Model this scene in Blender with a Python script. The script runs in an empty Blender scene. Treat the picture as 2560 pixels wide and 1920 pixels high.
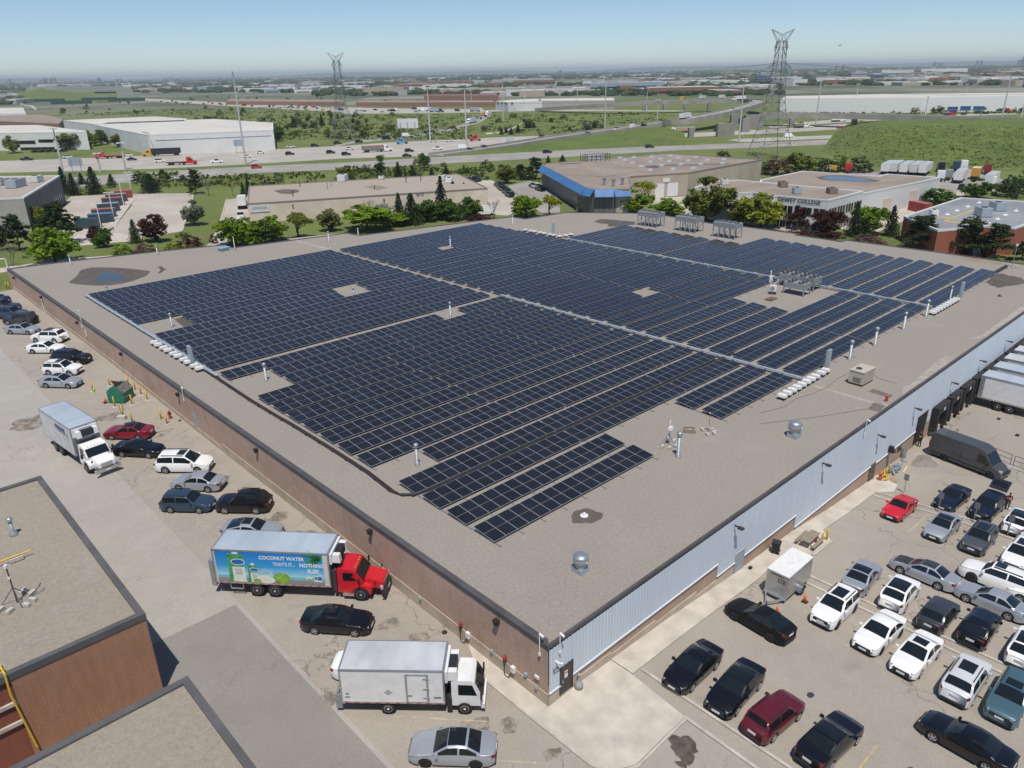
import bpy, bmesh, math, random
from mathutils import Vector, Matrix
random.seed(7)
SC = bpy.context.scene
COL = SC.collection
R = math.radians

# ------------------------------------------------------------------ camera
PITCH, ROLL, YAW, FPX = R(22.38), R(1.0294), R(42.9214), 1894.0
_fw = Vector((math.sin(YAW)*math.cos(PITCH), math.cos(YAW)*math.cos(PITCH), -math.sin(PITCH)))
_rt = Vector((math.cos(YAW), -math.sin(YAW), 0)); _up = _rt.cross(_fw)
CR = math.cos(ROLL)*_rt - math.sin(ROLL)*_up
CU = math.cos(ROLL)*_up + math.sin(ROLL)*_rt
CO = Vector((-24.76, -23.96, 35.0))
cam = bpy.data.cameras.new('camera'); co = bpy.data.objects.new('camera', cam); COL.objects.link(co)
m = Matrix((CR, CU, -_fw)).transposed().to_4x4(); m.translation = CO; co.matrix_world = m
cam.sensor_width = 36; cam.lens = FPX/2560*36; cam.clip_end = 90000; cam.clip_start = 1
SC.camera = co

def ray(px, py): return _fw + (px-1280)/FPX*CR - (py-960)/FPX*CU
def at(px, py, z):
    d = ray(px, py); t = (z-CO.z)/d.z
    return CO + t*d
def onx(px, py, x=0):
    d = ray(px, py); return CO + (x-CO.x)/d.x*d
def ony(px, py, y=0):
    d = ray(px, py); return CO + (y-CO.y)/d.y*d
def proj(P):
    d = Vector(P)-CO; z = d.dot(_fw)
    return 1280+FPX*d.dot(CR)/z, 960-FPX*d.dot(CU)/z
def hgt(P, pytop):                       # height above P whose image reaches row pytop
    a, b = 0.0, 120.0
    for _ in range(40):
        c = (a+b)/2
        if proj((P[0], P[1], P[2]+c))[1] > pytop: a = c
        else: b = c
    return a
def ppm(P):                              # source pixels per metre at P
    return FPX/(Vector(P)-CO).dot(_fw)
def Z(x0, y0, w, W=2212):
    s = w/W
    return lambda x, y: (x0+x*s, y0+y*s)

# ------------------------------------------------------------------ terrain
AK = [(-1e6,0),(0,0),(45,.5),(80,1.1),(130,1.1),(200,-2.2),(1e6,-2.2)]
BK = [(-1e6,0),(3,0),(12,-.45),(20,-1.1),(30,-1.6),(37,-2.4),(46,-3.05),(60,-3.3),(1e6,-3.3)]
CK = [(-1e6,1),(130,1),(200,0),(1e6,0)]
def pl(K, t):
    for (a, u), (b, v) in zip(K, K[1:]):
        if t <= b: return u+(v-u)*(t-a)/(b-a)
    return K[-1][1]
def zt(x, y): return pl(AK, y)+pl(BK, x)*pl(CK, y)
def gnd(px, py):
    z = -1.0
    for _ in range(30):
        P = at(px, py, z); z = .5*z+.5*zt(P.x, P.y)
    P = at(px, py, z); return Vector((P.x, P.y, zt(P.x, P.y)))
RZ = 4.45                                # roof of the solar warehouse
def roof(px, py, dz=0): return at(px, py, RZ+dz)

# ------------------------------------------------------------------ tagging
def tag(o, label=None, cat=None, group=None, kind=None):
    if label: o['label'] = label
    if cat: o['category'] = cat
    if group: o['group'] = group
    if kind: o['kind'] = kind
    return o
def thing(name, label, cat, loc=(0,0,0), rz=0.0, group=None):
    o = bpy.data.objects.new(name, None); COL.objects.link(o)
    o.location = loc; o.rotation_euler = (0,0,rz); o.empty_display_size = .1
    return tag(o, label, cat, group)
def link(name, me, parent=None, loc=None, rot=None, scale=None, mats=None):
    o = bpy.data.objects.new(name, me); COL.objects.link(o)
    if parent: o.parent = parent
    if loc is not None: o.location = loc
    if rot is not None: o.rotation_euler = rot
    if scale is not None: o.scale = scale if hasattr(scale, '__len__') else (scale,)*3
    if mats:
        for i, mm in enumerate(mats):
            if mm is None: continue
            o.material_slots[i].link = 'OBJECT'; o.material_slots[i].material = mm
    return o

# ------------------------------------------------------------------ mesh builder
class MB:
    def __init__(s): s.v, s.f, s.m = [], [], []
    def add(s, vs, fs, mi=0):
        n = len(s.v); s.v += [tuple(v) for v in vs]
        for f in fs: s.f.append([i+n for i in f]); s.m.append(mi)
        return s
    def box(s, c, d, rz=0, mi=0, top=None, M=None):
        x, y, z = d[0]/2, d[1]/2, d[2]/2
        k = top or (1, 1)
        vs = [Vector((a*x, b*y, -z)) for a, b in ((-1,-1),(1,-1),(1,1),(-1,1))]+[Vector((a*x*k[0], b*y*k[1], z)) for a, b in ((-1,-1),(1,-1),(1,1),(-1,1))]
        if M: vs = [M @ v for v in vs]
        if rz:
            q = Matrix.Rotation(rz, 3, 'Z'); vs = [q @ v for v in vs]
        vs = [v+Vector(c) for v in vs]
        return s.add(vs, [(3,2,1,0),(4,5,6,7),(0,1,5,4),(1,2,6,5),(2,3,7,6),(3,0,4,7)], mi)
    def bb(s, x0, x1, y0, y1, z0, z1, mi=0): return s.box(((x0+x1)/2,(y0+y1)/2,(z0+z1)/2),(x1-x0,y1-y0,z1-z0),mi=mi)
    def cyl(s, p, q, r0, r1=None, n=10, mi=0, caps=True):
        p, q = Vector(p), Vector(q); r1 = r0 if r1 is None else r1
        d = (q-p).normalized(); a = d.orthogonal().normalized(); b = d.cross(a)
        vs = []
        for c, r in ((p, r0), (q, r1)):
            for i in range(n):
                t = 2*math.pi*i/n; vs.append(c+r*(math.cos(t)*a+math.sin(t)*b))
        fs = [(i, (i+1) % n, n+(i+1) % n, n+i) for i in range(n)]
        if caps: fs += [tuple(range(n-1, -1, -1)), tuple(range(n, 2*n))]
        return s.add(vs, fs, mi)
    def tube(s, pts, r, n=6, mi=0):
        for a, b in zip(pts, pts[1:]): s.cyl(a, b, r, r, n, mi)
        return s
    def lathe(s, prof, c=(0,0,0), n=14, mi=0):
        vs = []; c = Vector(c)
        for r, z in prof:
            for i in range(n):
                t = 2*math.pi*i/n; vs.append(c+Vector((r*math.cos(t), r*math.sin(t), z)))
        fs = []
        for k in range(len(prof)-1):
            for i in range(n): fs.append((k*n+i, k*n+(i+1) % n, (k+1)*n+(i+1) % n, (k+1)*n+i))
        fs += [tuple(range(n-1, -1, -1)), tuple((len(prof)-1)*n+i for i in range(n))]
        return s.add(vs, fs, mi)
    def prism(s, poly, z0, z1, mi=0, mtop=None):
        n = len(poly); ar = sum(poly[i][0]*poly[(i+1) % n][1]-poly[(i+1) % n][0]*poly[i][1] for i in range(n))
        if ar < 0: poly = poly[::-1]
        vs = [(x, y, z0) for x, y in poly]+[(x, y, z1) for x, y in poly]
        s.add(vs, [(i, (i+1) % n, n+(i+1) % n, n+i) for i in range(n)]+[tuple(range(n-1, -1, -1))], mi)
        k = len(s.v)-2*n
        s.f.append([k+n+i for i in range(n)]); s.m.append(mi if mtop is None else mtop)
        return s
    def quad(s, a, b, c, d, mi=0): return s.add((a, b, c, d), [(0,1,2,3)], mi)
    def mesh(s, name, mats, smooth=False):
        me = bpy.data.meshes.new(name)
        me.from_pydata(s.v, [], s.f)
        for mm in (mats if isinstance(mats, (list, tuple)) else [mats]): me.materials.append(mm)
        me.polygons.foreach_set('material_index', s.m)
        if smooth: me.polygons.foreach_set('use_smooth', [True]*len(s.f))
        me.update(); return me
    def build(s, name, mats, parent=None, smooth=False, loc=None, rot=None):
        return link(name, s.mesh(name, mats, smooth), parent, loc, rot)

# ------------------------------------------------------------------ materials
MATS = {}
def mat(name, col, rough=.8, metal=0.0, var=0.0, scale=1.0, col2=None, bump=0.0, bscale=None, coat=0.0, spec=.5, detail=4, coord='Object', stretch=None, ramp=(.35,.65)):
    if name in MATS: return MATS[name]
    M = bpy.data.materials.new(name); M.use_nodes = True; nt = M.node_tree; N = nt.nodes; L = nt.links
    b = N['Principled BSDF']; MATS[name] = M
    c = tuple(col)+(1,)
    b.inputs['Base Color'].default_value = c; b.inputs['Roughness'].default_value = rough; b.inputs['Metallic'].default_value = metal
    b.inputs['Coat Weight'].default_value = coat; b.inputs['Coat Roughness'].default_value = .04
    b.inputs['Specular IOR Level'].default_value = spec
    if var or bump or col2:
        tc = N.new('ShaderNodeTexCoord'); src = tc.outputs[coord]
        if stretch:
            mp = N.new('ShaderNodeMapping'); mp.inputs['Scale'].default_value = stretch; L.new(src, mp.inputs[0]); src = mp.outputs[0]
        nz = N.new('ShaderNodeTexNoise'); nz.inputs['Scale'].default_value = scale; nz.inputs['Detail'].default_value = detail; L.new(src, nz.inputs['Vector'])
        rp = N.new('ShaderNodeValToRGB')
        rp.color_ramp.elements[0].position = ramp[0]; rp.color_ramp.elements[1].position = ramp[1]
        c2 = col2 or tuple(x*(1+var) for x in col)
        c1 = col if col2 else tuple(x*(1-var) for x in col)
        rp.color_ramp.elements[0].color = tuple(c1)+(1,); rp.color_ramp.elements[1].color = tuple(c2)+(1,)
        L.new(nz.outputs['Fac'], rp.inputs[0]); L.new(rp.outputs[0], b.inputs['Base Color'])
        if bump:
            n2 = N.new('ShaderNodeTexNoise'); n2.inputs['Scale'].default_value = bscale or scale*4; n2.inputs['Detail'].default_value = 3; L.new(src, n2.inputs['Vector'])
            bp = N.new('ShaderNodeBump'); bp.inputs['Strength'].default_value = bump; bp.inputs['Distance'].default_value = .05
            L.new(n2.outputs['Fac'], bp.inputs['Height']); L.new(bp.outputs[0], b.inputs['Normal'])
    return M
class NT:                                # terse node helper
    def __init__(s, name):
        s.M = bpy.data.materials.new(name); s.M.use_nodes = True; s.N = s.M.node_tree.nodes; s.L = s.M.node_tree.links; s.b = s.N['Principled BSDF']; MATS[name] = s.M
        s.tc = s.N.new('ShaderNodeTexCoord')
    def n(s, t, ins=None, **kw):
        x = s.N.new(t)
        for k, v in kw.items(): setattr(x, k, v)
        for k, v in (ins or {}).items():
            if hasattr(v, 'is_output') or isinstance(v, bpy.types.NodeSocket): s.L.new(v, x.inputs[k])
            else: x.inputs[k].default_value = v
        return x
    def noise(s, scale, detail=4, rough=.5, vec=None): return s.n('ShaderNodeTexNoise', {'Vector': vec or s.tc.outputs['Object'], 'Scale': scale, 'Detail': detail, 'Roughness': rough}).outputs['Fac']
    def ramp(s, fac, p0, c0, p1, c1):
        r = s.n('ShaderNodeValToRGB', {0: fac}); e = r.color_ramp.elements
        e[0].position, e[1].position = p0, p1
        e[0].color = (c0,)*3+(1,) if isinstance(c0, (int, float)) else tuple(c0)+(1,)
        e[1].color = (c1,)*3+(1,) if isinstance(c1, (int, float)) else tuple(c1)+(1,)
        return r.outputs[0]
    def mix(s, fac, a, b, mode='MIX'):
        x = s.n('ShaderNodeMix', data_type='RGBA', blend_type=mode)
        for i, v in ((0, fac), (6, a), (7, b)):
            if isinstance(v, bpy.types.NodeSocket): s.L.new(v, x.inputs[i])
            elif i == 0: x.inputs[i].default_value = v
            else: x.inputs[i].default_value = tuple(v)+(1,)
        return x.outputs[2]
    def math(s, op, a, b=0.0):
        return s.n('ShaderNodeMath', {0: a, 1: b}, operation=op).outputs[0]
    def map(s, scale=(1,1,1), loc=(0,0,0), rot=(0,0,0), src=None):
        return s.n('ShaderNodeMapping', {'Vector': src or s.tc.outputs['Object'], 'Scale': scale, 'Location': loc, 'Rotation': rot}).outputs[0]
    def bump(s, h, st, dist=.05):
        x = s.n('ShaderNodeBump', {'Height': h, 'Strength': st, 'Distance': dist}); s.L.new(x.outputs[0], s.b.inputs['Normal'])
    def out(s, col=None, rough=None, metal=None):
        if col is not None:
            if isinstance(col, bpy.types.NodeSocket): s.L.new(col, s.b.inputs['Base Color'])
            else: s.b.inputs['Base Color'].default_value = tuple(col)+(1,)
        if rough is not None:
            if isinstance(rough, bpy.types.NodeSocket): s.L.new(rough, s.b.inputs['Roughness'])
            else: s.b.inputs['Roughness'].default_value = rough
        if metal is not None: s.b.inputs['Metallic'].default_value = metal
        return s.M
def asphalt(name, base, crack=.5, stain=.35, mott=.12):
    t = NT(name); b = Vector(base)
    big = t.noise(.05, 5, .6); med = t.noise(.45, 6, .65); fine = t.noise(9, 3)
    c = t.ramp(big, .35, tuple(b*(1-mott)), .68, tuple(b*(1+mott)))
    c = t.mix(.35, c, t.ramp(med, .3, tuple(b*.72), .7, tuple(b*1.18)))
    c = t.mix(.25, c, t.ramp(fine, .3, tuple(b*.6), .7, tuple(b*1.3)))
    # tar stains
    st = t.ramp(t.noise(.22, 3, .5, t.map(loc=(31,7,0))), .66, 0.0, .76, 1.0)
    c = t.mix(t.math('MULTIPLY', st, stain), c, tuple(b*.45))
    # cracks
    wv = t.n('ShaderNodeMix', {0: .35}, data_type='VECTOR'); t.L.new(t.tc.outputs['Object'], wv.inputs[4])
    nz = t.n('ShaderNodeTexNoise', {'Vector': t.tc.outputs['Object'], 'Scale': .6, 'Detail': 4}); t.L.new(nz.outputs['Color'], wv.inputs[5])
    sc = t.n('ShaderNodeVectorMath', {0: nz.outputs['Color'], 'Scale': 3.0}, operation='SCALE').outputs[0]
    vv = t.n('ShaderNodeVectorMath', {0: t.tc.outputs['Object'], 1: sc}, operation='ADD').outputs[0]
    vo = t.n('ShaderNodeTexVoronoi', {'Vector': vv, 'Scale': .16}, feature='DISTANCE_TO_EDGE').outputs['Distance']
    ck = t.ramp(vo, .0, 1.0, .012, 0.0)
    mk = t.ramp(t.noise(.09, 2, .5, t.map(loc=(3,90,0))), .47, 0.0, .56, 1.0)
    c = t.mix(t.math('MULTIPLY', t.math('MULTIPLY', ck, mk), crack), c, tuple(b*.4))
    t.bump(fine, .25, .02)
    return t.out(c, .92)
# ------------------------------------------------------------------ world + sun
SUN_EL, SUN_AZ = 66.5, 39.0             # shadows run towards azimuth SUN_AZ measured from +Y to +X
w = bpy.data.worlds.new('World'); SC.world = w; w.use_nodes = True
nt = w.node_tree; bg = nt.nodes['Background']; sky = nt.nodes.new('ShaderNodeTexSky'); sky.sky_type = 'NISHITA'
sky.sun_disc = False; sky.sun_elevation = R(SUN_EL); sky.sun_rotation = R(SUN_AZ+180)
sky.air_density = .75; sky.dust_density = 0.0; sky.ozone_density = 5.0; sky.altitude = 0
nt.links.new(sky.outputs[0], bg.inputs[0]); bg.inputs[1].default_value = SKY_STRENGTH = .105
ld = bpy.data.lights.new('sun', 'SUN'); ld.energy = 4.2; ld.angle = R(.5); ld.color = (1, .94, .85)
lo = bpy.data.objects.new('sun', ld); COL.objects.link(lo)
sdir = Vector((math.sin(R(SUN_AZ))*math.cos(R(SUN_EL)), math.cos(R(SUN_AZ))*math.cos(R(SUN_EL)), -math.sin(R(SUN_EL))))
lo.rotation_euler = sdir.to_track_quat('-Z', 'Y').to_euler(); lo.location = (-40, -40, 120)
SC.view_settings.view_transform = 'Standard'; SC.view_settings.look = 'None'; SC.view_settings.exposure = 0.0; SC.view_settings.gamma = 1.0

# ------------------------------------------------------------------ common materials
C = {}
C['conc'] = mat('concrete', (.49,.445,.38), .9, var=.13, scale=.7, bump=.15, bscale=14, detail=7)
C['kerb'] = mat('kerb_concrete', (.46,.425,.37), .9, var=.16, scale=1.3, detail=6)
C['plinth'] = mat('plinth_concrete', (.46,.385,.295), .92, var=.12, scale=.9, detail=6)
C['steel'] = mat('galvanised_steel', (.34,.365,.38), .5, .45, var=.12, scale=3)
C['alu'] = mat('aluminium', (.50,.52,.54), .38, .75, var=.06, scale=4)
C['white'] = mat('white_paint', (.72,.72,.71), .45, var=.05, scale=2)
C['whitedirty'] = mat('weathered_white_paint', (.60,.60,.58), .6, var=.12, scale=.8, detail=7)
C['black'] = mat('black_rubber', (.018,.018,.02), .75)
C['dark'] = mat('dark_metal', (.045,.045,.05), .5)
C['yellow'] = mat('yellow_paint', (.62,.40,.03), .55, var=.12, scale=5)
C['red'] = mat('red_paint', (.50,.03,.03), .5, var=.1, scale=5)
C['orange'] = mat('orange_plastic', (.75,.13,.03), .5)
C['glass'] = mat('dark_glass', (.012,.016,.02), .05, spec=.7)
C['wood'] = mat('weathered_wood', (.27,.22,.17), .85, var=.25, scale=3, stretch=(1,9,9))
C['greysteel'] = mat('grey_blue_metal', (.37,.43,.47), .45, .25, var=.08, scale=2)
C['coping'] = mat('dark_metal_coping', (.080,.077,.078), .6, .0, var=.15, scale=.6)
C['coping2'] = mat('dark_grey_coping', (.098,.096,.097), .6, .0, var=.15, scale=.6)
C['cable'] = mat('black_cable', (.03,.028,.027), .7)
C['block'] = mat('concrete_block', (.48,.46,.41), .9, var=.1, scale=6)

def ground_material():
    t = NT('grassland'); v = t.tc.outputs['Object']
    big = t.noise(.0035, 6, .6); med = t.noise(.03, 6, .65); fine = t.noise(.9, 5, .7); loc = t.noise(.16, 5, .6)
    g = t.ramp(med, .30, (.085,.125,.020), .66, (.155,.190,.040))
    g = t.mix(t.ramp(loc, .45, 0.0, .78, .45), g, (.20,.185,.085))
    g = t.mix(t.ramp(fine, .35, 0.0, .75, .38), g, (.055,.085,.018))
    # the built-up plain beyond the motorways: dry soil, yards, roofs and gardens
    sep = t.n('ShaderNodeSeparateXYZ', {0: v})
    dist = t.n('ShaderNodeVectorMath', {0: v}, operation='LENGTH').outputs['Value']
    far = t.ramp(t.math('DIVIDE', dist, 3000.0), .29, 0.0, .42, 1.0)
    vo = t.n('ShaderNodeTexVoronoi', {'Vector': t.map((1/120,1/120,0)), 'Scale': 1.0}); 
    u = t.ramp(vo.outputs['Color'], .2, (.10,.115,.06), .85, (.27,.25,.22))
    u = t.mix(t.ramp(big, .42, 0.0, .60, .75), u, (.055,.085,.035))
    c = t.mix(far, g, u)
    t.bump(fine, .4, .2)
    return t.out(c, .95)
C['grass'] = ground_material()

def gridpts(lo, hi, near):
    s = set(near)
    v, st = max(near), 4.0
    while v < hi: st *= 1.35; v += st; s.add(min(v, hi))
    v, st = min(near), 4.0
    while v > lo: st *= 1.35; v -= st; s.add(max(v, lo))
    return sorted(s)
GX = gridpts(-45000, 45000, [-80,-40,-20,-10,0,3,7,12,16,20,25,30,33,37,41,46,53,60,80,100,119,140,160,200])
GY = gridpts(-3000, 60000, [-80,-40,-20,-10,0,15,30,45,60,80,100,115,130,140,150,160,170,180,190,200])
gm = MB(); gm.v = [(x, y, zt(x, y)) for y in GY for x in GX]; nx = len(GX)
gm.f = [(j*nx+i, j*nx+i+1, (j+1)*nx+i+1, (j+1)*nx+i) for j in range(len(GY)-1) for i in range(nx-1)]; gm.m = [0]*len(gm.f)
tag(gm.build('ground', C['grass']), kind='structure')

def drape(name, poly, dz, m, kind='structure', parent=None, thick=0.0, z=None, label=None, cat=None, group=None):
    bm = bmesh.new(); vs = [bm.verts.new((p[0], p[1], 0)) for p in poly]; f = bm.faces.new(vs)
    bm.normal_update()
    if f.normal.z < 0: f.normal_flip()
    x0, x1 = min(p[0] for p in poly), max(p[0] for p in poly); y0, y1 = min(p[1] for p in poly), max(p[1] for p in poly)
    bmesh.ops.triangulate(bm, faces=bm.faces[:])
    if z is None:
        for ax, K, a, b in (((1,0,0), GX, x0, x1), ((0,1,0), GY, y0, y1)):
            for k in K:
                if a < k < b:
                    bmesh.ops.bisect_plane(bm, geom=bm.verts[:]+bm.edges[:]+bm.faces[:], plane_co=Vector(ax)*k, plane_no=ax)
    bmesh.ops.triangulate(bm, faces=[q for q in bm.faces if len(q.verts) > 4])
    if thick:
        r = bmesh.ops.extrude_face_region(bm, geom=bm.faces[:])
        up = [e for e in r['geom'] if isinstance(e, bmesh.types.BMVert)]
        upset = set(up)
        for v in bm.verts:
            base = zt(v.co.x, v.co.y) if z is None else z
            v.co.z = base+dz+(thick if v in upset else 0)
        bmesh.ops.recalc_face_normals(bm, faces=bm.faces[:])
    else:
        for v in bm.verts: v.co.z = (zt(v.co.x, v.co.y) if z is None else z)+dz
    me = bpy.data.meshes.new(name); bm.to_mesh(me); bm.free(); me.materials.append(m)
    o = link(name, me, parent)
    return tag(o, label, cat, group, kind)
def strip(name, pts, wd, dz, m, closed=False, **kw):   # ribbon of even width along a polyline
    L, Rr = [], []
    for i, p in enumerate(pts):
        a = Vector(pts[max(i-1, 0)][:2]); b = Vector(pts[min(i+1, len(pts)-1)][:2]); d = (b-a).normalized(); n = Vector((-d.y, d.x))*wd/2
        L.append(Vector(p[:2])+n); Rr.append(Vector(p[:2])-n)
    return drape(name, [tuple(q) for q in L+Rr[::-1]], dz, m, **kw)

# ------------------------------------------------------------------ paving round the warehouse
C['lot'] = asphalt('parking_asphalt', (.335,.300,.255), .75, .5, .10)
C['lane'] = asphalt('lane_asphalt', (.36,.338,.305), .5, .3, .08)
C['patch'] = asphalt('patched_asphalt', (.245,.230,.210), .25, .12, .05)
C['yard'] = asphalt('dock_asphalt', (.30,.27,.235), .8, .55, .16)
drape('parking_lot', [(-9.1,-70),(170,-70),(170,.4),(.4,.4),(.4,131),(-9.1,131)], .012, C['lot'])
drape('access_lane', [(-75,-70),(-9.1,-70),(-9.1,131),(-18,150),(-75,150)], .010, C['lane'])
drape('asphalt_patch', [(-9.4,-40),(-9.4,21.9),(-24,21.9),(-24,-40)], .016, C['patch'])
drape('dock_yard', [(52,-3.4),(60.2,-3.4),(60.2,-.1),(160,-.1),(160,-60),(56,-60),(56.6,-12)], .017, C['yard'])
drape('concrete_apron', [(-1.25,.0),(-1.25,-4.5),(-.7,-5.6),(.45,-6.2),(5.2,-6.1),(5.7,-1.75),(5.7,-.02),(0,-.02)], .03, C['conc'], thick=.05)
drape('sidewalk_pavement', [(5.75,-.02),(5.75,-1.8),(21.5,-1.66),(25.2,-1.4),(27.4,-2.8),(30.8,-2.9),(32.1,-1.6),(43.4,-1.5),(44.9,-2.6),(46.6,-2.3),(47.2,-.4),(47.2,-.02)], .02, C['conc'], thick=.1)
drape('sidewalk_pavement', [(-1.25,0),(-1.25,5),(-.02,7.4),(-.02,0)], .03, C['conc'], thick=.05)
strip('kerb', [(-1.33,5),(-1.33,-4.5),(-.8,-5.75),(.45,-6.35),(5.2,-6.22)], .16, .012, C['kerb'], thick=.11)
for pts in ([(6.5,-1.9),(6.36,-12),(6.3,-24)], [(5.16,-6.1),(4.95,-12),(4.9,-24)], [(24.6,-3.6),(24.75,-17.6),(24.9,-30)], [(23.55,-3.9),(23.7,-17.6),(23.8,-30)],
            [(43.5,-1.5),(44.5,-7),(45.1,-12.9),(45.6,-30)], [(42.6,-1.7),(43.4,-7),(43.9,-12.9),(44.2,-30)], [(27.5,-2.95),(30.8,-3.0)], [(60.3,.0),(59.6,-4.0),(58.6,-10),(57.6,-20)]):
    strip('kerb', pts, .2, .012, C['kerb'], thick=.13)
# paint on the asphalt
C['line'] = None
t = NT('worn_yellow_line'); lf = t.ramp(t.noise(2.2, 5, .7), .40, 0.0, .58, .75)
C['line'] = t.out(t.mix(lf, (.335,.295,.245), (.60,.42,.12)), .9)
t = NT('worn_pale_line'); lf = t.ramp(t.noise(1.6, 5, .7), .42, 0.0, .60, .8)
C['line2'] = t.out(t.mix(lf, (.345,.305,.255), (.52,.45,.32)), .9)
def pline(x, y, a, ln, m=None, wd=.11):
    d = Vector((math.cos(a), math.sin(a)))*ln/2
    strip('parking_line', [(x-d.x, y-d.y), (x+d.x, y+d.y)], wd, .022, m or C['line2'])
for k in range(26):
    pline(-5.2, -4.2+3.95*k, R(-48), 5.6)
for k in range(6): pline(9.2, -3.6-2.75*k, 0, 4.8, C['line'])
for k in range(6): pline(21.2, -6.9-2.75*k, 0, 4.8); pline(27.2, -6.5-2.75*k, 0, 4.8)
for k in range(5): pline(40.5, -3.7-2.75*k, 0, 4.8); pline(47.2, -6.4-2.75*k, 0, 4.8)
for k in range(7): pline(-2.4+.1*k, 53.9+.95*k, R(22), 3.6, C['line'])
# oil and water stains have their own ragged outline
def blot(name, x, y, r, ry, m, seed, dz, z=None, n=26, rough=.35):
    rd = random.Random(seed); ph = [rd.uniform(0, 6.28) for _ in range(4)]
    pts = []
    for i in range(n):
        a = 2*math.pi*i/n; k = 1+rough*(.5*math.sin(2*a+ph[0])+.4*math.sin(3*a+ph[1])+.3*math.sin(5*a+ph[2])+.2*math.sin(9*a+ph[3]))
        pts.append((x+r*k*math.cos(a), y+ry*k*math.sin(a)))
    return drape(name, pts, dz, m, z=z)
def stain_mat(name, base, dark, sc=.8, p=(.38,.58)):
    t = NT(name); return t.out(t.mix(t.ramp(t.noise(sc, 6, .7), p[0], 0.0, p[1], 1.0), base, dark), .8)
C['oil'] = stain_mat('oil_stain', (.335,.295,.245), (.15,.125,.10), 1.3)
C['oil2'] = mat('dark_oil_stain', (.095,.078,.062), .6, var=.35, scale=2.5)
for i, (x, y, a, b, mm) in enumerate([(-2.7,12.6,.8,.55,'oil'),(-2.0,10.0,.5,.8,'oil'),(-2.6,39.9,1.0,.6,'oil'),(-1.9,30.2,1.1,.7,'oil'),(-1.7,26.5,1.0,.7,'oil'),(-4.5,1.9,1.1,.8,'oil'),(-2.6,.6,.6,.5,'oil'),(-2.3,-2.5,.5,.4,'oil'),(-2.2,4.0,.7,.4,'oil'),
        (3.3,-7.3,.75,.95,'oil2'),(2.3,-7.9,.25,.3,'oil2'),(-9.0,9.6,.4,.8,'oil'),(-2.9,53.5,1.2,.6,'oil'),(-5.5,61.5,1.6,1.0,'oil'),(-12.0,66.0,2.4,1.6,'oil'),(-3.5,66.2,1.3,.8,'oil'),(66,-16,3,1.2,'oil'),(72,-10,2.5,1.6,'oil'),(80,-14,4,1.4,'oil')]):
    blot('oil_stain', x, y, a, b, C[mm], 40+i, .020+.0005*(i % 3))
# ------------------------------------------------------------------ the solar warehouse
def gravel(name, base):
    t = NT(name); b = Vector(base)
    big = t.noise(.06, 5, .65); med = t.noise(.5, 6, .7); f1 = t.noise(14, 3, .7); f2 = t.noise(4.5, 4, .7)
    c = t.ramp(big, .32, tuple(b*.86), .68, tuple(b*1.12))
    c = t.mix(.30, c, t.ramp(med, .3, tuple(b*.74), .72, tuple(b*1.15)))
    c = t.mix(.5, c, t.ramp(f1, .32, tuple(b*.55), .68, tuple(b*1.42)))
    c = t.mix(.35, c, t.ramp(f2, .35, tuple(b*.7), .65, tuple(b*1.25)))
    c = t.mix(t.ramp(t.noise(.11, 4, .6, t.map(loc=(8,40,0))), .60, 0.0, .80, .45), c, (.37,.345,.30))
    t.bump(f1, .5, .03); return t.out(c, .95)
C['roof'] = gravel('gravel_roof', (.285,.258,.222))
def brick(name, c1, c2, mortar, sx=4.6, row=.11, bw=.3, ms=.012, axis='x', noise=.3):
    t = NT(name); sep = t.n('ShaderNodeSeparateXYZ', {0: t.tc.outputs['Object']})
    cb = t.n('ShaderNodeCombineXYZ', {0: sep.outputs['Y' if axis == 'x' else 'X'], 1: sep.outputs['Z']}).outputs[0]
    bt = t.n('ShaderNodeTexBrick', {'Vector': cb, 'Color1': tuple(c1)+(1,), 'Color2': tuple(c2)+(1,), 'Mortar': tuple(mortar)+(1,), 'Scale': 1.0, 'Mortar Size': ms, 'Bias': -.1, 'Brick Width': bw, 'Row Height': row})
    n = t.noise(.35, 6, .7); c = t.mix(.55, bt.outputs['Color'], t.ramp(n, .3, tuple(x*.72 for x in c1), .7, tuple(x*1.15 for x in c2)))
    n2 = t.noise(3, 4, .7, t.map((1,1,.15))); c = t.mix(noise*.6, c, t.ramp(n2, .35, tuple(x*.5 for x in c1), .65, tuple(x*1.3 for x in c1)))
    t.bump(bt.outputs['Fac'], -.6, .015); return t.out(c, .92)
C['brickw'] = brick('brown_brick', (.47,.325,.245), (.53,.385,.30), (.27,.18,.135), row=.20, bw=.42, ms=.022)
C['brickb'] = brick('tan_brick', (.41,.29,.21), (.46,.335,.25), (.30,.22,.16), row=.12, bw=.3, axis='y')
t = NT('pale_blue_siding'); n = t.noise(.25, 5, .6, t.map((1,1,.25))); n2 = t.noise(2.5, 4, .7, t.map((1,1,.06)))
c = t.mix(.4, t.ramp(n, .3, (.50,.565,.635), .7, (.565,.63,.695)), t.ramp(n2, .3, (.48,.54,.60), .7, (.60,.65,.70))); C['siding'] = t.out(c, .5)
C['doorg'] = mat('grey_steel_door', (.33,.37,.42), .5, var=.06, scale=2)
C['doorb'] = mat('dark_brown_door', (.045,.038,.036), .5, var=.15, scale=2)
C['seal'] = mat('black_dock_seal', (.020,.020,.022), .8, var=.3, scale=1.5)

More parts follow.
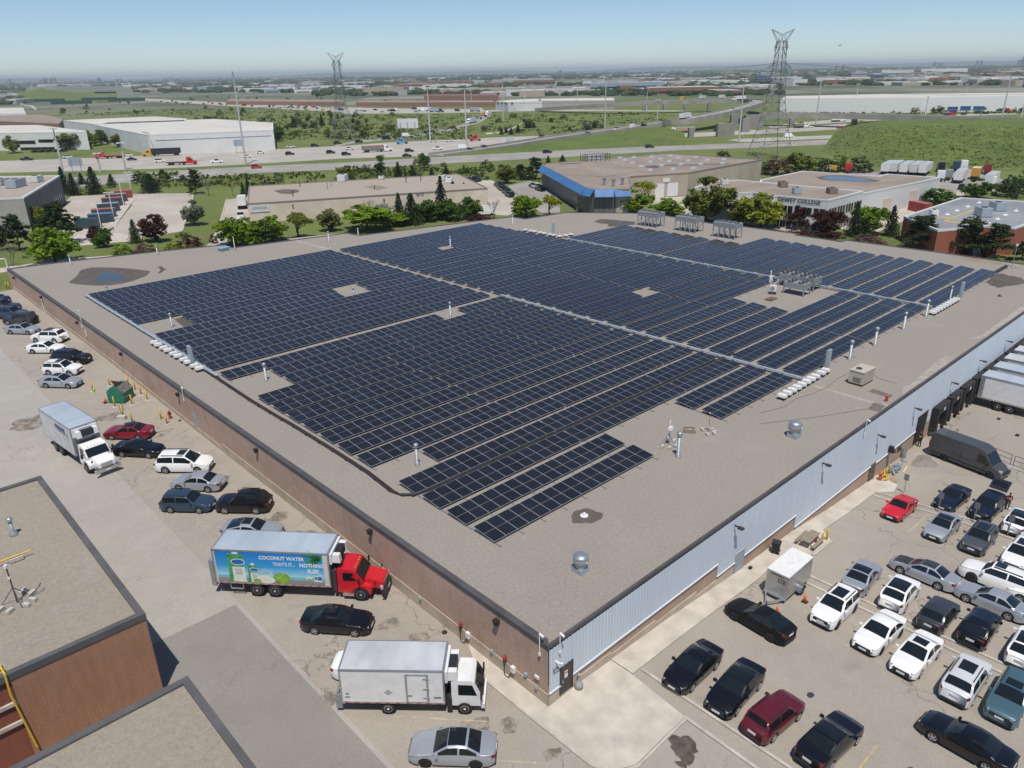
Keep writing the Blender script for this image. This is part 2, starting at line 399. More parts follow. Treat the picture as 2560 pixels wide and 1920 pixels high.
PLAN = [(0,0),(119.9,0),(119.8,21),(119.2,37.2),(117.3,37.25),(117.5,46.2),(118.8,46.3),(118.2,64.4),(117.0,64.3),(118.4,79.5),(116.1,85.5),(106.5,97.9),(94.55,98.95),(94.1,103.3),(58.7,110.95),(58.45,115),(35.35,119.2),(35.05,123.3),(24,127),(10,130.6),(0,132.4)]
WH = thing('solar_warehouse', 'low flat-roofed brick and pale blue warehouse carrying the solar panels', 'warehouse', (0,0,0))
def inset(poly, d):
    n = len(poly); out = []
    for i in range(n):
        a, b, c = Vector(poly[i-1]), Vector(poly[i]), Vector(poly[(i+1) % n])
        e1 = (b-a).normalized(); e2 = (c-b).normalized(); n1 = Vector((-e1.y, e1.x)); n2 = Vector((-e2.y, e2.x))
        k = (n1+n2); den = 1+n1.dot(n2); out.append(tuple(b+k*(d/max(den, .25))))
    return out
def coping(name, poly, wd, z0, z1, m, parent, over=.04, i0=0, i1=None):
    o, q = inset(poly, -over), inset(poly, wd); n = len(poly); b = MB(); i1 = i1 or n
    for i in range(i0, i1):
        j = (i+1) % n
        vs = [(*o[i], z0), (*o[j], z0), (*q[j], z0), (*q[i], z0), (*o[i], z1), (*o[j], z1), (*q[j], z1-.02), (*q[i], z1-.02)]
        b.add(vs, [(4,5,6,7),(0,1,5,4),(2,3,7,6),(3,2,1,0)])
    return b.build(name, m, parent)
b = MB(); pr = inset(PLAN, .12); n = len(pr)
b.add([(*p, RZ) for p in pr], [tuple(range(n))]); b.build('roof', C['roof'], WH)
coping('coping', PLAN, .36, 4.22, 4.58, C['coping'], WH, i0=1, i1=20); coping('coping', PLAN, .42, 4.22, 4.56, C['coping'], WH, i0=20, i1=21); coping('coping', PLAN, .16, 4.30, 4.55, C['coping'], WH, i0=0, i1=1)
# west wall: brick over a stepped concrete plinth
b = MB(); b.quad((0,132.4,-.5),(0,.0,-.5),(0,0,4.25),(0,132.4,4.25)); b.build('brick_wall', C['brickw'], WH)
b = MB(); ys = [0,1.6,20,45,80,131]
for y0, y1 in zip(ys, ys[1:]):
    h0, h1 = zt(-.1, y0), zt(-.1, y1); k = .95 if y0 < 40 else .55
    b.add([(-.05,y0,h0-.3),(-.05,y1,h1-.3),(-.05,y1,h1+k),(-.05,y0,h0+k),(0,y0,h0+k),(0,y1,h1+k)], [(1,0,3,2),(2,3,4,5)])
b.build('plinth', C['plinth'], WH)
# the other outer walls
b = MB()
for i in range(1, len(PLAN)-1):
    p, q = PLAN[i], PLAN[i+1]; b.quad((*p,-4),(*q,-4),(*q,4.25),(*p,4.25))
b.build('rear_wall', C['brickb'], WH)
# south wall: tan brick below, ribbed pale blue siding above
b = MB(); b.quad((0,0,-4),(119.9,0,-4),(119.9,0,1.6),(0,0,1.6)); b.build('lower_brick_wall', C['brickb'], WH)
b = MB(); xs = [0,2.5,5.7,10.4,15.3,20.3]
for x0, x1 in zip(xs, xs[1:]):
    t0 = zt((x0+x1)/2, -1); top = 1.0 if x0 < 1 else t0+.62
    b.bb(x0+.003, x1, -.06, 0, t0-.5, top)
b.build('plinth', C['plinth'], WH)
def ribs(x0, x1, z0, z1, y=-.05, p=.30, d=.028):
    b = MB(); prof = []; x = x0
    while x < x1-1e-4:
        for dx, dy in ((0,0),(p*.55,0),(p*.66,-d),(p*.9,-d)):
            if x+dx < x1: prof.append((x+dx, y+dy))
        x += p
    prof.append((x1, y)); n = len(prof)
    b.add([(a, c, z0) for a, c in prof]+[(a, c, z1) for a, c in prof], [(i, i+1, n+i+1, n+i) for i in range(n-1)])
    return b
b = MB()
for a in ((0.02,.98,1.06,4.24),(.98,2.02,2.34,4.24),(2.02,17.9,1.2,4.24),(17.9,20.38,.08,4.24),(20.38,21.62,.80,4.24),(21.62,29.9,.08,4.24),(29.9,45.0,-1.12,4.24),(45.0,46.2,-1.1,4.24),(46.2,56.2,-1.2,4.24),(56.2,59.2,.42,4.24),(59.2,60.2,-1.2,4.24),(60.2,119.9,.1,4.24)):
    q = ribs(*a); b.add(q.v, q.f)
b.build('blue_siding', C['siding'], WH)
b = MB()
for x0, x1, zz in ((0,1.0,1.03),(2.02,17.9,1.17),(17.9,20.38,.05),(21.62,29.9,.05),(29.9,45,-1.15),(46.2,56.2,-1.23)):
    b.bb(x0, x1, -.13, -.01, zz-.05, zz+.03)
b.build('flashing', mat('white_flashing', (.62,.64,.66), .4), WH)
def door(x0, x1, z0, z1, m, nm='door', y=-.04, hand=True):
    d = MB().bb(x0, x1, y-.06, y+.02, z0, z1).build(nm, m, WH)
    f = MB(); f.bb(x0-.09, x0, y-.08, y, z0, z1+.09); f.bb(x1, x1+.09, y-.08, y, z0, z1+.09); f.bb(x0, x1, y-.08, y, z1, z1+.09); f.build('frame', m, d)
    if hand: MB().bb(x0+.08, x0+.14, y-.14, y-.06, (z0+z1)/2-.1, (z0+z1)/2+.05).build('handle', C['alu'], d)
    return d
d1 = door(.98, 1.96, .30, 2.28, C['doorb']); MB().bb(1.28, 1.54, -.125, -.102, 1.4, 1.9).build('notice', C['white'], d1); MB().bb(1.30, 1.52, -.129, -.126, 1.72, 1.88).build('warning_mark', C['orange'], d1)
d2 = door(20.45, 21.55, -1.15, .72, C['doorg']); door(45.1, 46.05, -3.0, -1.12, mat('brown_door', (.12,.09,.07), .6))
s = MB().bb(.32, .74, -.14, -.11, 2.42, 2.64).build('wall_sign', C['dark'], WH)
b = MB()
for k in range(3): b.bb(.36, .70, -.146, -.142, 2.455+.06*k, 2.48+.06*k)
b.build('sign_lettering', C['white'], s)
MB().bb(51.85, 53.0, -.03, .02, -2.2, -1.3).build('window', C['glass'], WH)
MB().bb(56.25, 59.1, -.02, .4, -2.95, .38).build('open_doorway_shade', mat('dark_doorway', (.012,.012,.013), .8), WH)  # near-black block paints in the shade inside the open loading doorway
for x in (45.4, 47.3): MB().bb(x, x+.35, -.08, -.02, -2.2+(.5 if x < 46 else .9), -1.9+(.5 if x < 46 else .9)).build('wall_notice', mat('yellowish_card', (.62,.58,.35), .7), WH)
# wall lamps: dark on the brick side, grey arms on the blue side
for y in (127.4,109.8,91,72.9,54.9,36.6,18.2,4.3):
    o = MB(); o.bb(-.36, 0, y-.17, y+.17, 3.86, 3.98); o.box((-.16,y,3.74),(.3,.3,.26),top=(1,1)); o.build('wall_lamp', mat('dark_bronze', (.03,.025,.022), .55), WH)
for x, z in ((19.7,3.7),(33.6,3.6),(45.3,2.2),(54.3,2.15),(65.1,1.85),(74.5,1.95),(84.5,1.95),(94.5,1.95)):
    o = MB(); o.bb(x-.05, x+.05, -.55, -.02, z-.05, z+.05); o.box((x-.02,-.62,z-.01),(.34,.42,.12)); o.build('wall_lamp', C['dark'], WH)
o = MB(); o.bb(49.0, 49.4, -.5, -.02, -.75, -.4); o.box((49.2,-.35,-.9),(.5,.6,.2)); o.build('vent_hood', C['black'], WH)
# loading docks
for i, x in enumerate((60.5,64.6,68.7,72.7,76.8,80.9,85.0,89.1,93.2,97.3,101.4)):
    o = MB(); o.bb(x, x+3.4, -.75, -.02, -.65, .22); o.bb(x, x+.55, -.75, -.02, -2.7, -.65); o.bb(x+2.85, x+3.4, -.75, -.02, -2.7, -.65); sl = o.build('dock_seal', C['seal'], WH)
    MB().bb(x+1.5, x+1.9, -.775, -.755, -.42, -.1).build('dock_number', C['white'], sl)
    MB().bb(x+.56, x+2.84, -.12, -.06, -2.3, -.66).build('dock_door', mat('dark_dock_door', (.03,.03,.032), .6), WH)
    o = MB(); o.bb(x+.3, x+3.1, -.3, -.01, -3.4, -2.72); o.build('dock_leveller', C['plinth'], WH)
    if i < 5: MB().bb(x+3.62, x+3.78, -.5, -.02, -3.3, -2.3).build('dock_post', C['red'] if i % 2 else C['kerb'], WH)
# security cameras and pipes on the walls
for (x, y, z, pole) in ((-.12,.6,5.15,3.7),(.8,-.16,5.1,3.75),(-.12,53.3,5.1,3.7),(-.12,88.6,6.1,3.8),(41.7,-.16,5.0,3.6)):
    o = MB(); o.cyl((x,y,pole),(x,y,z),.035,n=8); o.cyl((x,y,z),(x-.0,y-.34,z-.06),.07,n=8); o.box((x,y,pole-.05),(.12,.12,.2)); o.build('security_camera', C['white'], WH)
o = MB(); o.box((.54,-.2,3.15),(.1,.3,.1)); o.cyl((.54,-.3,3.15),(.78,-.42,3.05),.06,n=8); o.build('security_camera', C['white'], WH)
for y, z in ((110.3,.7),(87.6,2.6)):
    MB().cyl((-.1,y,z),(-.1,y,3.6),.07,n=8).build('downpipe', C['white'], WH)
for y in (7.2, 2.9):
    o = MB(); o.box((-.12,y,.98),(.2,.3,.42)); o.build('socket_box', C['white'], WH)
    o = MB(); o.box((-.1,y+.78,1.25),(.16,.18,.5)); o.build('charging_holder', C['dark'], WH); MB().box((-.16,y+.74,1.42),(.14,.14,.2)).build('charging_plug', C['red'], WH)
    MB().tube([(-.12,y+.75,1.0),(-.16,y+.8,.35),(-.22,y+.6,.12),(-.2,y+.35,.18),(-.14,y+.1,.7)], .03, 6).build('charging_cable', C['cable'], WH)
for y, z in ((12.4,1.0),(4.9,1.1),(1.8,1.3),(.88,.95)): MB().box((-.1,y,z),(.16,.2,.22)).build('pipe_outlet', C['greysteel'], WH)
MB().box((-.08,.87,1.72),(.1,.34,.2)).build('wall_light', C['white'], WH)
MB().bb(-.04, .0, 50.95, 51.8, .62, 2.6).build('door', C['doorg'], WH)

# ------------------------------------------------------------------ stains and water on the roof
C['roofwet'] = stain_mat('wet_gravel', (.125,.108,.09), (.080,.070,.058), .8, (.3,.6))
C['rust'] = stain_mat('rusty_gravel', (.27,.24,.20), (.27,.19,.11), .5)
C['rpale'] = mat('dry_gravel_strip', (.34,.315,.275), .95, var=.15, scale=1.2, detail=7)
C['puddle'] = mat('puddle_water', (.035,.042,.05), .05, spec=1.0)
f4 = Z(0,420,700); f5 = Z(600,380,800); f6 = Z(1300,380,700); f7 = Z(1900,380,660); f8 = Z(1900,660,660); fk = Z(1400,900,600)
def rblot(name, f, x, y, r, ry, m, seed, k=.35, dz=.004):
    p = roof(*f(x, y)); return tag(blot(name, p.x, p.y, r, ry, m, seed, dz, z=RZ, rough=k), kind='structure')
def rpoly(name, f, pts, m, dz=.004): return drape(name, [tuple(roof(*f(*q))[:2]) for q in pts], dz, m, z=RZ)
rpoly('wet_patch', f4, [(540,905),(600,860),(640,805),(720,785),(850,785),(960,790),(1080,800),(1190,815),(1160,850),(1060,890),(960,915),(850,930),(720,928),(600,918)], C['roofwet'])
rpoly('roof_puddle', f4, [(735,888),(790,848),(820,820),(840,818),(880,832),(950,845),(985,862),(1000,878),(950,888),(870,900),(800,893)], C['puddle'], .009)
rpoly('damp_patch', f4, [(1240,780),(1275,776),(1300,795),(1318,798),(1295,812),(1270,830),(1242,833),(1262,815),(1268,800)], C['roofwet'])
rblot('wet_patch', fk, 240, 1440, 1.25, .95, C['roofwet'], 5, .2)
rblot('wet_patch', f8, 2050, 140, 5.0, 2.0, C['roofwet'], 6, .3)
rpoly('wet_patch', f6, [(580,550),(640,530),(740,535),(830,545),(910,550),(905,575),(840,578),(760,590),(690,590),(700,570),(640,565)], C['roofwet'])
rpoly('roof_puddle', f6, [(770,565),(775,548),(800,550),(790,575)], C['puddle'], .009)
rpoly('wet_patch', f4, [(1375,1195),(1480,1165),(1560,1240),(1450,1255)], C['roofwet'])
rpoly('rust_stain', f7, [(1610,870),(1900,890),(2040,930),(2010,945),(1800,920),(1640,890)], C['rust'])
rpoly('dry_strip', f5, [(330,600),(350,595),(640,672),(615,680)], C['rpale'])
rpoly('dry_strip', f5, [(330,600),(620,568),(745,562),(735,572),(610,580),(380,608)], C['rpale'], .005)
rpoly('dry_strip', f8, [(1190,1030),(1260,1010),(1500,800),(1560,770),(1640,780),(1400,960),(1200,1090)], C['rpale'])
rpoly('dry_strip', f8, [(1740,630),(1850,600),(2212,340),(2212,400),(1900,620)], C['rpale'])
rpoly('roof_seam', f8, [(440,1022),(470,1018),(900,1140),(1090,1185),(1080,1195),(890,1155)], C['rpale'])
C['mat'] = mat('roof_walk_mat', (.15,.135,.118), .9, var=.2, scale=3)
for pts, lb in (([(910,1070),(945,1045),(1115,1100),(1085,1125)], 'worn brown walk mat beside the tan rooftop unit'), ([(900,1218),(955,1158),(1050,1185),(1000,1238)], 'brown walk mat at the roof edge over the loading door')):
    o = rpoly('walk_mat', f8, pts, C['mat'], .012); o['kind'] = 'structure'
# ------------------------------------------------------------------ solar panels
t = NT('solar_cell'); sep = t.n('ShaderNodeSeparateXYZ', {0: t.tc.outputs['Object']})
def stripes(s, per, wdt):
    fr = s.math('FRACT', s.math('MULTIPLY', s.math('ADD', sep.outputs['X' if per < .3 else 'Y'], 50.0), 1/per)); return s.math('LESS_THAN', fr, wdt)
ln = stripes(t, .1867, .055)
cl = t.ramp(t.n('ShaderNodeObjectInfo').outputs['Random'], 0.0, (.0105,.0120,.0165), 1.0, (.0150,.0170,.0230))
t.out(t.mix(t.math('MULTIPLY', ln, .28), cl, (.12,.13,.15)), .16); t.b.inputs['Specular IOR Level'].default_value = .5
t.b.inputs['Coat Weight'].default_value = .0; t.b.inputs['Coat Roughness'].default_value = .03
C['cell'] = MATS['solar_cell']; C['frame'] = mat('panel_frame', (.40,.41,.43), .5, .2)
PW, PD, PT = 1.128, 2.26, .035
def panel_mesh():
    b = MB(); f = .017; x, y = PW/2, PD/2
    b.add([(-x,-y,-PT),(x,-y,-PT),(x,y,-PT),(-x,y,-PT),(-x,-y,0),(x,-y,0),(x,y,0),(-x,y,0)], [(3,2,1,0),(0,1,5,4),(1,2,6,5),(2,3,7,6),(3,0,4,7)], 1)
    b.add([(-x,-y,0),(x,-y,0),(x,y,0),(-x,y,0),(-x+f,-y+f,0),(x-f,-y+f,0),(x-f,y-f,0),(-x+f,y-f,0)], [(0,1,5,4),(1,2,6,5),(2,3,7,6),(3,0,4,7)], 1)
    g = .009
    b.quad((-x+f,-y+f,0),(x-f,-y+f,0),(x-f,-g,0),(-x+f,-g,0), 0); b.quad((-x+f,g,0),(x-f,g,0),(x-f,y-f,0),(-x+f,y-f,0), 0)
    b.quad((-x+f,-g,0),(x-f,-g,0),(x-f,g,0),(-x+f,g,0), 1)
    return b.mesh('solar_panel', [C['cell'], C['frame']])
PME = panel_mesh(); TILT = R(5.2); RACK = {}
def rack_mesh(ln, n):
    key = (round(ln, 1), n)
    if key in RACK: return RACK[key]
    b = MB(); y0, y1 = -PD/2*.995, PD/2*.995; zf = lambda y: .33+y*math.tan(TILT)-.06
    for y in (-.75, .75): b.bb(.0, ln, y-.025, y+.025, zf(y)-.03, zf(y)+.02)
    k = max(2, int(ln/2.28)+1)
    for i in range(k):
        x = .12+(ln-.24)*i/(k-1)
        b.bb(x-.03, x+.03, -1.55, 1.3, .015, .05)
        for y in (-.75, .75): b.bb(x-.025, x+.025, y-.025, y+.025, .04, zf(y)-.02)
        b.box((x,-1.6,.04),(.16,.12,.05))
    RACK[key] = b.mesh('rack', C['alu']); return RACK[key]
ORD = 'first second third fourth fifth sixth seventh eighth ninth tenth eleventh twelfth thirteenth fourteenth fifteenth'.split()
NP = 0
def row(x0, x1, ytop, label, grp):
    global NP
    n = round((x1-x0)/1.143); n = max(n, 1)
    r = thing('solar_panel_row', label, 'solar panels', (x0, ytop-PD/2*math.cos(TILT), RZ+.012), 0, grp)
    seams = n//14 if n > 16 else 0; sg = .13; pitch = (x1-x0-seams*sg)/n
    link('rack', rack_mesh(x1-x0, n), r)
    for i in range(n):
        o = link('solar_panel', PME, r); o.location = (pitch*(i+.5)+sg*(i//14 if seams else 0), 0, .33); o.rotation_euler = (TILT, 0, 0); NP += 1
def rows(block, y0, pitch, count, spans, grp, frm):
    for k in range(count):
        sp = spans(k); y = y0-pitch*k
        for i, (a, b) in enumerate(sp):
            side = '' if len(sp) == 1 else (', left piece' if i == 0 else ', right piece')
            row(a, b, y-.06, '%s row of solar panels from the %s of the %s block%s' % (ORD[k], frm, block, side), grp)
G1 = 'rows of solar panels on the warehouse roof'
rows('far left', 102.0, 3.05, 15, lambda k: {7: [(10.35,46.6)], 8: [(10.35,32.0),(36.5,46.6)], 9: [(4.65,31.4),(36.1,46.6)]}.get(k, [(4.65,46.6)]), G1, 'back')
rows('near left', 55.25, 3.083, 15, lambda k: {0: [(4.75,34.8),(38.6,46.95)], 1: [(9.25,47.0)], 2: [(9.25,47.0)], 10: [(9.3,47.05)], 13: [(4.65,22.95),(33.4,47.1)], 14: [(4.65,22.95),(33.35,47.1)]}.get(k, [(4.68,47.0)]), G1, 'back')
rows('far middle', 101.2, 3.05, 15, lambda k: {4: [(47.95,61.2),(64.6,83.0)]}.get(k, [(47.95,83.0)]), G1, 'back')
rows('near middle', 55.35, 3.1, 15, lambda k: {4: [(48.35,61.6),(65.5,83.2)], 8: [(48.5,68.95)], 9: [(48.5,68.95)], 10: [(48.5,68.95)]}.get(k, [(48.4,83.3)]), G1, 'back')
rows('far right', 76.5, 3.05, 7, lambda k: [(84.3,102.0)], G1, 'back')
rows('near right', 54.7, 3.1, 15, lambda k: [(84.4,102.1 if k < 2 else 109.2+.08*k)], G1, 'back')

# ------------------------------------------------------------------ things standing on the roof
def ting(name, bm, m, label, cat, group=None, smooth=False): return tag(bm.build(name, m, None, smooth), label, cat, group)
def trayobj(x0, y0, x1, y1, label):
    t = thing('cable_tray', label, 'cable tray', (x0, y0, RZ)); d = Vector((x1-x0, y1-y0)); ln = d.length; a = math.atan2(d.y, d.x); t.rotation_euler = (0,0,a)
    MB().bb(0, ln, -.19, .19, .30, .40).build('tray_cover', C['greysteel'], t)
    b = MB()
    for i in range(int(ln/2)): b.bb(.5+2*i, .6+2*i, -.22, .22, .0, .30)
    b.build('support', C['steel'], t)
trayobj(4.28, 102.1, 4.28, 54.6, 'long grey cable tray down the left edge of the solar panels')
trayobj(47.68, 56.0, 47.68, 8.3, 'grey cable tray in the aisle between the near left and near middle panel blocks')
trayobj(83.85, 76.5, 83.85, 9.2, 'grey cable tray in the aisle between middle and right panel blocks')
pts = [(4.2,57.9),(4.15,54),(3.98,46),(4.03,40.5),(4.12,37.9),(4.15,30.5),(4.06,24.8),(3.72,20.9),(3.85,19.8),(4.6,19.15),(6.2,18.88),(9.3,18.86),(16,18.8),(30,18.8),(47,18.7),(50,18.7)]
t = thing('cable_bundle', 'black cable bundle on rubber feet curving round the front left panels', 'cables', (4.2,57.9,RZ))
b = MB()
for k in range(4): b.tube([(x-4.2+(.09*(k-1.5) if y > 20 else .02), y-57.9+(.09*(k-1.5) if y < 20 else 0), .16) for x, y in pts], .042, 5)
b.build('cable', C['cable'], t)
acc = 0; FT = MB().box((0,0,.07),(.36,.26,.14)).mesh('cable_foot', C['black'])
for (xa, ya), (xb, yb) in zip(pts, pts[1:]):
    L = math.hypot(xb-xa, yb-ya); s = -acc % 2.3
    while s < L: link('cable_foot', FT, t, (xa+(xb-xa)*s/L-4.2, ya+(yb-ya)*s/L-57.9, 0), (0,0,math.atan2(yb-ya, xb-xa)+1.57)); s += 2.3
    acc += L
# inverters
def inverter(x, y, rz, label, grp):
    t = thing('inverter', label, 'inverter', (x, y, RZ+.01), rz, grp)
    o = MB(); o.box((0,0,.42),(.85,.62,.26),top=(.92,.9)); o.build('casing', C['white'], t)
    MB().box((.1,.05,.553),(.14,.06,.006)).build('logo_mark', C['red'], t)
    o = MB()
    for sx in (-.3,.3): o.bb(sx-.04, sx+.04, -.3, .3, 0, .29)
    o.build('stand', C['black'], t)
pos = ['nearest the camera']+['%s from the camera end' % ORD[k] for k in range(1, 9)]+['at the far end']
for k in range(10): inverter(3.72-.03*k, 58.0+1.47*k+(.0 if k % 2 else .22), 0, 'white inverter box in the line left of the panels, %s' % pos[k], 'inverters beside the left cable tray')
for k in range(10): inverter(41.8+1.03*k+(.3 if k > 7 else 0), 8.25+.02*k, R(90), 'white inverter box below the near middle panels, %s' % pos[k].replace('camera end', 'left end').replace('nearest the camera','leftmost').replace('at the far end','rightmost'), 'inverters along the near panel edge')
for k in range(9): inverter(81.0+1.07*k, 8.1, R(90), 'white inverter box below the near right panels, %s' % pos[k].replace('camera end', 'left end').replace('nearest the camera','leftmost'), 'inverters along the right panel edge')
for k in range(8): inverter(84.4, 78.8+1.36*k+(.25 if k % 2 else 0), 0, 'small white inverter box behind the far middle panels, %s' % pos[k], 'inverters behind the far panels')
for k in range(2): inverter(85.7+1.5*k, 78.4, R(90), 'white inverter box by the far right panels, %s of two' % ('left' if k == 0 else 'right'), 'inverters behind the far panels')
def cabinet(x, y, label, h=2.0, rz=0):
    t = thing('electrical_cabinet', label, 'cabinet', (x, y, RZ+.01), rz)
    MB().box((0,0,.35+h/2),(.26,.75,h)).build('door_panel', C['greysteel'], t)
    o = MB()
    for yy in (-.33,.33): o.bb(.13, .19, yy-.03, yy+.03, 0, .35+h); o.bb(.16, .9, yy-.03, yy+.03, 0, .06)
    o.tube([(.85,-.3,.05),(.17,-.3,h*.75)], .025, 5); o.tube([(.85,.3,.05),(.17,.3,h*.75)], .025, 5); o.build('stand', C['steel'], t)
cabinet(3.95, 60.9, 'tall grey electrical cabinet among the white inverters at the left edge', 1.95)
cabinet(52.4, 8.75, 'tall grey electrical cabinet beside the inverters above the tan rooftop unit', 2.0, R(90))
cabinet(91.3, 8.1, 'tall grey electrical cabinet at the far right panel edge', 2.1, R(90))
cabinet(86.0, 82.1, 'grey electrical cabinet frame behind the far middle panels', 2.0, R(45))
# vent pipes
def vent(x, y, h, r, label, kind=0):
    t = thing('vent_pipe', label, 'vent pipe', (x, y, RZ))
    MB().lathe([(r*1.9,0),(r*1.9,.06),(r*1.5,.10),(r*1.45,.26),(r*1.15,.30),(r,.31),(r,h)], n=12).build('pipe', C['steel'], t, True)
    if kind == 0: MB().lathe([(r*1.3,h-.06),(r*1.55,h),(r*1.55,h+.24),(r*1.2,h+.30)], n=12).build('cap', C['alu'], t, True)
GV = 'vent pipes on the warehouse roof'
for a in ((7.79,77.04,1.65,.11,'grey vent pipe in the roof gap at the far left panels'),(7.73,50.16,1.75,.14,'grey vent pipe in the left roof gap of the near left block'),(7.82,23.0,1.75,.14,'capped vent pipe in the gap of the nearest panel rows'),
    (33.67,73.7,.7,.14,'short vent cap in the square hole of the far left block'),(36.45,53.9,1.75,.13,'vent pipe in the aisle hole between far left and near left blocks'),(64.4,88.4,1.8,.12,'vent pipe in the small hole of the far middle block'),
    (50.9,109.8,1.9,.12,'vent pipe near the back parapet beside the pale roof strip'),(58.2,110.6,1.4,.11,'thin vent pipe at the second parapet corner'),(87.3,95.4,2.0,.12,'vent pipe near the back parapet left of the rusty puddle'),
    (34.7,116.8,2.3,.09,'thin pipe beside the blue roof hatch'),(22.9,124.1,1.5,.11,'vent pipe at the back parapet right of the large puddle'),(8.95,127.4,1.4,.11,'vent pipe at the back parapet behind the large puddle'),(7.9,104.3,.4,.12,'stub vent just above the first panel row'),
    (57.3,8.45,2.0,.15,'leftmost tall vent pipe in the row along the near panel edge'),(63.8,8.4,2.0,.15,'second tall vent pipe along the near panel edge'),(72.2,8.4,2.0,.15,'third tall vent pipe along the near panel edge'),(79.7,8.45,2.0,.15,'vent pipe at the left end of the far right inverters'),(89.3,8.8,1.9,.11,'thin vent pipe beside the far right electrical cabinet'),
    (24.5,8.4,2.05,.15,'vent pipe beside the antenna tripod on the open gravel')): vent(*a)
for x, y, lab in ((58.4,8.3,'small round roof drain by the leftmost tall vent pipe'),(96.6,4.7,'dark roof drain on the gravel near the right parapet'),(11.9,7.85,'small white roof drain in the wet stain near the front')):
    o = MB(); o.lathe([(.32,0),(.30,.05),(.12,.08),(.10,.22),(.05,.26)], n=12); ting('roof_drain', o, C['steel'] if x < 90 and x > 20 else (C['white'] if x < 20 else C['dark']), lab, 'roof drain')
def place(o, x, y, z=RZ): o.location = (x, y, z); return o
for o in [q for q in COL.objects if q.name.startswith('roof_drain')]:
    L = o['label']; place(o, *((58.4,8.3) if 'leftmost' in L else (96.6,4.7) if 'dark' in L else (11.9,7.85)), RZ+.01)
def turbine(x, y, label, s=1.0):
    t = thing('turbine_vent', label, 'roof ventilator', (x, y, RZ)); t.scale = (s,)*3
    MB().box((0,0,.2),(.82,.82,.4)).build('base', C['greysteel'], t)
    MB().lathe([(.40,.40),(.36,.55),(.33,.62),(.52,.70),(.54,1.12),(.50,1.16)], n=20).build('fan_housing', C['alu'], t, True)
    MB().lathe([(.54,1.16),(.54,1.22),(.40,1.34),(.15,1.40)], n=20).build('cap', C['alu'], t, True)
    MB().box((0,-.55,.92),(.16,.02,.1)).build('data_plate', C['white'], t)
turbine(6.66, 3.5, 'round metal ventilator nearest the front corner of the roof'); turbine(34.9, 3.35, 'round metal ventilator near the siding edge above the lot', 1.12)
# condensers and chillers
def fanbank(name, label, x, y, rz, L, W, H, leg, nf, grp=None, braces=True, cat='chiller', rowsN=1):
    t = thing(name, label, cat, (x, y, RZ), rz, grp)
    MB().bb(-L/2, L/2, -W/2, W/2, leg, leg+H).build('casing', C['steel'], t)
    b = MB()
    for i in range(1, nf): b.bb(-L/2+L*i/nf-.02, -L/2+L*i/nf+.02, -W/2-.012, W/2+.012, leg+.02, leg+H+.012)
    b.build('seam', C['alu'], t)
    for j in range(rowsN):
        for i in range(nf):
            cx, cy = -L/2+L*(i+.5)/nf, (0 if rowsN == 1 else (j-.5)*W/2); r = min(L/nf, W/rowsN)*.40
            f = MB().lathe([(r,leg+H),(r*1.02,leg+H+.16),(r*.9,leg+H+.17),(r*.88,leg+H+.05)], (cx,cy,0), 14).build('fan', C['dark'], t, True)
            MB().lathe([(r*.22,leg+H+.06),(r*.2,leg+H+.13)], (cx,cy,0), 8).build('fan_hub', C['steel'], f)
    n = nf+1 if braces else 2
    for yy in (-W/2+.08, W/2-.08):
        for i in range(n): 
            xx = -L/2+.08+(L-.16)*i/(n-1); MB().bb(xx-.07, xx+.07, yy-.07, yy+.07, 0, leg).build('leg', C['steel'], t)
        if braces:
            b = MB()
            for i in range(n-1):
                xa, xb = -L/2+.08+(L-.16)*i/(n-1), -L/2+.08+(L-.16)*(i+1)/(n-1)
                b.tube([(xa,yy,.15 if i % 2 else leg-.05),(xb,yy,leg-.05 if i % 2 else .15)], .045, 4)
            b.build('brace', C['steel'], t)
    return t
GC = 'tall chillers behind the far panels'
fanbank('rooftop_chiller', 'tall five-fan chiller on braced legs, leftmost of the far three', 106.8, 73.5, R(90), 5.0, 2.9, .95, 2.0, 5, GC)
fanbank('rooftop_chiller', 'tall four-fan chiller on braced legs in the middle of the far three', 107.3, 64.3, R(90), 5.0, 2.9, .95, 2.0, 4, GC)
fanbank('rooftop_chiller', 'tall four-fan chiller on braced legs, rightmost of the far three', 106.9, 55.2, R(90), 5.0, 2.6, .95, 2.0, 4, GC)
fanbank('rooftop_condenser', 'long eight-fan condenser in the clearing among the right panels', 82.2, 27.4, R(90), 5.6, 2.4, .95, .95, 4, None, False, 'condenser', 2)
fanbank('rooftop_condenser', 'smaller four-fan condenser in front of the long one', 78.5, 25.9, R(90), 3.2, 2.1, .80, .95, 2, None, False, 'condenser', 2)
t = thing('heat_pump', 'white heat pump with two bent pipes left of the condensers', 'heat pump', (76.0, 28.3, RZ), R(-60))
MB().box((0,0,.85),(.9,.4,.9)).build('casing', C['white'], t); MB().cyl((-.1,-.21,.85),(-.1,-.23,.85),.33,n=16).build('fan_grille', C['steel'], t)
b = MB(); b.tube([(-.35,.3,.3),(-.35,.3,2.0),(-.25,.1,2.15),(-.2,-.05,2.0)], .06, 8); b.tube([(.45,.3,.3),(.45,.3,2.0),(.55,.1,2.15),(.6,-.05,2.0)], .06, 8); b.build('pipe', C['white'], t)
MB().box((0,0,.2),(1.0,.6,.4)).build('stand', C['dark'], t)
t = thing('heat_pump', 'white pipework unit at the back corner of the long condenser', 'heat pump', (81.2, 31.5, RZ), R(20))
MB().box((0,0,.6),(.6,.4,1.1)).build('casing', C['white'], t); MB().tube([(.1,.1,1.0),(.1,.1,1.75),(.3,.1,1.85)], .08, 8).build('pipe', C['white'], t)
o = MB()
for k in range(5): o.bb(-.9, .9, -.55+.22*k, -.4+.22*k, .1, .16)
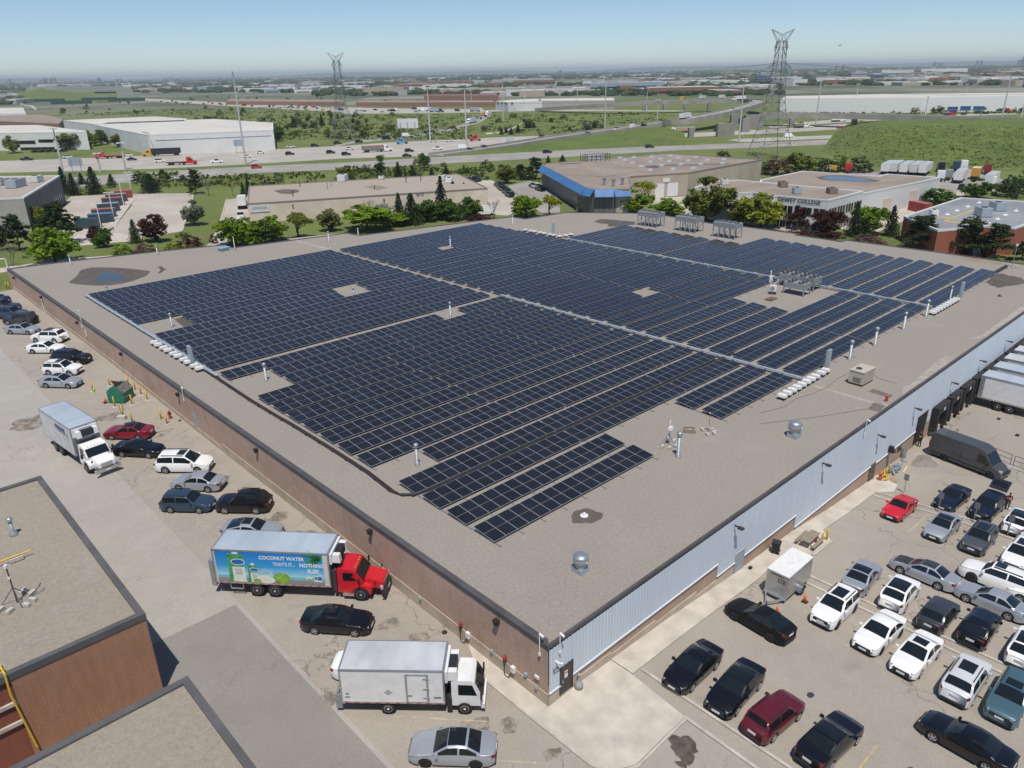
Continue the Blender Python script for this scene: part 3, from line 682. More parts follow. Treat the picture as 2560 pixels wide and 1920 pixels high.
for x in (-.8,0,.8): o.bb(x-.06, x+.06, -.55, .5, 0, .1)
place(ting('wooden_pallet', o, mat('red_brown_wood', (.20,.10,.07), .85, var=.2, scale=4), 'reddish wooden pallet on the gravel in front of the condensers', 'pallet'), 73.2, 27.0, RZ+.01)
t = thing('rooftop_unit', 'tan rooftop air handler with a round top fan near the siding edge', 'air conditioner', (51.6, 4.7, RZ), R(-2))
TAN = mat('tan_sheet_metal', (.47,.43,.35), .5, var=.07, scale=2)
MB().box((0,0,.87),(2.5,1.5,1.3)).build('casing', TAN, t); MB().box((0,0,1.54),(2.6,1.6,.05)).build('lid', TAN, t)
MB().lathe([(.30,1.565),(.30,1.65),(.24,1.66)], (-.4,.2,0), 14).build('fan', C['dark'], t)
MB().bb(-1.28, -1.255, -.5, .3, .4, .9).build('louvre', mat('dark_tan', (.20,.185,.15), .6), t); MB().bb(.2,.35,-.77,-.755,.9,1.3).build('rating_plate', C['white'], t)
MB().box((0,0,.11),(2.3,1.4,.22)).build('curb', C['dark'], t)
for k, (x, y) in enumerate(((-.6,-.77),(.6,-.77))): MB().bb(x-.45, x+.45, y, y+.012, .35, 1.35).build('access_panel', mat('tan_panel', (.40,.365,.30), .5), t)
t = thing('roof_hatch', 'pale blue sloped roof hatch at the back parapet corner', 'roof hatch', (33.1, 118.2, RZ), R(10))
MB().box((0,0,.25),(1.6,1.1,.5),top=(1.05,1.05)).build('curb', C['greysteel'], t)
MB().box((0,0,.66),(2.0,1.5,.16),top=(.9,.9)).build('lid', mat('pale_blue_lid', (.22,.36,.46), .4), t)
# antenna stands on block bases
def blocks(t, r=.75):
    b = MB()
    for x, y, a in ((-r,-.3,0),(-r,.35,0),(r,-.3,0),(r,.35,0),(-.2,-r,1.57),(.3,-r,1.57)): b.box((x,y,.13),(.42,.22,.2),rz=a)
    b.build('ballast_block', C['block'], t)
t = thing('antenna_stand', 'tripod mast with white dish and antenna held by concrete blocks', 'antenna', (25.8,10.3,RZ), R(20)); blocks(t)
b = MB(); b.cyl((0,0,.1),(0,0,2.0),.035,n=8)
for a in (0,2.1,4.2): b.tube([(.75*math.cos(a),.75*math.sin(a),.05),(0,0,1.15)], .025, 5)
b.build('mast', C['steel'], t); MB().lathe([(.05,-.06),(.26,-.02),(.28,.05),(.22,.07)], n=16).build('dish', C['white'], t, True, (-.12,-.1,1.65), (R(85),0,R(-40)))
o = MB(); o.box((.05,0,2.05),(.2,.1,.3)); o.cyl((-.02,0,2.2),(-.02,0,2.5),.012,n=5); o.cyl((.12,0,2.2),(.12,0,2.5),.012,n=5); o.build('antenna', C['white'], t)
t = thing('antenna_stand', 'low antenna rod on blocks right of the dish tripod', 'antenna', (30.3,9.2,RZ), R(60)); blocks(t, .5)
MB().cyl((0,0,.1),(0,0,1.9),.018,n=6).build('rod', C['dark'], t); MB().box((0,0,1.95),(.1,.1,.1)).build('sensor', C['white'], t)
t = thing('broken_crate', 'broken wooden crate frame lying on the gravel', 'crate', (29.4,10.6,RZ), R(35))
b = MB()
for a, c, d in (((-.55,0,.2),(.06,1.0,.4),0),((.55,0,.1),(.08,1.0,.12),.2),((0,.5,.15),(1.1,.06,.25),0),((.1,-.45,.1),(1.0,.1,.1),.15)): b.box(a, c, d)
b.build('board', C['wood'], t); MB().box((-.1,0,.1),(.4,.2,.2)).build('ballast_block', C['block'], t)
t = thing('antenna_stand', 'thin antenna mast on blocks at the far right corner of the roof', 'antenna', (116.5,8.6,RZ)); blocks(t); MB().cyl((0,0,0),(0,0,3.6),.05,n=6).build('mast', C['steel'], t); MB().box((0,0,3.6),(.3,.3,.3)).build('sensor', C['white'], t)
b = MB(); b.bb(110.2,116.5,9.0,9.6,.02,.22)
o = ting('cable_bundle', b, C['cable'], 'dark cable run leading from the last panel row to the right parapet', 'cables'); o.location.z = RZ
o = MB(); o.cyl((0,0,0),(0,0,.45),.13,n=10); o.cyl((0,0,.45),(0,0,.55),.17,n=10)
p = roof(*f8(1058,1150)); place(ting('warning_beacon', o, C['red'], 'small red pipe cap on the roof near the siding edge', 'pipe'), p.x, p.y)
t = thing('cable_run', 'loose thin cables snaking over the gravel from the inverters', 'cables', (0,0,RZ)); b = MB()
for pts in ([(1150,1005),(1000,960),(850,870),(650,960),(560,1035),(450,1085),(300,1130),(200,1200),(0,1250)], [(900,1215),(800,1230),(500,1280),(0,1340)]):
    b.tube([tuple(roof(*f8(*q)).xy)+(.02,) for q in pts], .013, 4)
b.build('cable', C['cable'], t)
# ------------------------------------------------------------------ cars
def paint(name, col, metal=.0, rough=.35):
    if name in MATS: return MATS[name]
    t = NT(name); n = t.noise(3, 5, .6)
    c = t.ramp(n, .3, tuple(x*.975 for x in col), .7, tuple(x*1.02 for x in col))
    t.b.inputs['Coat Weight'].default_value = .55; t.b.inputs['Coat Roughness'].default_value = .06
    return t.out(c, rough, metal)
PAINT = {'white': paint('white_car_paint', (.80,.80,.79)), 'black': paint('black_car_paint', (.004,.0042,.006), .0, .25), 'navy': paint('navy_car_paint', (.006,.010,.026)),
    'silver': paint('silver_car_paint', (.42,.45,.49), .45, .38), 'grey': paint('grey_car_paint', (.085,.095,.11), .3), 'dgrey': paint('dark_grey_car_paint', (.045,.05,.058), .3),
    'teal': paint('teal_car_paint', (.085,.17,.21), .4), 'blue': paint('slate_blue_car_paint', (.035,.065,.11), .3), 'maroon': paint('maroon_car_paint', (.12,.010,.020), .2), 'red': paint('red_car_paint', (.55,.012,.025)),
    'darkred': paint('dark_red_car_paint', (.25,.012,.028), .2), 'matteblack': mat('matte_black_car_paint', (.004,.004,.005), .5, spec=.35), 'vangrey': paint('van_grey_paint', (.062,.065,.072), .1, .4), 'pearl': paint('pearl_car_paint', (.62,.64,.66), .1), 'beige': paint('beige_car_paint', (.45,.38,.28)), 'orange': paint('orange_car_paint', (.62,.24,.02)), 'skyblue': paint('sky_blue_paint', (.10,.30,.55)), 'green': paint('green_truck_paint', (.02,.22,.12))}
C['tyre'] = mat('tyre_rubber', (.016,.016,.017), .85); C['rim'] = mat('alloy_rim', (.50,.51,.53), .35, .6); C['rimb'] = mat('black_rim', (.03,.03,.032), .35, .5)
C['hl'] = mat('headlight_lens', (.36,.38,.40), .1, spec=.8); C['tl'] = mat('tail_light_lens', (.20,.008,.012), .15); C['plate'] = mat('number_plate', (.66,.68,.72), .5); C['trim'] = mat('black_trim', (.022,.022,.024), .6)
C['cglass'] = mat('car_glass', (.010,.014,.016), .06, spec=.6)

SPEC = {  # L, W, H, wheelbase, belt, hood(z at cowl), nose z, deck z, x: cowl, windscreen top, rear top, rear base ; tyre r
 'sedan': dict(L=4.78,W=1.82,H=1.45,wb=2.76,belt=.93,hood=.97,nose=.73,deck=1.03,xc=.98,xt=.22,xr=-.88,xb=-1.62,r=.33),
 'coupe': dict(L=4.48,W=1.78,H=1.38,wb=2.66,belt=.92,hood=.93,nose=.71,deck=1.02,xc=.82,xt=.08,xr=-.75,xb=-1.68,r=.33),
 'fastback': dict(L=4.75,W=1.86,H=1.46,wb=2.85,belt=.97,hood=1.0,nose=.77,deck=1.10,xc=.92,xt=.18,xr=-.75,xb=-1.95,r=.35),
 'suv': dict(L=4.62,W=1.87,H=1.68,wb=2.70,belt=1.06,hood=1.08,nose=.90,deck=1.10,xc=.95,xt=.32,xr=-1.62,xb=-2.05,r=.36,rails=1),
 'bigsuv': dict(L=4.98,W=1.95,H=1.78,wb=2.90,belt=1.12,hood=1.16,nose=.98,deck=1.14,xc=1.05,xt=.45,xr=-1.85,xb=-2.25,r=.38,rails=1),
 'wagon': dict(L=4.48,W=1.74,H=1.60,wb=2.53,belt=.98,hood=1.0,nose=.78,deck=1.02,xc=.88,xt=.28,xr=-1.78,xb=-2.0,r=.33,rails=1),
 'minivan': dict(L=5.15,W=1.99,H=1.76,wb=3.05,belt=1.05,hood=1.10,nose=.80,deck=1.08,xc=1.35,xt=.45,xr=-2.02,xb=-2.35,r=.36,rails=1),
 'hatch': dict(L=4.25,W=1.80,H=1.55,wb=2.60,belt=.98,hood=1.02,nose=.76,deck=1.04,xc=.92,xt=.25,xr=-1.35,xb=-1.85,r=.34),
 'pickup': dict(L=5.8,W=2.02,H=1.92,wb=3.65,belt=1.2,hood=1.2,nose=1.02,deck=1.16,xc=1.15,xt=.55,xr=-.85,xb=-1.02,r=.40),
 'jeep': dict(L=4.6,W=1.88,H=1.85,wb=2.95,belt=1.15,hood=1.16,nose=1.06,deck=1.18,xc=.72,xt=.45,xr=-1.9,xb=-1.98,r=.41,boxy=1),
}
SPEC['sport'] = dict(SPEC['coupe'], L=4.75, W=1.88, H=1.40, wb=2.72, xc=.72, xt=.02)
SPEC['compactsuv'] = dict(SPEC['suv'], L=4.42, W=1.83, H=1.62, wb=2.64, xr=-1.35, xb=-1.95, rails=0)
def lerp(a, b, t): return a+(b-a)*t
def interp(K, x):
    for (a, u), (b, v) in zip(K, K[1:]):
        if x <= b:
            t = (x-a)/(b-a) if b > a else 0; t = max(0, min(1, t)); return u+(v-u)*t
    return K[-1][1]
def car_parts(kind):
    s = SPEC[kind]; L, W, H = s['L'], s['W'], s['H']; xf, xr_ = L/2, -L/2; wb = s['wb']; r = s['r']; boxy = s.get('boxy')
    ax = [wb/2+.04, -wb/2+.04]
    hood = s['hood']
    top = [(xr_, s['deck']-.10), (xr_+.10, s['deck']-.02), (s['xb'], s['deck']), (s['xr'], H-.05), (lerp(s['xr'], s['xt'], .45), H), (s['xt'], H-.06), (s['xc'], hood), (lerp(s['xc'], xf, .6), lerp(hood, s['nose'], .30)), (xf-.30, s['nose']+.07), (xf-.12, s['nose']), (xf, s['nose']-.16)]
    beltK = [(xr_, s['belt']), (s['xb'], s['belt']+.03), (s['xc'], s['belt']-.02), (xf, s['nose']-.1)]
    xs = set()
    n = int(L/.16)
    for i in range(n+1): xs.add(round(xr_+L*i/n, 3))
    for k in ('xb','xr','xt','xc'): xs.add(s[k])
    xs.add(xr_+.10); xs.add(xf-.12); xs.add(xf-.3); xs.add(xr_+.04); xs.add(xf-.04)
    Ra = r+.055
    for a in ax:
        for q in range(9): xs.add(round(a-Ra*math.cos(math.pi*q/8), 3))
    side0, side1 = s['xb']+.22, s['xc']-.28; bp = lerp(side0, side1, .47)
    for v in (side0, side1, bp-.05, bp+.05): xs.add(round(v, 3))
    xs = sorted(xs); xs = [x for i, x in enumerate(xs) if i == 0 or x-xs[i-1] > .012]
    rings = []
    for x in xs:
        t = interp(top, x); b = min(interp(beltK, x), t-.035)
        d = min(x-xr_, xf-x); e = .66 if not boxy else .12
        w = W/2*(1-(.25 if not boxy else .05)*max(0, 1-d/e)**2.2)
        g = max(0, min(1, (t-b-.06)/(H-s['belt']))); wr = w*(.955-(.20 if not boxy else .08)*g)
        low = .21+(.10 if d < .3 else 0)*(1-d/.3)
        for a in ax:
            if abs(x-a) < Ra: low = max(low, r+math.sqrt(max(0, Ra*Ra-(x-a)**2)))
        mid = max(low+.03, min(.56, b-.2)); wl = lambda f, u: lerp(w*.965, wr, u)
        rings.append([(x, w*.955, low), (x, w*.995, lerp(low, mid, .6)), (x, w, max(mid, low+.04)), (x, w*.985, b-.03), (x, w*.955, b+.005), (x, wl(0,.10), lerp(b, t, .10)), (x, wl(0,.86), lerp(b, t, .86)), (x, wr*.955, t-.02-.03*g), (x, wr*.86, t-.005), (x, wr*.45, t+.018*(1+g)), (x, 0, t+.024*(1+g))])
    nr = len(rings[0]); full = [rg+[(p[0], -p[1], p[2]) for p in rg[-2::-1]] for rg in rings]; m = len(full[0])
    body, parts = MB(), {k: MB() for k in ('windscreen','rear_window','side_l','side_r','bed')}
    V = [p for rg in full for p in rg]; body.v = V[:]
    def face(dst, i, j):
        dst.add([full[i][j], full[i][j+1], full[i+1][j+1], full[i+1][j]], [(3,2,1,0)])
    for i in range(len(xs)-1):
        xm = (xs[i]+xs[i+1])/2
        for j in range(m-1):
            jj = j if j < nr-1 else m-2-j   # mirrored index of band
            tgt = None
            if jj == 5 and side0 < xm < side1 and not (bp-.05 < xm < bp+.05): tgt = 'side_l' if j < nr-1 else 'side_r'
            elif jj in (8, 9) and s['xt']-.02 < xm < s['xc']-.03: tgt = 'windscreen'
            elif jj in (8, 9) and s['xb']+.05 < xm < s['xr']-.03 and kind != 'pickup': tgt = 'rear_window'
            if tgt: face(parts[tgt], i, j)
            else: body.f.append([i*m+j, (i+1)*m+j, (i+1)*m+j+1, i*m+j+1][::-1]); body.m.append(0)
    body.f.append([j for j in range(m)]); body.m.append(0); k = (len(xs)-1)*m; body.f.append([k+m-1-j for j in range(m)]); body.m.append(0)
    out = []
    def P(name, b, m, smooth=False, loc=None, par=None): out.append((name, b.mesh(name, m, smooth), loc, par))
    P('body', body, PAINT['white'], True)
    P('windscreen', parts['windscreen'], C['cglass'], True)
    if parts['rear_window'].f: P('rear_window', parts['rear_window'], C['cglass'], True)
    P('side_window', parts['side_l'], C['cglass'], True); P('side_window', parts['side_r'], C['cglass'], True)
    u = MB(); u.bb(xr_+.15, xf-.15, -W/2*.80, W/2*.80, .17, .62); P('underbody', u, C['trim'])
    # lights, grille, plates, mirrors
    wl = W/2
    for sy in (1, -1):
        h = MB(); h.box((xf-.24, sy*wl*.70, s['nose']-.07), (.36, wl*.26, .10), rz=-sy*R(34)); P('headlight', h, C['hl'])
        h = MB(); h.box((xr_+.155, sy*wl*.70, s['deck']-.16), (.22, wl*.34, .15), rz=sy*R(28)); P('tail_light', h, C['tl'])
        h = MB(); h.box((s['xc']-.22, sy*(wl+.09), s['belt']+.10), (.16, .22, .15), top=(.9,.9)); P('mirror', h, PAINT['white'])
    g = MB(); g.box((xf-.055, 0, s['nose']-.22), (.13, W*.56, .22)); g.box((xf-.03, 0, .34), (.10, W*.62, .12)); P('grille', g, C['trim'])
    g = MB(); g.box((xf+.025, 0, s['nose']-.30), (.02, .50, .13)); P('number_plate', g, C['plate'])
    g = MB(); g.box((xr_-.025, 0, s['deck']-.30), (.02, .50, .14)); P('number_plate', g, C['plate'])
    g = MB(); g.box((xr_+.02, 0, .36), (.12, W*.72, .18)); P('rear_bumper_trim', g, C['trim'])
    if s.get('rails'):
        for sy in (1, -1):
            g = MB(); g.bb(s['xr']+.25, s['xt']-.15, sy*wl*.70-.025, sy*wl*.70+.025, H-.02, H+.05); P('roof_rail', g, C['trim'])
    if kind == 'pickup':
        g = MB(); g.bb(xr_+.12, s['xb']-.1, -wl*.84, wl*.84, s['deck']+.02, s['deck']+.045); P('bed_cover', g, C['trim'])
    if kind == 'jeep':
        g = MB(); g.cyl((xr_-.02,.1,.95),(xr_-.24,.1,.95),.39,n=16); P('spare_wheel', g, C['tyre'])
    for a in ax:
        for sy in (1, -1):
            yo = sy*(wl-.02); t = MB(); t.lathe([(r*.62,-.11),(r*.94,-.115),(r,-.08),(r,.08),(r*.94,.115),(r*.62,.11)], n=20)
            t.v = [(v[0], v[2], v[1]) for v in t.v]; P('wheel', t, C['tyre'], True, (a, yo-sy*.11, r))
            q = MB(); q.lathe([(r*.66,.0),(r*.66,.035),(r*.58,.02)], n=18)
            for k in range(5):
                an = 2*math.pi*k/5; q.box((r*.34*math.cos(an), r*.34*math.sin(an), .035), (r*.62, r*.17, .03), rz=an)
            q.lathe([(r*.14,.03),(r*.12,.06)], n=8)
            q.v = [(v[0], sy*v[2]+sy*.085, v[1]) for v in q.v]; P('rim', q, C['rim'], False, None, 'wheel')
    return out
CARP = {}
def car_at(kind, color, x, y, rz, label, group='parked cars', roofm=None, rim=None, hood=None, sunroof=0, name='parked_car', z=None, hatch=False, scale=1.0):
    if kind not in CARP: CARP[kind] = car_parts(kind)
    s = SPEC[kind]; zz = zt(x, y)+.012 if z is None else z
    t = thing(name, label, 'car', (x, y, zz), rz, group); t.scale = (scale,)*3
    d = Vector((math.cos(rz), math.sin(rz)))*s['wb']/2; q = Vector((-math.sin(rz), math.cos(rz)))*.8
    if z is None:
        t.rotation_euler = (math.atan2(zt(x+q.x, y+q.y)-zt(x-q.x, y-q.y), 1.6), -math.atan2(zt(x+d.x, y+d.y)-zt(x-d.x, y-d.y), s['wb']), rz)
        t.location.z = (zt(x+d.x, y+d.y)+zt(x-d.x, y-d.y))/2+.014
    last = None
    for nm, me, loc, par in CARP[kind]:
        mats = [PAINT[color]] if nm in ('body','mirror') else ([C['rimb']] if nm == 'rim' and rim else None)
        o = link(nm, me, last if par else t, loc, None, None, mats)
        if nm == 'wheel': last = o
    H = s['H']; wr = s['W']/2*.66
    if roofm:
        x0, x1 = s['xr']+.1, s['xt']-.03
        b = MB(); n = 6
        for i in range(n):
            xa, xb = lerp(x0, x1, i/n), lerp(x0, x1, (i+1)/n)
            za = interp([(s['xr'],H-.05),(lerp(s['xr'],s['xt'],.45),H),(s['xt'],H-.06)], xa); zb = interp([(s['xr'],H-.05),(lerp(s['xr'],s['xt'],.45),H),(s['xt'],H-.06)], xb)
            for ya, yb, da, db in ((-wr,-wr*.5,.012,.045),(-wr*.5,0,.045,.056),(0,wr*.5,.056,.045),(wr*.5,wr,.045,.012)): b.quad((xa,ya,za+da),(xb,ya,zb+da),(xb,yb,zb+db),(xa,yb,za+db))
        b.build('glass_roof', C['cglass'] if roofm == 1 else roofm, t, True)
    if sunroof:
        xa, xb = (s['xt']-.85, s['xt']-.15) if sunroof == 1 else (s['xt']-1.35, s['xt']-.15)
        b = MB(); b.box(((xa+xb)/2,0,H+.035),(xb-xa, s['W']*.46,.02)); b.build('sunroof', C['cglass'], t)
    if hood: 
        b = MB(); n = 6; xc, xf = s['xc']+.05, s['L']/2-.25
        for i in range(n):
            xa, xb = lerp(xc, xf, i/n), lerp(xc, xf, (i+1)/n)
            K = [(s['xc'], s['hood']), (lerp(s['xc'], s['L']/2, .6), lerp(s['hood'], s['nose'], .30)), (s['L']/2-.30, s['nose']+.07), (s['L']/2-.12, s['nose'])]
            za, zb = interp(K, xa)+.018, interp(K, xb)+.018; ww = s['W']/2*.76
            for ya, yb, da, db in ((-ww,-ww*.5,0,.014),(-ww*.5,0,.014,.022),(0,ww*.5,.022,.014),(ww*.5,ww,.014,0)): b.quad((xa,ya,za+da),(xb,ya,zb+da),(xb,yb,zb+db),(xa,yb,za+db))
        b.build('bonnet', hood, t, True)
    if hatch:
        b = MB(); b.box((0,0,0),(1.15,1.5,.10)); h = b.build('tailgate', PAINT[color], t, False, (-s['L']/2+.1,0,H+.42), (0,R(38),0)); MB().box((-.05,0,.06),(.55,1.25,.03)).build('rear_window', C['cglass'], h)
    return t
def car(kind, color, mid, deg, side, label, **kw):     # mid = midpoint of the two visible wheels' contact points
    a = R(deg); k = SPEC[kind]['W']/2-.12; sg = 1 if side == 'L' else -1
    return car_at(kind, color, mid[0]+sg*k*math.sin(a)-.04*math.cos(a), mid[1]-sg*k*math.cos(a)-.04*math.sin(a), a, label, **kw)
GS, GWL = 'cars parked in the right lot', 'cars parked along the brick wall'
kw = dict(group=GS)
car('fastback','matteblack',(15.3,-4.52),86,'L','matte black sedan parked beside the silver cargo trailer', rim=1, **kw)
car('sedan','silver',(26.88,-7.91),5,'R','silver sedan with black roof parked nose away behind the white boxy SUV', roofm=1, **kw)
car('suv','white',(21.45,-8.31),180,'L','white boxy SUV with sunroof and dark grille next to the orange cone', sunroof=2, rim=1, **kw)
car('compactsuv','white',(26.8,-10.71),3,'R','white SUV with black glass roof seen from behind, left of the dark grey hatchback', roofm=1, **kw)
car('sedan','silver',(30.29,-10.02),89,'L','silver sedan with peeling black bonnet and roof parked sideways', roofm=mat('peeling_black', (.035,.035,.037), .4, var=.5, scale=4), hood=mat('peeling_black', (.03,.03,.03)), **kw)
car('bigsuv','white',(33.83,-14.11),92,'L','long white SUV with black wheels and sunroof parked sideways', sunroof=1, rim=1, **kw)
car('sedan','silver',(30.17,-14.72),88,'L','plain silver sedan parked sideways in front of the long white SUV', **kw)
car('hatch','dgrey',(26.33,-13.52),0,'R','dark grey hatchback seen from behind in the middle row', **kw)
car('compactsuv','black',(26.85,-16.0),1,'R','small black SUV seen from behind beside the dark grey hatchback', **kw)
car('sedan','white',(21.07,-11.53),177,'L','white sedan with black lower grille between two white neighbours', rim=1, **kw)
car('sedan','white',(20.64,-14.09),178,'L','white sedan with small sunroof facing the camera', sunroof=1, **kw)
car('bigsuv','pearl',(20.61,-17.13),1,'R','pearl white SUV with large sunroof seen from behind', sunroof=2, scale=.96, **kw)
car('bigsuv','teal',(20.77,-19.52),-179,'L','old teal SUV with chrome bumper at the right edge of the lot', sunroof=1, scale=.95, **kw)
car('compactsuv','white',(26.9,-18.85),1,'R','white SUV with black glass roof cut off by the right edge', roofm=1, **kw)
car('sedan','black',(8.62,-5.06),-178,'L','glossy black sedan nearest the concrete apron', **kw)
car('sedan','black',(8.98,-7.87),-176,'L','black luxury sedan with chrome grille, second from the apron', roofm=1, scale=1.02, **kw)
car('wagon','maroon',(8.63,-10.53),-4,'R','maroon wagon with roof rails seen from behind', **kw)
car('sedan','black',(9.3,-13.6),-4,'R','black luxury sedan seen from behind at the bottom of the lot', roofm=1, scale=1.02, **kw)
car_at('sedan','black',15.0,-18.0,R(88),'black sedan cut off by the bottom right corner', **kw)
car_at('hatch','dgrey',8.6,-17.4,R(0),'dark car of which only the roof shows at the bottom edge', **kw)
car('coupe','red',(40.93,-5.33),180,'L','red coupe with one grey front fender under the parking sign', **kw)
car('sport','navy',(46.74,-7.9),177,'L','dark navy sports coupe behind the silver luxury sedan', **kw)
car('suv','navy',(47.3,-10.7),177,'L','dark navy SUV with its tailgate raised', hatch=True, **kw)
car('sedan','silver',(40.3,-9.19),180,'L','silver luxury sedan with black glass roof below a parking sign', roofm=1, **kw)
car('suv','grey',(40.43,-12.05),-179,'L','grey SUV with sunroof facing the camera below a parking sign', sunroof=2, **kw)
car('compactsuv','white',(46.6,-13.4),1,'R','white SUV with black roof seen from behind near the man in the vest', roofm=1, **kw)
car('suv','white',(40.1,-15.1),180,'L','white SUV with sunroof right of the grey SUV', sunroof=2, **kw)
car_at('sedan','black',46.3,-17.2,R(180),'dark car barely showing at the right edge beyond the man', **kw)
car_at('sedan','white',34.4,-17.4,R(92),'white car at the right edge behind the long white SUV', **kw)
kw = dict(group=GWL)
car('sedan','silver',(-7.4,74.2),-48,'R','silver sedan with sunroof parked left of the green dumpster', sunroof=1, **kw)
car('suv','white',(-6.09,78.49),-48,'R','white SUV with sunroof and black trim behind the silver sedan', sunroof=1, **kw)
car_at('bigsuv','black',-3.6,82.4,R(-48),'black SUV between two white cars along the wall', scale=.97, **kw)
car('sedan','white',(-5.4,88.94),-46,'R','white sedan parked behind the black SUV', **kw)
car('bigsuv','white',(-3.95,93.72),128,'L','white SUV with black roof bars facing away from the wall', sunroof=2, scale=.98, **kw)
car('sedan','silver',(-5.62,100.71),-51,'R','silver sedan parked next to the grey off-roader', sunroof=1, **kw)
car('jeep','dgrey',(-4.74,106.11),131,'L','grey boxy off-roader with a spare wheel on its back', **kw)
car_at('bigsuv','blue',-4.4,111.3,R(-50),'dark blue SUV behind the grey off-roader', **kw)
car_at('pickup','dgrey',-4.6,116.6,R(-50),'dark pickup with silver bonnet stripe near the far wall end', **kw)
car_at('sedan','white',-7.5,120.3,R(-50),'white car almost hidden between dark vehicles at the left edge', **kw)
car_at('sedan','navy',-4.2,123.6,R(-50),'navy sedan beside the pair of yellow bollards', **kw)
car_at('sedan','black',-7.0,131.5,R(-50),'black car at the far left corner of the wall', **kw)
car_at('suv','grey',-6.0,136.2,R(-50),'dark grey SUV farthest along the left edge', **kw)
car_at('hatch','black',-9.2,127.8,R(-50),'black hatchback cut off by the left edge', **kw)
car('sedan','darkred',(-6.17,54.47),135,'L','dark red sedan with black roof by the fire hydrant', roofm=1, **kw)
car('sedan','black',(-6.73,49.77),-50,'R','black sedan between the dark red sedan and the white minivan', **kw)
car('minivan','white',(-4.67,43.54),-44,'R','white minivan with a sunroof', sunroof=1, **kw)
car('sedan','silver',(-5.21,39.43),130,'L','silver sedan facing away from the wall behind the blue wagon', **kw)
car('wagon','blue',(-7.18,36.39),-46,'R','slate blue wagon with roof rails', **kw)
car('suv','black',(-3.81,32.93),135,'L','black SUV with red tail lights in front of the blue wagon', **kw)
p = Vector((-5.4,28.6)); car_at('fastback','silver',-4.55,29.0,R(-47),'silver fastback SUV with a sunroof behind the coconut water truck', sunroof=1, group=GWL)
car('sedan','black',(-5.92,14.19),-49,'R','black sedan between the coconut water truck and the white box truck', sunroof=1, **kw)
car_at('sedan','white',-6.1,9.5,R(-48),'white sedan half hidden behind the white box truck', **kw)
car('sedan','silver',(-6.88,.72),134,'L','silver sedan with black panoramic roof at the bottom of the picture', roofm=1, rim=1, **kw)
# ------------------------------------------------------------------ trucks, trailers, van
def text_mesh(body, size, m, name, parent, loc, rot, extrude=.004, align='LEFT', bold=.0, sx=1.0):
    cu = bpy.data.curves.new('lettering', 'FONT'); cu.body = body; cu.size = size; cu.extrude = extrude; cu.offset = bold; cu.align_x = align; cu.resolution_u = 2
    o = bpy.data.objects.new('lettering', cu); COL.objects.link(o)
    dg = bpy.context.evaluated_depsgraph_get(); me = bpy.data.meshes.new_from_object(o.evaluated_get(dg)); bpy.data.objects.remove(o); bpy.data.curves.remove(cu)
    me.materials.clear(); me.materials.append(m)
    return link(name, me, parent, loc, rot, (sx, 1, 1))
C['btyre'] = C['tyre']; C['chrome'] = mat('chrome', (.6,.6,.6), .2, .9); C['boxroof'] = mat('translucent_box_roof', (.36,.42,.48), .42, var=.10, scale=.7, detail=7, stretch=(1,.35,1))
C['boxroof2'] = mat('pale_box_roof', (.46,.48,.50), .4, var=.14, scale=.8, detail=7, bump=.6, bscale=1.2, stretch=(1,.5,1))
def bigwheel(t, x, y, r=.52, w=.28, dual=False, rim=None):
    sy = 1 if y > 0 else -1; a = MB(); ww = w*(1.9 if dual else 1)/2
    a.lathe([(r*.55,-ww),(r*.95,-ww),(r,-ww*.75),(r,ww*.75),(r*.95,ww),(r*.55,ww)], n=22); a.v = [(v[0], v[2], v[1]) for v in a.v]
    o = link('wheel', a.mesh('wheel', C['tyre'], True), t, (x, y-sy*ww, r))
    q = MB(); q.lathe([(r*.58,ww*.6),(r*.58,ww*1.02),(r*.5,ww*.98),(r*.42,ww*.72),(r*.2,ww*.78),(r*.18,ww*1.05),(r*.1,ww*1.08)], n=18); q.v = [(v[0], sy*v[2], v[1]) for v in q.v]
    link('rim', q.mesh('rim', rim or C['rim'], True), o)
def extrude_side(b, prof, W, mi=0, taper=None):      # prof in (x,z), extruded over width W; taper(z)->factor
    n = len(prof); ar = sum(prof[i][0]*prof[(i+1) % n][1]-prof[(i+1) % n][0]*prof[i][1] for i in range(n))
    if ar < 0: prof = prof[::-1]
    tp = taper or (lambda z: 1.0)
    vs = [(x, -W/2*tp(z), z) for x, z in prof]+[(x, W/2*tp(z), z) for x, z in prof]
    b.add(vs, [tuple(range(n)), tuple(range(2*n-1, n-1, -1))]+[(i, n+i, n+(i+1) % n, (i+1) % n) for i in range(n)], mi)
def reefer(t, x, z, W, m=None):
    b = MB(); b.bb(x, x+.16, -W/2*.93, W/2*.93, z-.75, z+.05); 
    for sy in (-1, 1): b.box((x+.42, sy*W/2*.62, z-.42), (.6,.42,.62), top=(.8,.9))
    b.build('refrigeration_unit', C['white'], t)
    MB().box((x+.40,0,z-.40),(.5,W*.52,.55),top=(.9,.95)).build('refrigeration_grille', C['trim'], t)
def truck_base(name, label, midR, deg, wb, W=2.45):
    a = R(deg); k = W/2; cx, cy = midR[0]-k*math.sin(a), midR[1]+k*math.cos(a)          # right side contacts -> centre line
    rx, ry = cx-math.cos(a)*wb/2, cy-math.sin(a)*wb/2
    t = thing(name, label, 'truck', (rx, ry, zt(rx, ry)+.012), a); fx, fy = rx+math.cos(a)*wb, ry+math.sin(a)*wb
    t.rotation_euler = (0, -math.atan2(zt(fx, fy)-zt(rx, ry), wb), a); return t
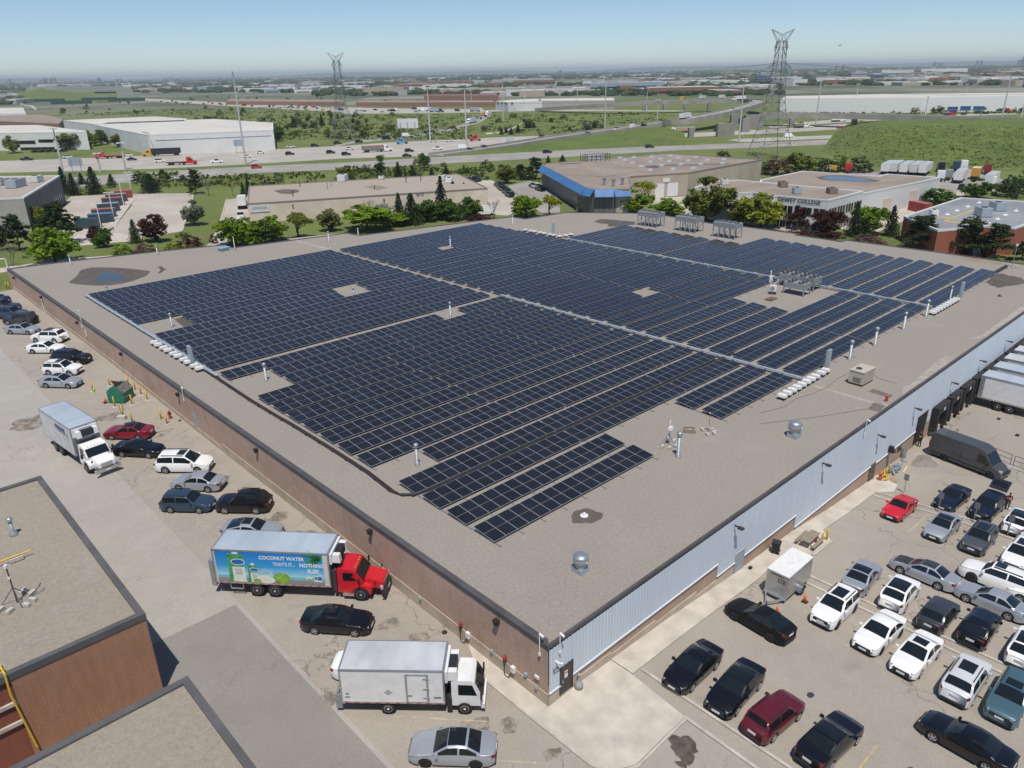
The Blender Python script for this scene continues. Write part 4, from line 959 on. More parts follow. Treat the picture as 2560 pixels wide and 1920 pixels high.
def box_body(t, x0, x1, W, z0, z1, side, roofm, stripe=True):
    MB().bb(x0, x1, -W/2, W/2, z0, z1-.04).build('cargo_box', side, t)
    b = MB(); b.bb(x0+.02, x1-.02, -W/2+.03, W/2-.03, z1-.04, z1); b.build('box_roof', roofm, t)
    b = MB()
    for sy in (-1, 1): b.bb(x0, x1, sy*(W/2+.012)-.02, sy*(W/2+.012)+.02, z1-.10, z1+.012); b.bb(x0, x1, sy*(W/2+.012)-.015, sy*(W/2+.012)+.015, z0-.02, z0+.10)
    for xx in (x0, x1-.10): b.bb(xx, xx+.10, -W/2-.018, W/2+.018, z0, z1+.008)
    b.build('box_trim', C['alu'], t)
    if stripe:
        b = MB(); n = int((x1-x0)/.6)
        for i in range(n): b.bb(x0+.2+i*.6, x0+.45+i*.6, -W/2-.036, -W/2-.028, z0+.0, z0+.055)
        b.build('reflective_tape', C['red'], t)
    MB().bb(x0+.2, x1+.3, -.45, .45, z0-.35, z0-.03).build('chassis', C['dark'], t)
def conv_cab(t, x, col, W=2.3, r=.52, fx=0):        # long-nosed cab whose back stands at x, front axle at fx
    P = PAINT[col]
    b = MB(); extrude_side(b, [(x,.62),(x,2.42),(x+.25,2.52),(x+1.05,2.46),(x+1.32,2.36),(x+1.85,1.62),(x+1.85,.62)], W*.93, 0, lambda z: 1-.10*max(0, z-1.5)); b.build('cab', P, t)
    b = MB(); extrude_side(b, [(x+1.85,.95),(x+1.85,1.62),(x+2.6,1.50),(x+3.15,1.36),(x+3.22,1.25),(x+3.22,.85)], W*.66, 0, lambda z: 1-.18*max(0, z-1.1)); b.build('bonnet', P, t)
    for sy in (-1, 1):
        b = MB(); n = 9; R0 = r+.12
        pr = [(fx+R0*math.cos(math.pi*i/n), r+R0*math.sin(math.pi*i/n)*1.0) for i in range(n+1)]
        pr2 = [(fx+.72, .70), (fx+.80, 1.05), (fx+.55, 1.26), (fx-.35, 1.28), (fx-.75, 1.0), (fx-.78, .6)]
        pts = pr+pr2[::-1]; b2 = MB(); vs = []
        m = len(pr)
        outer = [(fx+.80,.72),(fx+.80,1.0),(fx+.72,1.15),(fx+.5,1.25),(fx+.2,1.3),(fx-.15,1.3),(fx-.4,1.26),(fx-.6,1.15),(fx-.75,.95),(fx-.78,.6)]
        y0, y1 = sy*W*.30, sy*W*.5
        for (a, c), (d, e) in zip(pr, outer): vs += [(a, y0, c), (a, y1, c), (d, y1, e), (d, y0, e)]
        b2.v = vs; b2.f = []; 
        for i in range(m-1):
            k = i*4; b2.f += [(k, k+1, k+5, k+4), (k+1, k+2, k+6, k+5), (k+2, k+3, k+7, k+6)]
        b2.m = [0]*len(b2.f); b2.build('fender', P, t)
        h = MB(); h.box((x+3.12, sy*W*.36, 1.02), (.18,.34,.2), rz=-sy*R(20)); h.build('headlight', C['hl'], t)
        h = MB(); h.box((x+1.65, sy*(W*.5+.22), 1.85), (.10,.20,.42)); h.tube([(x+1.6,sy*W*.46,1.6),(x+1.62,sy*(W*.5+.2),1.75)], .02, 5); h.build('mirror', C['trim'], t)
        h = MB(); h.box((x+2.7, sy*(W*.43), 1.52), (.08,.14,.2)); h.tube([(x+2.7,sy*W*.42,1.2),(x+2.7,sy*W*.43,1.5)], .015, 4); h.build('fender_mirror', C['trim'], t)
        dgl = MB(); s = sy*(W*.93/2*.975+.006); dgl.quad((x+.42,s,1.62),(x+1.42,s,1.62),(x+1.12,s*.95,2.24),(x+.42,s*.95,2.26)); dgl.build('side_window', C['cglass'], t)
        st = MB(); st.bb(x+.35, x+1.25, min(sy*W*.34,sy*W*.5), max(sy*W*.34,sy*W*.5), .38, .62); st.build('step', C['chrome'], t)
    ws = MB(); k = W*.93/2*.86; ws.quad((x+1.36,-k,2.30),(x+1.88,-k*1.04,1.66),(x+1.88,k*1.04,1.66),(x+1.36,k,2.30)); ws.v = [(v[0]+.012, v[1], v[2]+.008) for v in ws.v]; ws.build('windscreen', C['cglass'], t)
    MB().box((x+3.235,0,1.08),(.05,W*.42,.42)).build('grille', C['chrome'], t)
    MB().box((x+3.30,0,.62),(.26,W*.98,.30)).build('bumper', C['chrome'] if col == 'white' else C['trim'], t)
    MB().box((x+3.44,0,.60),(.02,.45,.14)).build('number_plate', C['plate'], t)
    b = MB()
    for k in range(5): b.box((x+1.25,-.6+.3*k,2.46),(.08,.08,.05))
    b.build('marker_lights', C['yellow'], t)

# the coconut water truck
t = truck_base('box_truck', 'red-cabbed box truck with a blue coconut water advert on its side', (-5.04,18.55), -48, 6.95); TR = t
W = 2.5; box_body(t, -3.55, 4.9, W, 1.12, 3.95, C['whitedirty'], C['boxroof'])
for ax in (-.66, .66):
    for y in (-1.25, 1.25): bigwheel(t, ax, y, .52, .27, True)
for y in (-1.22, 1.22): bigwheel(t, 6.95, y, .52, .3)
conv_cab(t, 5.3, 'red', 2.4, .52, 6.95); reefer(t, 4.92, 3.75, W)
b = MB(); b.bb(-3.95, -3.62, -1.2, 1.2, .75, 2.9); b.build('tail_lift', C['steel'], t)
b = MB()
for x0, x1 in ((-2.6,-1.6),): b.bb(x0, x1, -1.2, -1.14, .55, .62); b.bb(x0, x0+.06, -1.2, -1.14, .55, 1.1); b.bb(x1-.06, x1, -1.2, -1.14, .55, 1.1)
b.build('side_guard', C['steel'], t)
b = MB(); b.bb(4.95, 5.25, -1.1, 1.1, .7, 2.4); b.build('bulkhead', C['dark'], t)
ad = NT('advert_print'); sp = ad.n('ShaderNodeSeparateXYZ', {0: ad.tc.outputs['Object']})
zz = ad.n('ShaderNodeMapRange', {0: sp.outputs['Z'], 1: 1.28, 2: 3.78, 3: 0.0, 4: 1.0}).outputs[0]
rp = ad.n('ShaderNodeValToRGB', {0: zz}); e = rp.color_ramp.elements; e[0].position = 0; e[0].color = (.26,.24,.21,1); e[1].position = 1; e[1].color = (.012,.20,.58,1)
for p_, c_ in ((.12,(.28,.26,.24)),(.15,(.16,.50,.58)),(.21,(.12,.52,.66)),(.24,(.42,.66,.74)),(.34,(.20,.52,.72)),(.55,(.03,.33,.68))):
    q = e.new(p_); q.color = c_+(1,)
cl = ad.ramp(ad.noise(1.6, 5, .6, ad.map((1,1,2.2))), .5, 0.0, .68, 1.0)
band = ad.math('MULTIPLY', ad.ramp(zz, .22, 0.0, .27, 1.0), ad.ramp(zz, .32, 1.0, .48, 0.0))
ad.out(ad.mix(ad.math('MULTIPLY', ad.math('MULTIPLY', cl, band), .7), rp.outputs[0], (.62,.70,.74)), .4)
yS = -W/2-.016
g = MB(); g.bb(-3.35, 4.45, yS-.004, yS, 1.24, 3.80); adp = g.build('advert_panel', MATS['advert_print'], t)
wt = mat('advert_white', (.72,.74,.74), .5); rot = (R(90), 0, 0)
text_mesh('COCONUT WATER', .40, wt, 'advert_lettering', adp, (-.15, yS-.008, 3.27), rot, bold=.012, sx=.93)
text_mesh("THAT'S IT...", .40, wt, 'advert_lettering', adp, (.82, yS-.008, 2.76), rot, bold=.006, sx=.80)
text_mesh('NOTHING', .44, wt, 'advert_lettering', adp, (2.75, yS-.008, 2.74), rot, bold=.016, sx=.85)
text_mesh('ELSE!', .44, wt, 'advert_lettering', adp, (3.28, yS-.008, 2.26), rot, bold=.016, sx=.85)
def disc(cx, cz, rx, rz_, m, nm, y, n=20, tilt=0):
    b = MB(); b.add([(cx+rx*math.cos(2*math.pi*i/n)*math.cos(tilt)-rz_*math.sin(2*math.pi*i/n)*math.sin(tilt), y, cz+rx*math.cos(2*math.pi*i/n)*math.sin(tilt)+rz_*math.sin(2*math.pi*i/n)*math.cos(tilt)) for i in range(n)], [tuple(range(n))]); return b.build(nm, m, adp)
gr = mat('advert_green', (.05,.30,.10), .5, var=.5, scale=3); lg = mat('advert_coconut', (.22,.40,.05), .5, var=.35, scale=2.5); cr = mat('advert_cream', (.70,.70,.52), .5); bl = mat('advert_blue', (.02,.13,.45), .5); pk = mat('advert_carton', (.66,.72,.66), .5, var=.12, scale=4)
for x0, x1, z1, k in ((-2.5,-1.25,3.74,0), (-1.1,-.3,2.85,1)):
    w_ = x1-x0; nm = 'carton_picture'
    b = MB(); b.quad((x0,yS-.007,1.3),(x1,yS-.007,1.26),(x1-.05,yS-.007,z1-.12),(x0+.05,yS-.007,z1-.1)); b.build(nm, pk, adp)
    b = MB(); b.quad((x0,yS-.009,1.3),(x0+w_*.24,yS-.009,1.3),(x0+w_*.24,yS-.009,z1-.12),(x0+.05,yS-.009,z1-.1)); b.quad((x0+w_*.24,yS-.009,z1-w_*.95),(x1-.05,yS-.009,z1-w_*.95),(x1-.05,yS-.009,z1-.12),(x0+w_*.24,yS-.009,z1-.12)); b.build('carton_green', gr, adp)
    b = MB(); b.quad((x0+w_*.35,yS-.009,z1-.12),(x0+w_*.7,yS-.009,z1-.12),(x0+w_*.68,yS-.009,z1+.06),(x0+w_*.37,yS-.009,z1+.06)); b.build('carton_cap', wt, adp)
    disc((x0+x1)/2+w_*.12, z1-w_*.62, w_*.42, w_*.22, wt, 'logo_oval', yS-.012); disc((x0+x1)/2+w_*.12, z1-w_*.62, w_*.37, w_*.17, bl, 'logo_oval', yS-.014)
    b = MB()
    for q in range(4): b.bb(x0+w_*.40, x1-w_*.2, yS-.012, yS-.011, z1-w_*(1.15+.11*q), z1-w_*(1.10+.11*q))
    b.build('carton_print', mat('advert_grey', (.35,.38,.36), .6), adp)
disc(1.35, 1.72, .62, .48, lg, 'coconut_picture', yS-.010); disc(.15, 1.56, .68, .34, wt, 'coconut_half', yS-.012, tilt=-.1); disc(.15, 1.58, .48, .22, cr, 'coconut_half', yS-.014, tilt=-.1)
disc(-.5, 1.42, .3, .18, lg, 'leaf_picture', yS-.012)
b = MB(); rd = random.Random(3)
for k in range(26):
    a = rd.uniform(.2, 2.9); l = rd.uniform(.25, .9); x0, z0 = .45+.9*math.cos(a)*.3, 2.05
    b.quad((x0,yS-.011,z0),(x0+.04,yS-.011,z0),(x0+l*math.cos(a)+.03,yS-.011,z0+l*.55*math.sin(a)+.03),(x0+l*math.cos(a),yS-.011,z0+l*.55*math.sin(a)))
b.build('splash_picture', mat('advert_splash', (.5,.68,.76), .4), adp)
b = MB()
for k in range(60):
    a = rd.uniform(2.4, 4.2); l = rd.uniform(.4, 1.25); x0, z0 = 4.4-rd.uniform(0,.35), 3.74-rd.uniform(0,.35); w_ = .07
    x1, z1 = max(2.7, x0+l*math.cos(a)), max(1.95, z0+l*math.sin(a)*.8); b.quad((x0,yS-.006,z0),(x0+w_,yS-.006,z0-.05),(x1,yS-.006,z1),(x1-.05,yS-.006,z1+.05))
b.build('palm_picture', gr, adp)
disc(3.35, 1.78, .22, .18, wt, 'round_badge', yS-.010); disc(3.35, 1.70, .16, .07, gr, 'round_badge', yS-.012)
b = MB(); b.bb(3.72, 4.3, yS-.010, yS-.009, 1.52, 2.0); b.build('square_badge', wt, adp); MB().bb(3.98, 4.27, yS-.012, yS-.011, 1.66, 1.97).build('badge_blue', bl, adp); MB().bb(3.75, 3.95, yS-.012, yS-.011, 1.7, 1.95).build('badge_green', gr, adp)

# white cab-over box truck
t = truck_base('box_truck', 'white cab-over box truck with a side door and grey diamond placard', (-5.61,4.52), -45, 4.5, 2.3); W = 2.42
box_body(t, -2.7, 3.4, W, .92, 3.38, C['white'], C['boxroof2'])
for y in (-1.18, 1.18): bigwheel(t, 0, y, .42, .22, True, C['white'])
for y in (-1.1, 1.1): bigwheel(t, 4.5, y, .42, .24, False, C['white'])
b = MB(); extrude_side(b, [(3.75,.62),(3.75,2.3),(4.0,2.42),(4.9,2.40),(5.1,2.28),(5.52,1.35),(5.55,.62)], 2.05, 0, lambda z: 1-.06*max(0, z-1.3)); b.build('cab', C['white'], t)
ws = MB(); ws.quad((5.13,-.92,2.24),(5.53,-.97,1.40),(5.53,.97,1.40),(5.13,.92,2.24)); ws.v = [(v[0]+.02, v[1], v[2]+.01) for v in ws.v]; ws.build('windscreen', C['cglass'], t)
for sy in (-1, 1):
    s = sy*1.025; q = MB(); q.quad((4.15,s,1.42),(5.25,s,1.38),(4.98,s*.965,2.12),(4.15,s*.965,2.14)); q.build('side_window', C['cglass'], t)
    MB().box((5.5,sy*1.18,1.55),(.1,.22,.5)).build('mirror', C['trim'], t); MB().box((5.55,sy*.78,.92),(.08,.36,.2)).build('headlight', C['hl'], t)
MB().box((5.58,0,.62),(.22,2.05,.34)).build('bumper', C['white'], t); MB().box((5.56,0,1.12),(.05,1.2,.2)).build('grille', C['trim'], t)
reefer(t, 3.42, 3.15, W)
yS = -W/2-.016
b = MB(); d = MB().bb(1.25, 2.35, yS-.02, yS, 1.06, 3.0).build('side_door', C['white'], t)
f = MB(); f.bb(1.13,1.25,yS-.03,yS,1.0,3.1); f.bb(2.35,2.47,yS-.03,yS,1.0,3.1); f.bb(1.25,2.35,yS-.03,yS,3.0,3.1); f.build('frame', C['steel'], d)
h = MB()
for z_ in (1.35,2.0,2.75): h.bb(2.15, 2.5, yS-.05, yS-.02, z_, z_+.08)
h.bb(1.2,1.5,yS-.05,yS-.02,1.5,1.6); h.build('hinge', C['steel'], d)
b = MB(); b.add([(-.15,yS-.004,1.72),(.1,yS-.004,1.52),(.33,yS-.004,1.72),(.1,yS-.004,1.95)], [(0,1,2,3)]); b.build('diamond_placard', C['greysteel'], t)
b = MB(); b.bb(2.75,3.2,yS-.005,yS,1.35,1.42); b.bb(-2.4,-2.2,yS-.005,yS,1.55,1.62); b.bb(-2.45,-2.15,yS-.005,yS,1.32,1.37); b.build('small_print', C['dark'], t)
b = MB()
for y in (-1,1): b.bb(-3.1,-2.72,y-.04,y+.04,.3,1.3)
for z_ in (.35,.8,1.25): b.bb(-3.1,-3.02,-1.05,1.05,z_,z_+.06)
b.build('rear_step', C['steel'], t); MB().box((3.62,-.9,.75),(.3,.4,.9)).build('air_filter', C['trim'], t)

# white lease truck
t = truck_base('box_truck', 'white long-nosed box truck with blue lettering high on its side', (-11.51,52.93), -83, 6.26); W = 2.5
box_body(t, -2.9, 4.4, W, 1.15, 4.05, C['whitedirty'], C['boxroof'], False)
for ax in (-.66, .66):
    for y in (-1.25, 1.25): bigwheel(t, ax, y, .52, .27, True)
for y in (-1.22, 1.22): bigwheel(t, 6.26, y, .52, .3)
conv_cab(t, 4.75, 'white', 2.4, .52, 6.26); reefer(t, 4.42, 3.85, W)
text_mesh('IDEALEASE', .52, mat('blue_lettering', (.05,.07,.25), .5), 'side_lettering', t, (.75, -W/2-.03, 3.22), (R(90),0,0), bold=.02, sx=.92)
MB().bb(1.0, 3.6, -W/2-.032, -W/2-.02, 3.02, 3.07).build('underline', mat('blue_lettering', (.05,.07,.25)), t)
b = MB(); b.bb(2.35, 2.40, -W/2-.03, -W/2, 1.3, 3.0); b.bb(3.35, 3.40, -W/2-.03, -W/2, 1.3, 3.0); b.build('side_door_frame', C['greysteel'], t)

# trailers backed onto the docks
for i, x in enumerate((74.4, 78.55, 82.6, 86.7, 90.8)):
    y0 = -.95; zg = -3.3+.02; t = thing('semi_trailer', 'white semi trailer at the loading docks, %s in the row from the open door' % ORD[i], 'trailer', (x, y0, zg), R(-90), 'trailers at the loading docks')
    L = 14.0 if i != 2 else 12.5
    MB().bb(0, L, -1.28, 1.28, 1.15, 3.92).build('cargo_box', C['whitedirty'] if i % 2 else C['white'], t)
    MB().bb(.03, L-.03, -1.25, 1.25, 3.92, 3.95).build('box_roof', C['boxroof'] if i in (0,1) else C['boxroof2'], t)
    b = MB()
    for sy in (-1, 1): b.bb(0, L, sy*1.295-.02, sy*1.295+.02, 3.78, 3.97); b.bb(0, L, sy*1.295-.02, sy*1.295+.02, 1.12, 1.32)
    b.bb(0,.5,-1.3,-1.28,1.3,3.8); b.build('box_trim', C['alu'], t)
    for ax in (2.3, 3.55):
        for y in (-1.27, 1.27): bigwheel(t, ax, y, .5, .27, True)
    b = MB(); b.bb(1.4,4.4,-.9,.9,.45,1.1); b.bb(1.5,1.55,-1.2,1.2,.15,1.1); b.bb(5,L-1,-.4,.4,.9,1.12); b.bb(L-3,L-2.8,-.9,.9,.05,1.1); b.build('bogie', C['dark'], t)

# grey delivery van
def van(name, label, col, x, y, rz, L=7.3, W=2.02, H=2.75, wb=4.53, r=.38, group=None):
    t = thing(name, label, 'van', (x, y, zt(x, y)+.012), rz, group); fr = wb/2+1.02; rr = fr-L
    b = MB(); prof = [(rr,.34),(rr-.0,.9),(rr+.06,H-.12),(rr+.3,H-.02),(fr-2.6,H),(fr-2.15,H-.10),(fr-1.75,H-.35),(fr-.95,1.28),(fr-.22,1.02),(fr,.78),(fr,.34)]
    a1, a2 = wb/2, -wb/2; n = 7; R0 = r+.07
    arch = lambda a: [(a+R0*math.cos(math.pi*i/n), max(.34, r+R0*math.sin(math.pi*i/n))) for i in range(n+1)]
    prof = prof+arch(a1)+arch(a2)
    # sides are laid as a ring-loft so that they lean in towards the roof
    tp = lambda z: 1-.012*max(0, z-.9)-.10*max(0, z-1.6)**1.5/1.4
    extrude_side(b, prof, W, 0, tp); me = b.mesh('body', PAINT[col]); link('body', me, t)
    ws = MB(); k = W/2; ws.quad((fr-1.72,-k*.80,H-.40),(fr-1.02,-k*.88,1.36),(fr-1.02,k*.88,1.36),(fr-1.72,k*.80,H-.40)); ws.v = [(v[0]+.02, v[1], v[2]+.015) for v in ws.v]; ws.build('windscreen', C['cglass'], t)
    for sy in (-1, 1):
        s = lambda z: sy*(k*tp(z)+.006)
        q = MB(); q.add([(fr-2.45,s(1.38),1.38),(fr-1.25,s(1.32),1.32),(fr-1.85,s(2.15),2.15),(fr-2.45,s(2.2),2.2)], [(0,1,2,3)]); q.build('side_window', C['cglass'], t)
        q = MB(); q.bb(rr+1.9, fr-2.9, min(s(1.2),s(1.2)+sy*.012), max(s(1.2),s(1.2)+sy*.012), 1.18, 1.21); q.bb(rr+.2, fr-1.2, min(s(.8), s(.8)+sy*.012), max(s(.8), s(.8)+sy*.012), .60, .74); q.build('side_moulding', C['trim'], t)
        q = MB(); q.box((rr+.03, sy*k*.93, 1.45),(.1,.14,.62)); q.build('tail_light', C['tl'], t); q = MB(); q.box((fr-.2, sy*k*.74, .98),(.32,.32,.22), rz=-sy*R(22)); q.build('headlight', C['hl'], t)
        q = MB(); q.box((fr-1.45, sy*(k+.14), 1.45),(.16,.26,.32)); q.build('mirror', C['trim'], t)
        for a in (a1, a2): bigwheel(t, a, sy*(k-.02), r, .24, False, C['rimb'])
    MB().box((fr-.0,0,.80),(.08,W*.62,.3)).build('grille', C['trim'], t); MB().bb(rr+.3, fr-.3, -k*.8, k*.8, .2, .7).build('underbody', C['trim'], t)
    b = MB()
    for xx in (fr-2.55, fr-4.05): 
        for sy in (-1,1): b.bb(xx-.012, xx+.012, min(sy*(k*.995),sy*(k+.008)), max(sy*(k*.995),sy*(k+.008)), .6, 1.7)
    b.build('door_gap', C['trim'], t)
    return t
a = R(-100); mx, my = 55.14, -5.73; van('delivery_van', 'long dark grey delivery van parked by the dock railing', 'vangrey', mx-math.sin(a)*.9, my+math.cos(a)*.9, a)

# silver cargo trailer
cx, cy = 21.75, -3.72; t = thing('cargo_trailer', 'silver enclosed cargo trailer with white roof and roof vent', 'trailer', (cx, cy, zt(cx, cy)+.012), R(180)); AL = mat('brushed_aluminium', (.50,.51,.52), .28, .75, var=.06, scale=2, stretch=(1,1,.1))
MB().bb(-1.85, 1.75, -.86, .86, .52, 2.38).build('body', AL, t); b = MB(); b.box((-.05,0,2.40),(3.66,1.76,.06),top=(.99,.97)); b.build('roof', C['white'], t)
MB().box((.1,0,2.50),(.62,.55,.14),top=(.75,.75)).build('roof_vent', C['white'], t)
b = MB(); b.tube([(1.7,-.8,.48),(3.1,0,.48),(1.7,.8,.48)],.07,4); b.bb(1.75,1.9,-.86,.86,.42,.54); b.bb(2.9,3.5,-.06,.06,.44,.54); b.build('tongue', C['alu'], t)
MB().cyl((3.2,.12,.05),(3.2,.12,.75),.04,n=6).build('jack', C['dark'], t)
for sy in (-1, 1):
    bigwheel(t, -.25, sy*1.12, .33, .2); b = MB(); n = 7
    pr = [(-.25+.46*math.cos(math.pi*i/n), .36+.46*math.sin(math.pi*i/n)) for i in range(n+1)]
    for (xa, za), (xb, zb) in zip(pr, pr[1:]): b.quad((xa,sy*.86,za),(xb,sy*.86,zb),(xb,sy*1.16,zb),(xa,sy*1.16,za))
    b.build('mudguard', C['chrome'], t)
b = MB(); b.bb(1.752,1.76,-.55,.45,2.12,2.2); b.build('caption_bar', C['dark'], t)
lt = mat('faded_lettering', (.13,.13,.14), .6)
b = MB(); b.bb(1.752,1.762,.10,.62,1.62,1.98); b.build('logo_block', lt, t); b = MB(); b.bb(1.762,1.766,.18,.3,1.7,1.9); b.bb(1.762,1.766,.36,.46,1.68,1.86); b.build('logo_mark', AL, t)
for k, s in enumerate(('HAULING', 'RENTALS')): text_mesh(s, .17, lt, 'front_lettering', t, (1.758, .05, 1.82-.2*k), (R(90),0,R(90)), sx=.75)
b = MB(); b.bb(-.9,.2,-.875,-.862,.7,2.1); b.build('side_door', mat('alu_door', (.46,.47,.48), .3, .75), t)

# ------------------------------------------------------------------ yard furniture
def bollard(x, y, h, label, grp, pale=False, base=False):
    t = thing('bollard', label, 'bollard', (x, y, zt(x, y)+.012), 0, grp)
    MB().lathe([(.085,0),(.085,h-.04),(.05,h)], n=10).build('post', mat('pale_yellow_paint', (.60,.44,.15), .6) if pale else C['yellow'], t, True)
    if base: MB().lathe([(.30,0),(.28,.06),(.1,.07)], n=12).build('base', C['block'], t)
GB = 'yellow bollards round the dumpster'
for a in ((-4.65,70.29,1.25,'yellow bollard with a lime green cone at its foot'),(-1.03,69.04,1.25,'yellow bollard by the wall farthest from the camera, behind the dumpster'),(-.95,67.0,1.25,'second yellow bollard along the wall beside the dumpster'),(-.91,65.22,1.25,'third yellow bollard along the wall beside the dumpster'),(-.92,63.21,1.25,'yellow bollard by the wall nearest the hatched paint'),
    (-2.65,63.07,1.25,'yellow bollard right of the dumpster away from the wall'),(-4.25,63.85,1.3,'yellow bollard in front of the green dumpster'),(-4.46,60.4,1.25,'yellow bollard on a concrete block between dumpster and dark red sedan'),(-4.22,58.3,1.25,'yellow bollard just behind the dark red sedan'),(-2.67,70.63,1.2,'yellow bollard mostly hidden behind the dumpster')): bollard(*a, GB, base=a[1] > 62)
bollard(-1.66,56.99,1.15,'pale yellow bollard left of the red hydrant','pale bollards by the hydrant',True); bollard(-1.62,55.47,1.15,'pale yellow bollard in front of the red hydrant','pale bollards by the hydrant',True)
bollard(-.79,132.6,1.3,'left one of two yellow bollards at the far left corner','far corner bollards'); bollard(-.5,131.9,1.3,'right one of two yellow bollards at the far left corner','far corner bollards')
bollard(29.74,-2.6,1.15,'yellow bollard at the picnic table end, nearer the trailer','bollards at the picnic table'); bollard(30.63,-2.6,1.15,'yellow bollard at the picnic table end, farther from the trailer','bollards at the picnic table')
bollard(47.45,-.8,1.1,'yellow bollard beside the yellow machine guard','bollards at the brown door'); bollard(48.5,-.7,1.1,'yellow bollard between machine guard and metal scrap','bollards at the brown door')
def cone(x, y, label, col, h=.7):
    t = thing('traffic_cone', label, 'cone', (x, y, zt(x, y)+.012)); MB().lathe([(.17,.03),(.04,h)], n=14).build('cone', col, t, True)
    MB().box((0,0,.02),(.42,.42,.04)).build('base', C['black'] if col == C['orange'] else col, t); MB().lathe([(.118,h*.42),(.088,h*.6)], n=14).build('reflective_band', C['white'], t, True)
cone(18.48,-4.71,'orange cone behind the matte black sedan', C['orange']); cone(21.32,-5.38,'orange cone by the wheel of the cargo trailer', C['orange']); cone(-4.65,65.76,'orange cone left of the green dumpster', C['orange']); cone(-4.58,70.15,'lime green cone round the foot of a bollard', mat('lime_plastic', (.32,.62,.02), .5), .45)
t = thing('fire_hydrant', 'red fire hydrant by the brick wall', 'hydrant', (-.88,56.48,zt(-.88,56.48)+.012)); HY = mat('hydrant_red', (.30,.025,.02), .5, var=.15, scale=6)
MB().lathe([(.20,0),(.20,.06),(.13,.08),(.12,.62),(.16,.66),(.15,.80),(.06,.92),(.05,.97)], n=12).build('barrel', HY, t, True); b = MB(); b.cyl((-.24,0,.55),(.24,0,.55),.075,n=8); b.cyl((0,0,.5),(0,-.25,.5),.09,n=8); b.build('outlet', HY, t)
# dumpster
GRN = mat('dumpster_green', (.015,.17,.10), .55, var=.15, scale=2, detail=6)
dx, dy = -3.0, 65.4; t = thing('dumpster', 'green steel dumpster with an open brown lid', 'dumpster', (dx, dy, zt(dx, dy)+.012), R(42))
b = MB(); extrude_side(b, [(-.95,.12),(-.95,1.15),(-.35,1.95),(.35,1.95),(.95,1.45),(.95,.12)], 2.1); b.v = [(v[1], v[0], v[2]) for v in b.v]; b.f = [f[::-1] for f in b.f]; b.build('bin', GRN, t)
BR = mat('brown_lid', (.085,.055,.040), .7, var=.2, scale=4); b = MB(); b.add([(-1.06,-.96,1.2),(1.06,-.96,1.2),(1.06,-.36,2.0),(-1.06,-.36,2.0)], [(0,1,2,3)]); b.build('opening', mat('rusty_interior', (.16,.15,.14), .8, var=.5, scale=4), t)
b = MB(); b.add([(-1.06,-.34,2.02),(.5,-.34,2.02),(-.9,.25,2.75)], [(0,1,2),(2,1,0)]); b.build('lid', BR, t); MB().bb(-.6,.3,-1.0,-.955,.55,.62).build('lift_pocket', C['steel'], t); MB().bb(-.55,.25,-.99,-.953,.25,.5).build('pocket_recess', C['dark'], t)
b = MB(); b.bb(1.062,1.3,-.5,.6,.1,.9); b.build('side_pocket', BR, t)
o = MB(); o.box((0,0,.25),(.9,.5,.5)); o = ting('concrete_block', o, C['block'], 'grey concrete block at the foot of a yellow bollard', 'block'); p = (-4.75,59.9); o.location = (p[0], p[1], zt(*p)-.05); o.rotation_euler.z = R(-45)
o = MB(); o.tube([(-.35,0,0),(-.35,0,.9),(.35,0,.9),(.35,0,0)], .03, 5); o.tube([(-.35,0,.45),(.35,0,.45)], .025, 5); o = ting('bent_pipe_rail', o, mat('rusty_steel', (.25,.14,.07), .8, var=.3, scale=5), 'rusty pipe rail left standing before the dumpster', 'rail'); o.location = (-4.1,62.0,zt(-4.1,62)); o.rotation_euler.z = R(50)
o = MB(); o.lathe([(.18,0),(.16,.05),(.1,.12)], n=10); o = ting('wheel_chock', o, C['black'], 'small dark rubber chock by the wall next to the hydrant', 'chock'); o.location = (-.35,55.2,zt(-.3,55)); 
o = MB(); o.lathe([(.2,0),(.18,.06),(.1,.14)], n=10); o = ting('wheel_chock', o, C['black'], 'dark rubber chock at the wall before the charging cables', 'chock'); o.location = (-.45,9.3,zt(-.3,9))
o = MB(); o.box((0,0,.07),(.32,.22,.14)); o = ting('wheel_chock', o, C['black'], 'black block on the sidewalk by the grey steel door', 'chock'); o.location = (22.0,-.55,zt(22,-.5)+.13)
# bin, picnic table, smoking post
t = thing('wheelie_bin', 'black wheeled bin on the sidewalk by the blue siding', 'bin', (25.57,-.72,zt(25.57,-.7)+.13), R(200))
MB().box((0,0,.5),(.52,.56,.95),top=(1.15,1.15)).build('bin', C['black'], t); MB().box((0,.02,1.0),(.64,.70,.06)).build('lid', C['trim'], t)
for s in (-1,1): b = MB(); b.cyl((s*.3,.25,.1),(s*.24,.25,.1),.1,n=10); b.build('wheel', C['trim'], t)
MB().bb(-.1,.1,-.315,-.3,.7,.8).build('sticker', C['white'], t)
t = thing('picnic_table', 'weathered wooden picnic table between trailer and yellow bollards', 'picnic table', (28.9,-1.95,zt(28.9,-1.9)+.12), R(2))
b = MB()
for k in range(5): b.bb(-1.0,1.0,-.40+.16*k,-.26+.16*k,.72,.76)
b.build('table_top', C['wood'], t)
for s in (-1,1):
    b = MB(); b.bb(-1.0,1.0,s*.72-.14,s*.72+.0,.43,.47); b.bb(-1.0,1.0,s*.72+.02,s*.72+.14,.43,.47); b.build('bench', C['wood'], t)
    b = MB(); b.box((s*.75,0,.38),(.06,1.5,.08)); b.tube([(s*.75,-.6,0),(s*.75,-.2,.72)], .04, 4); b.tube([(s*.75,.6,0),(s*.75,.2,.72)], .04, 4); b.build('leg', C['wood'], t)
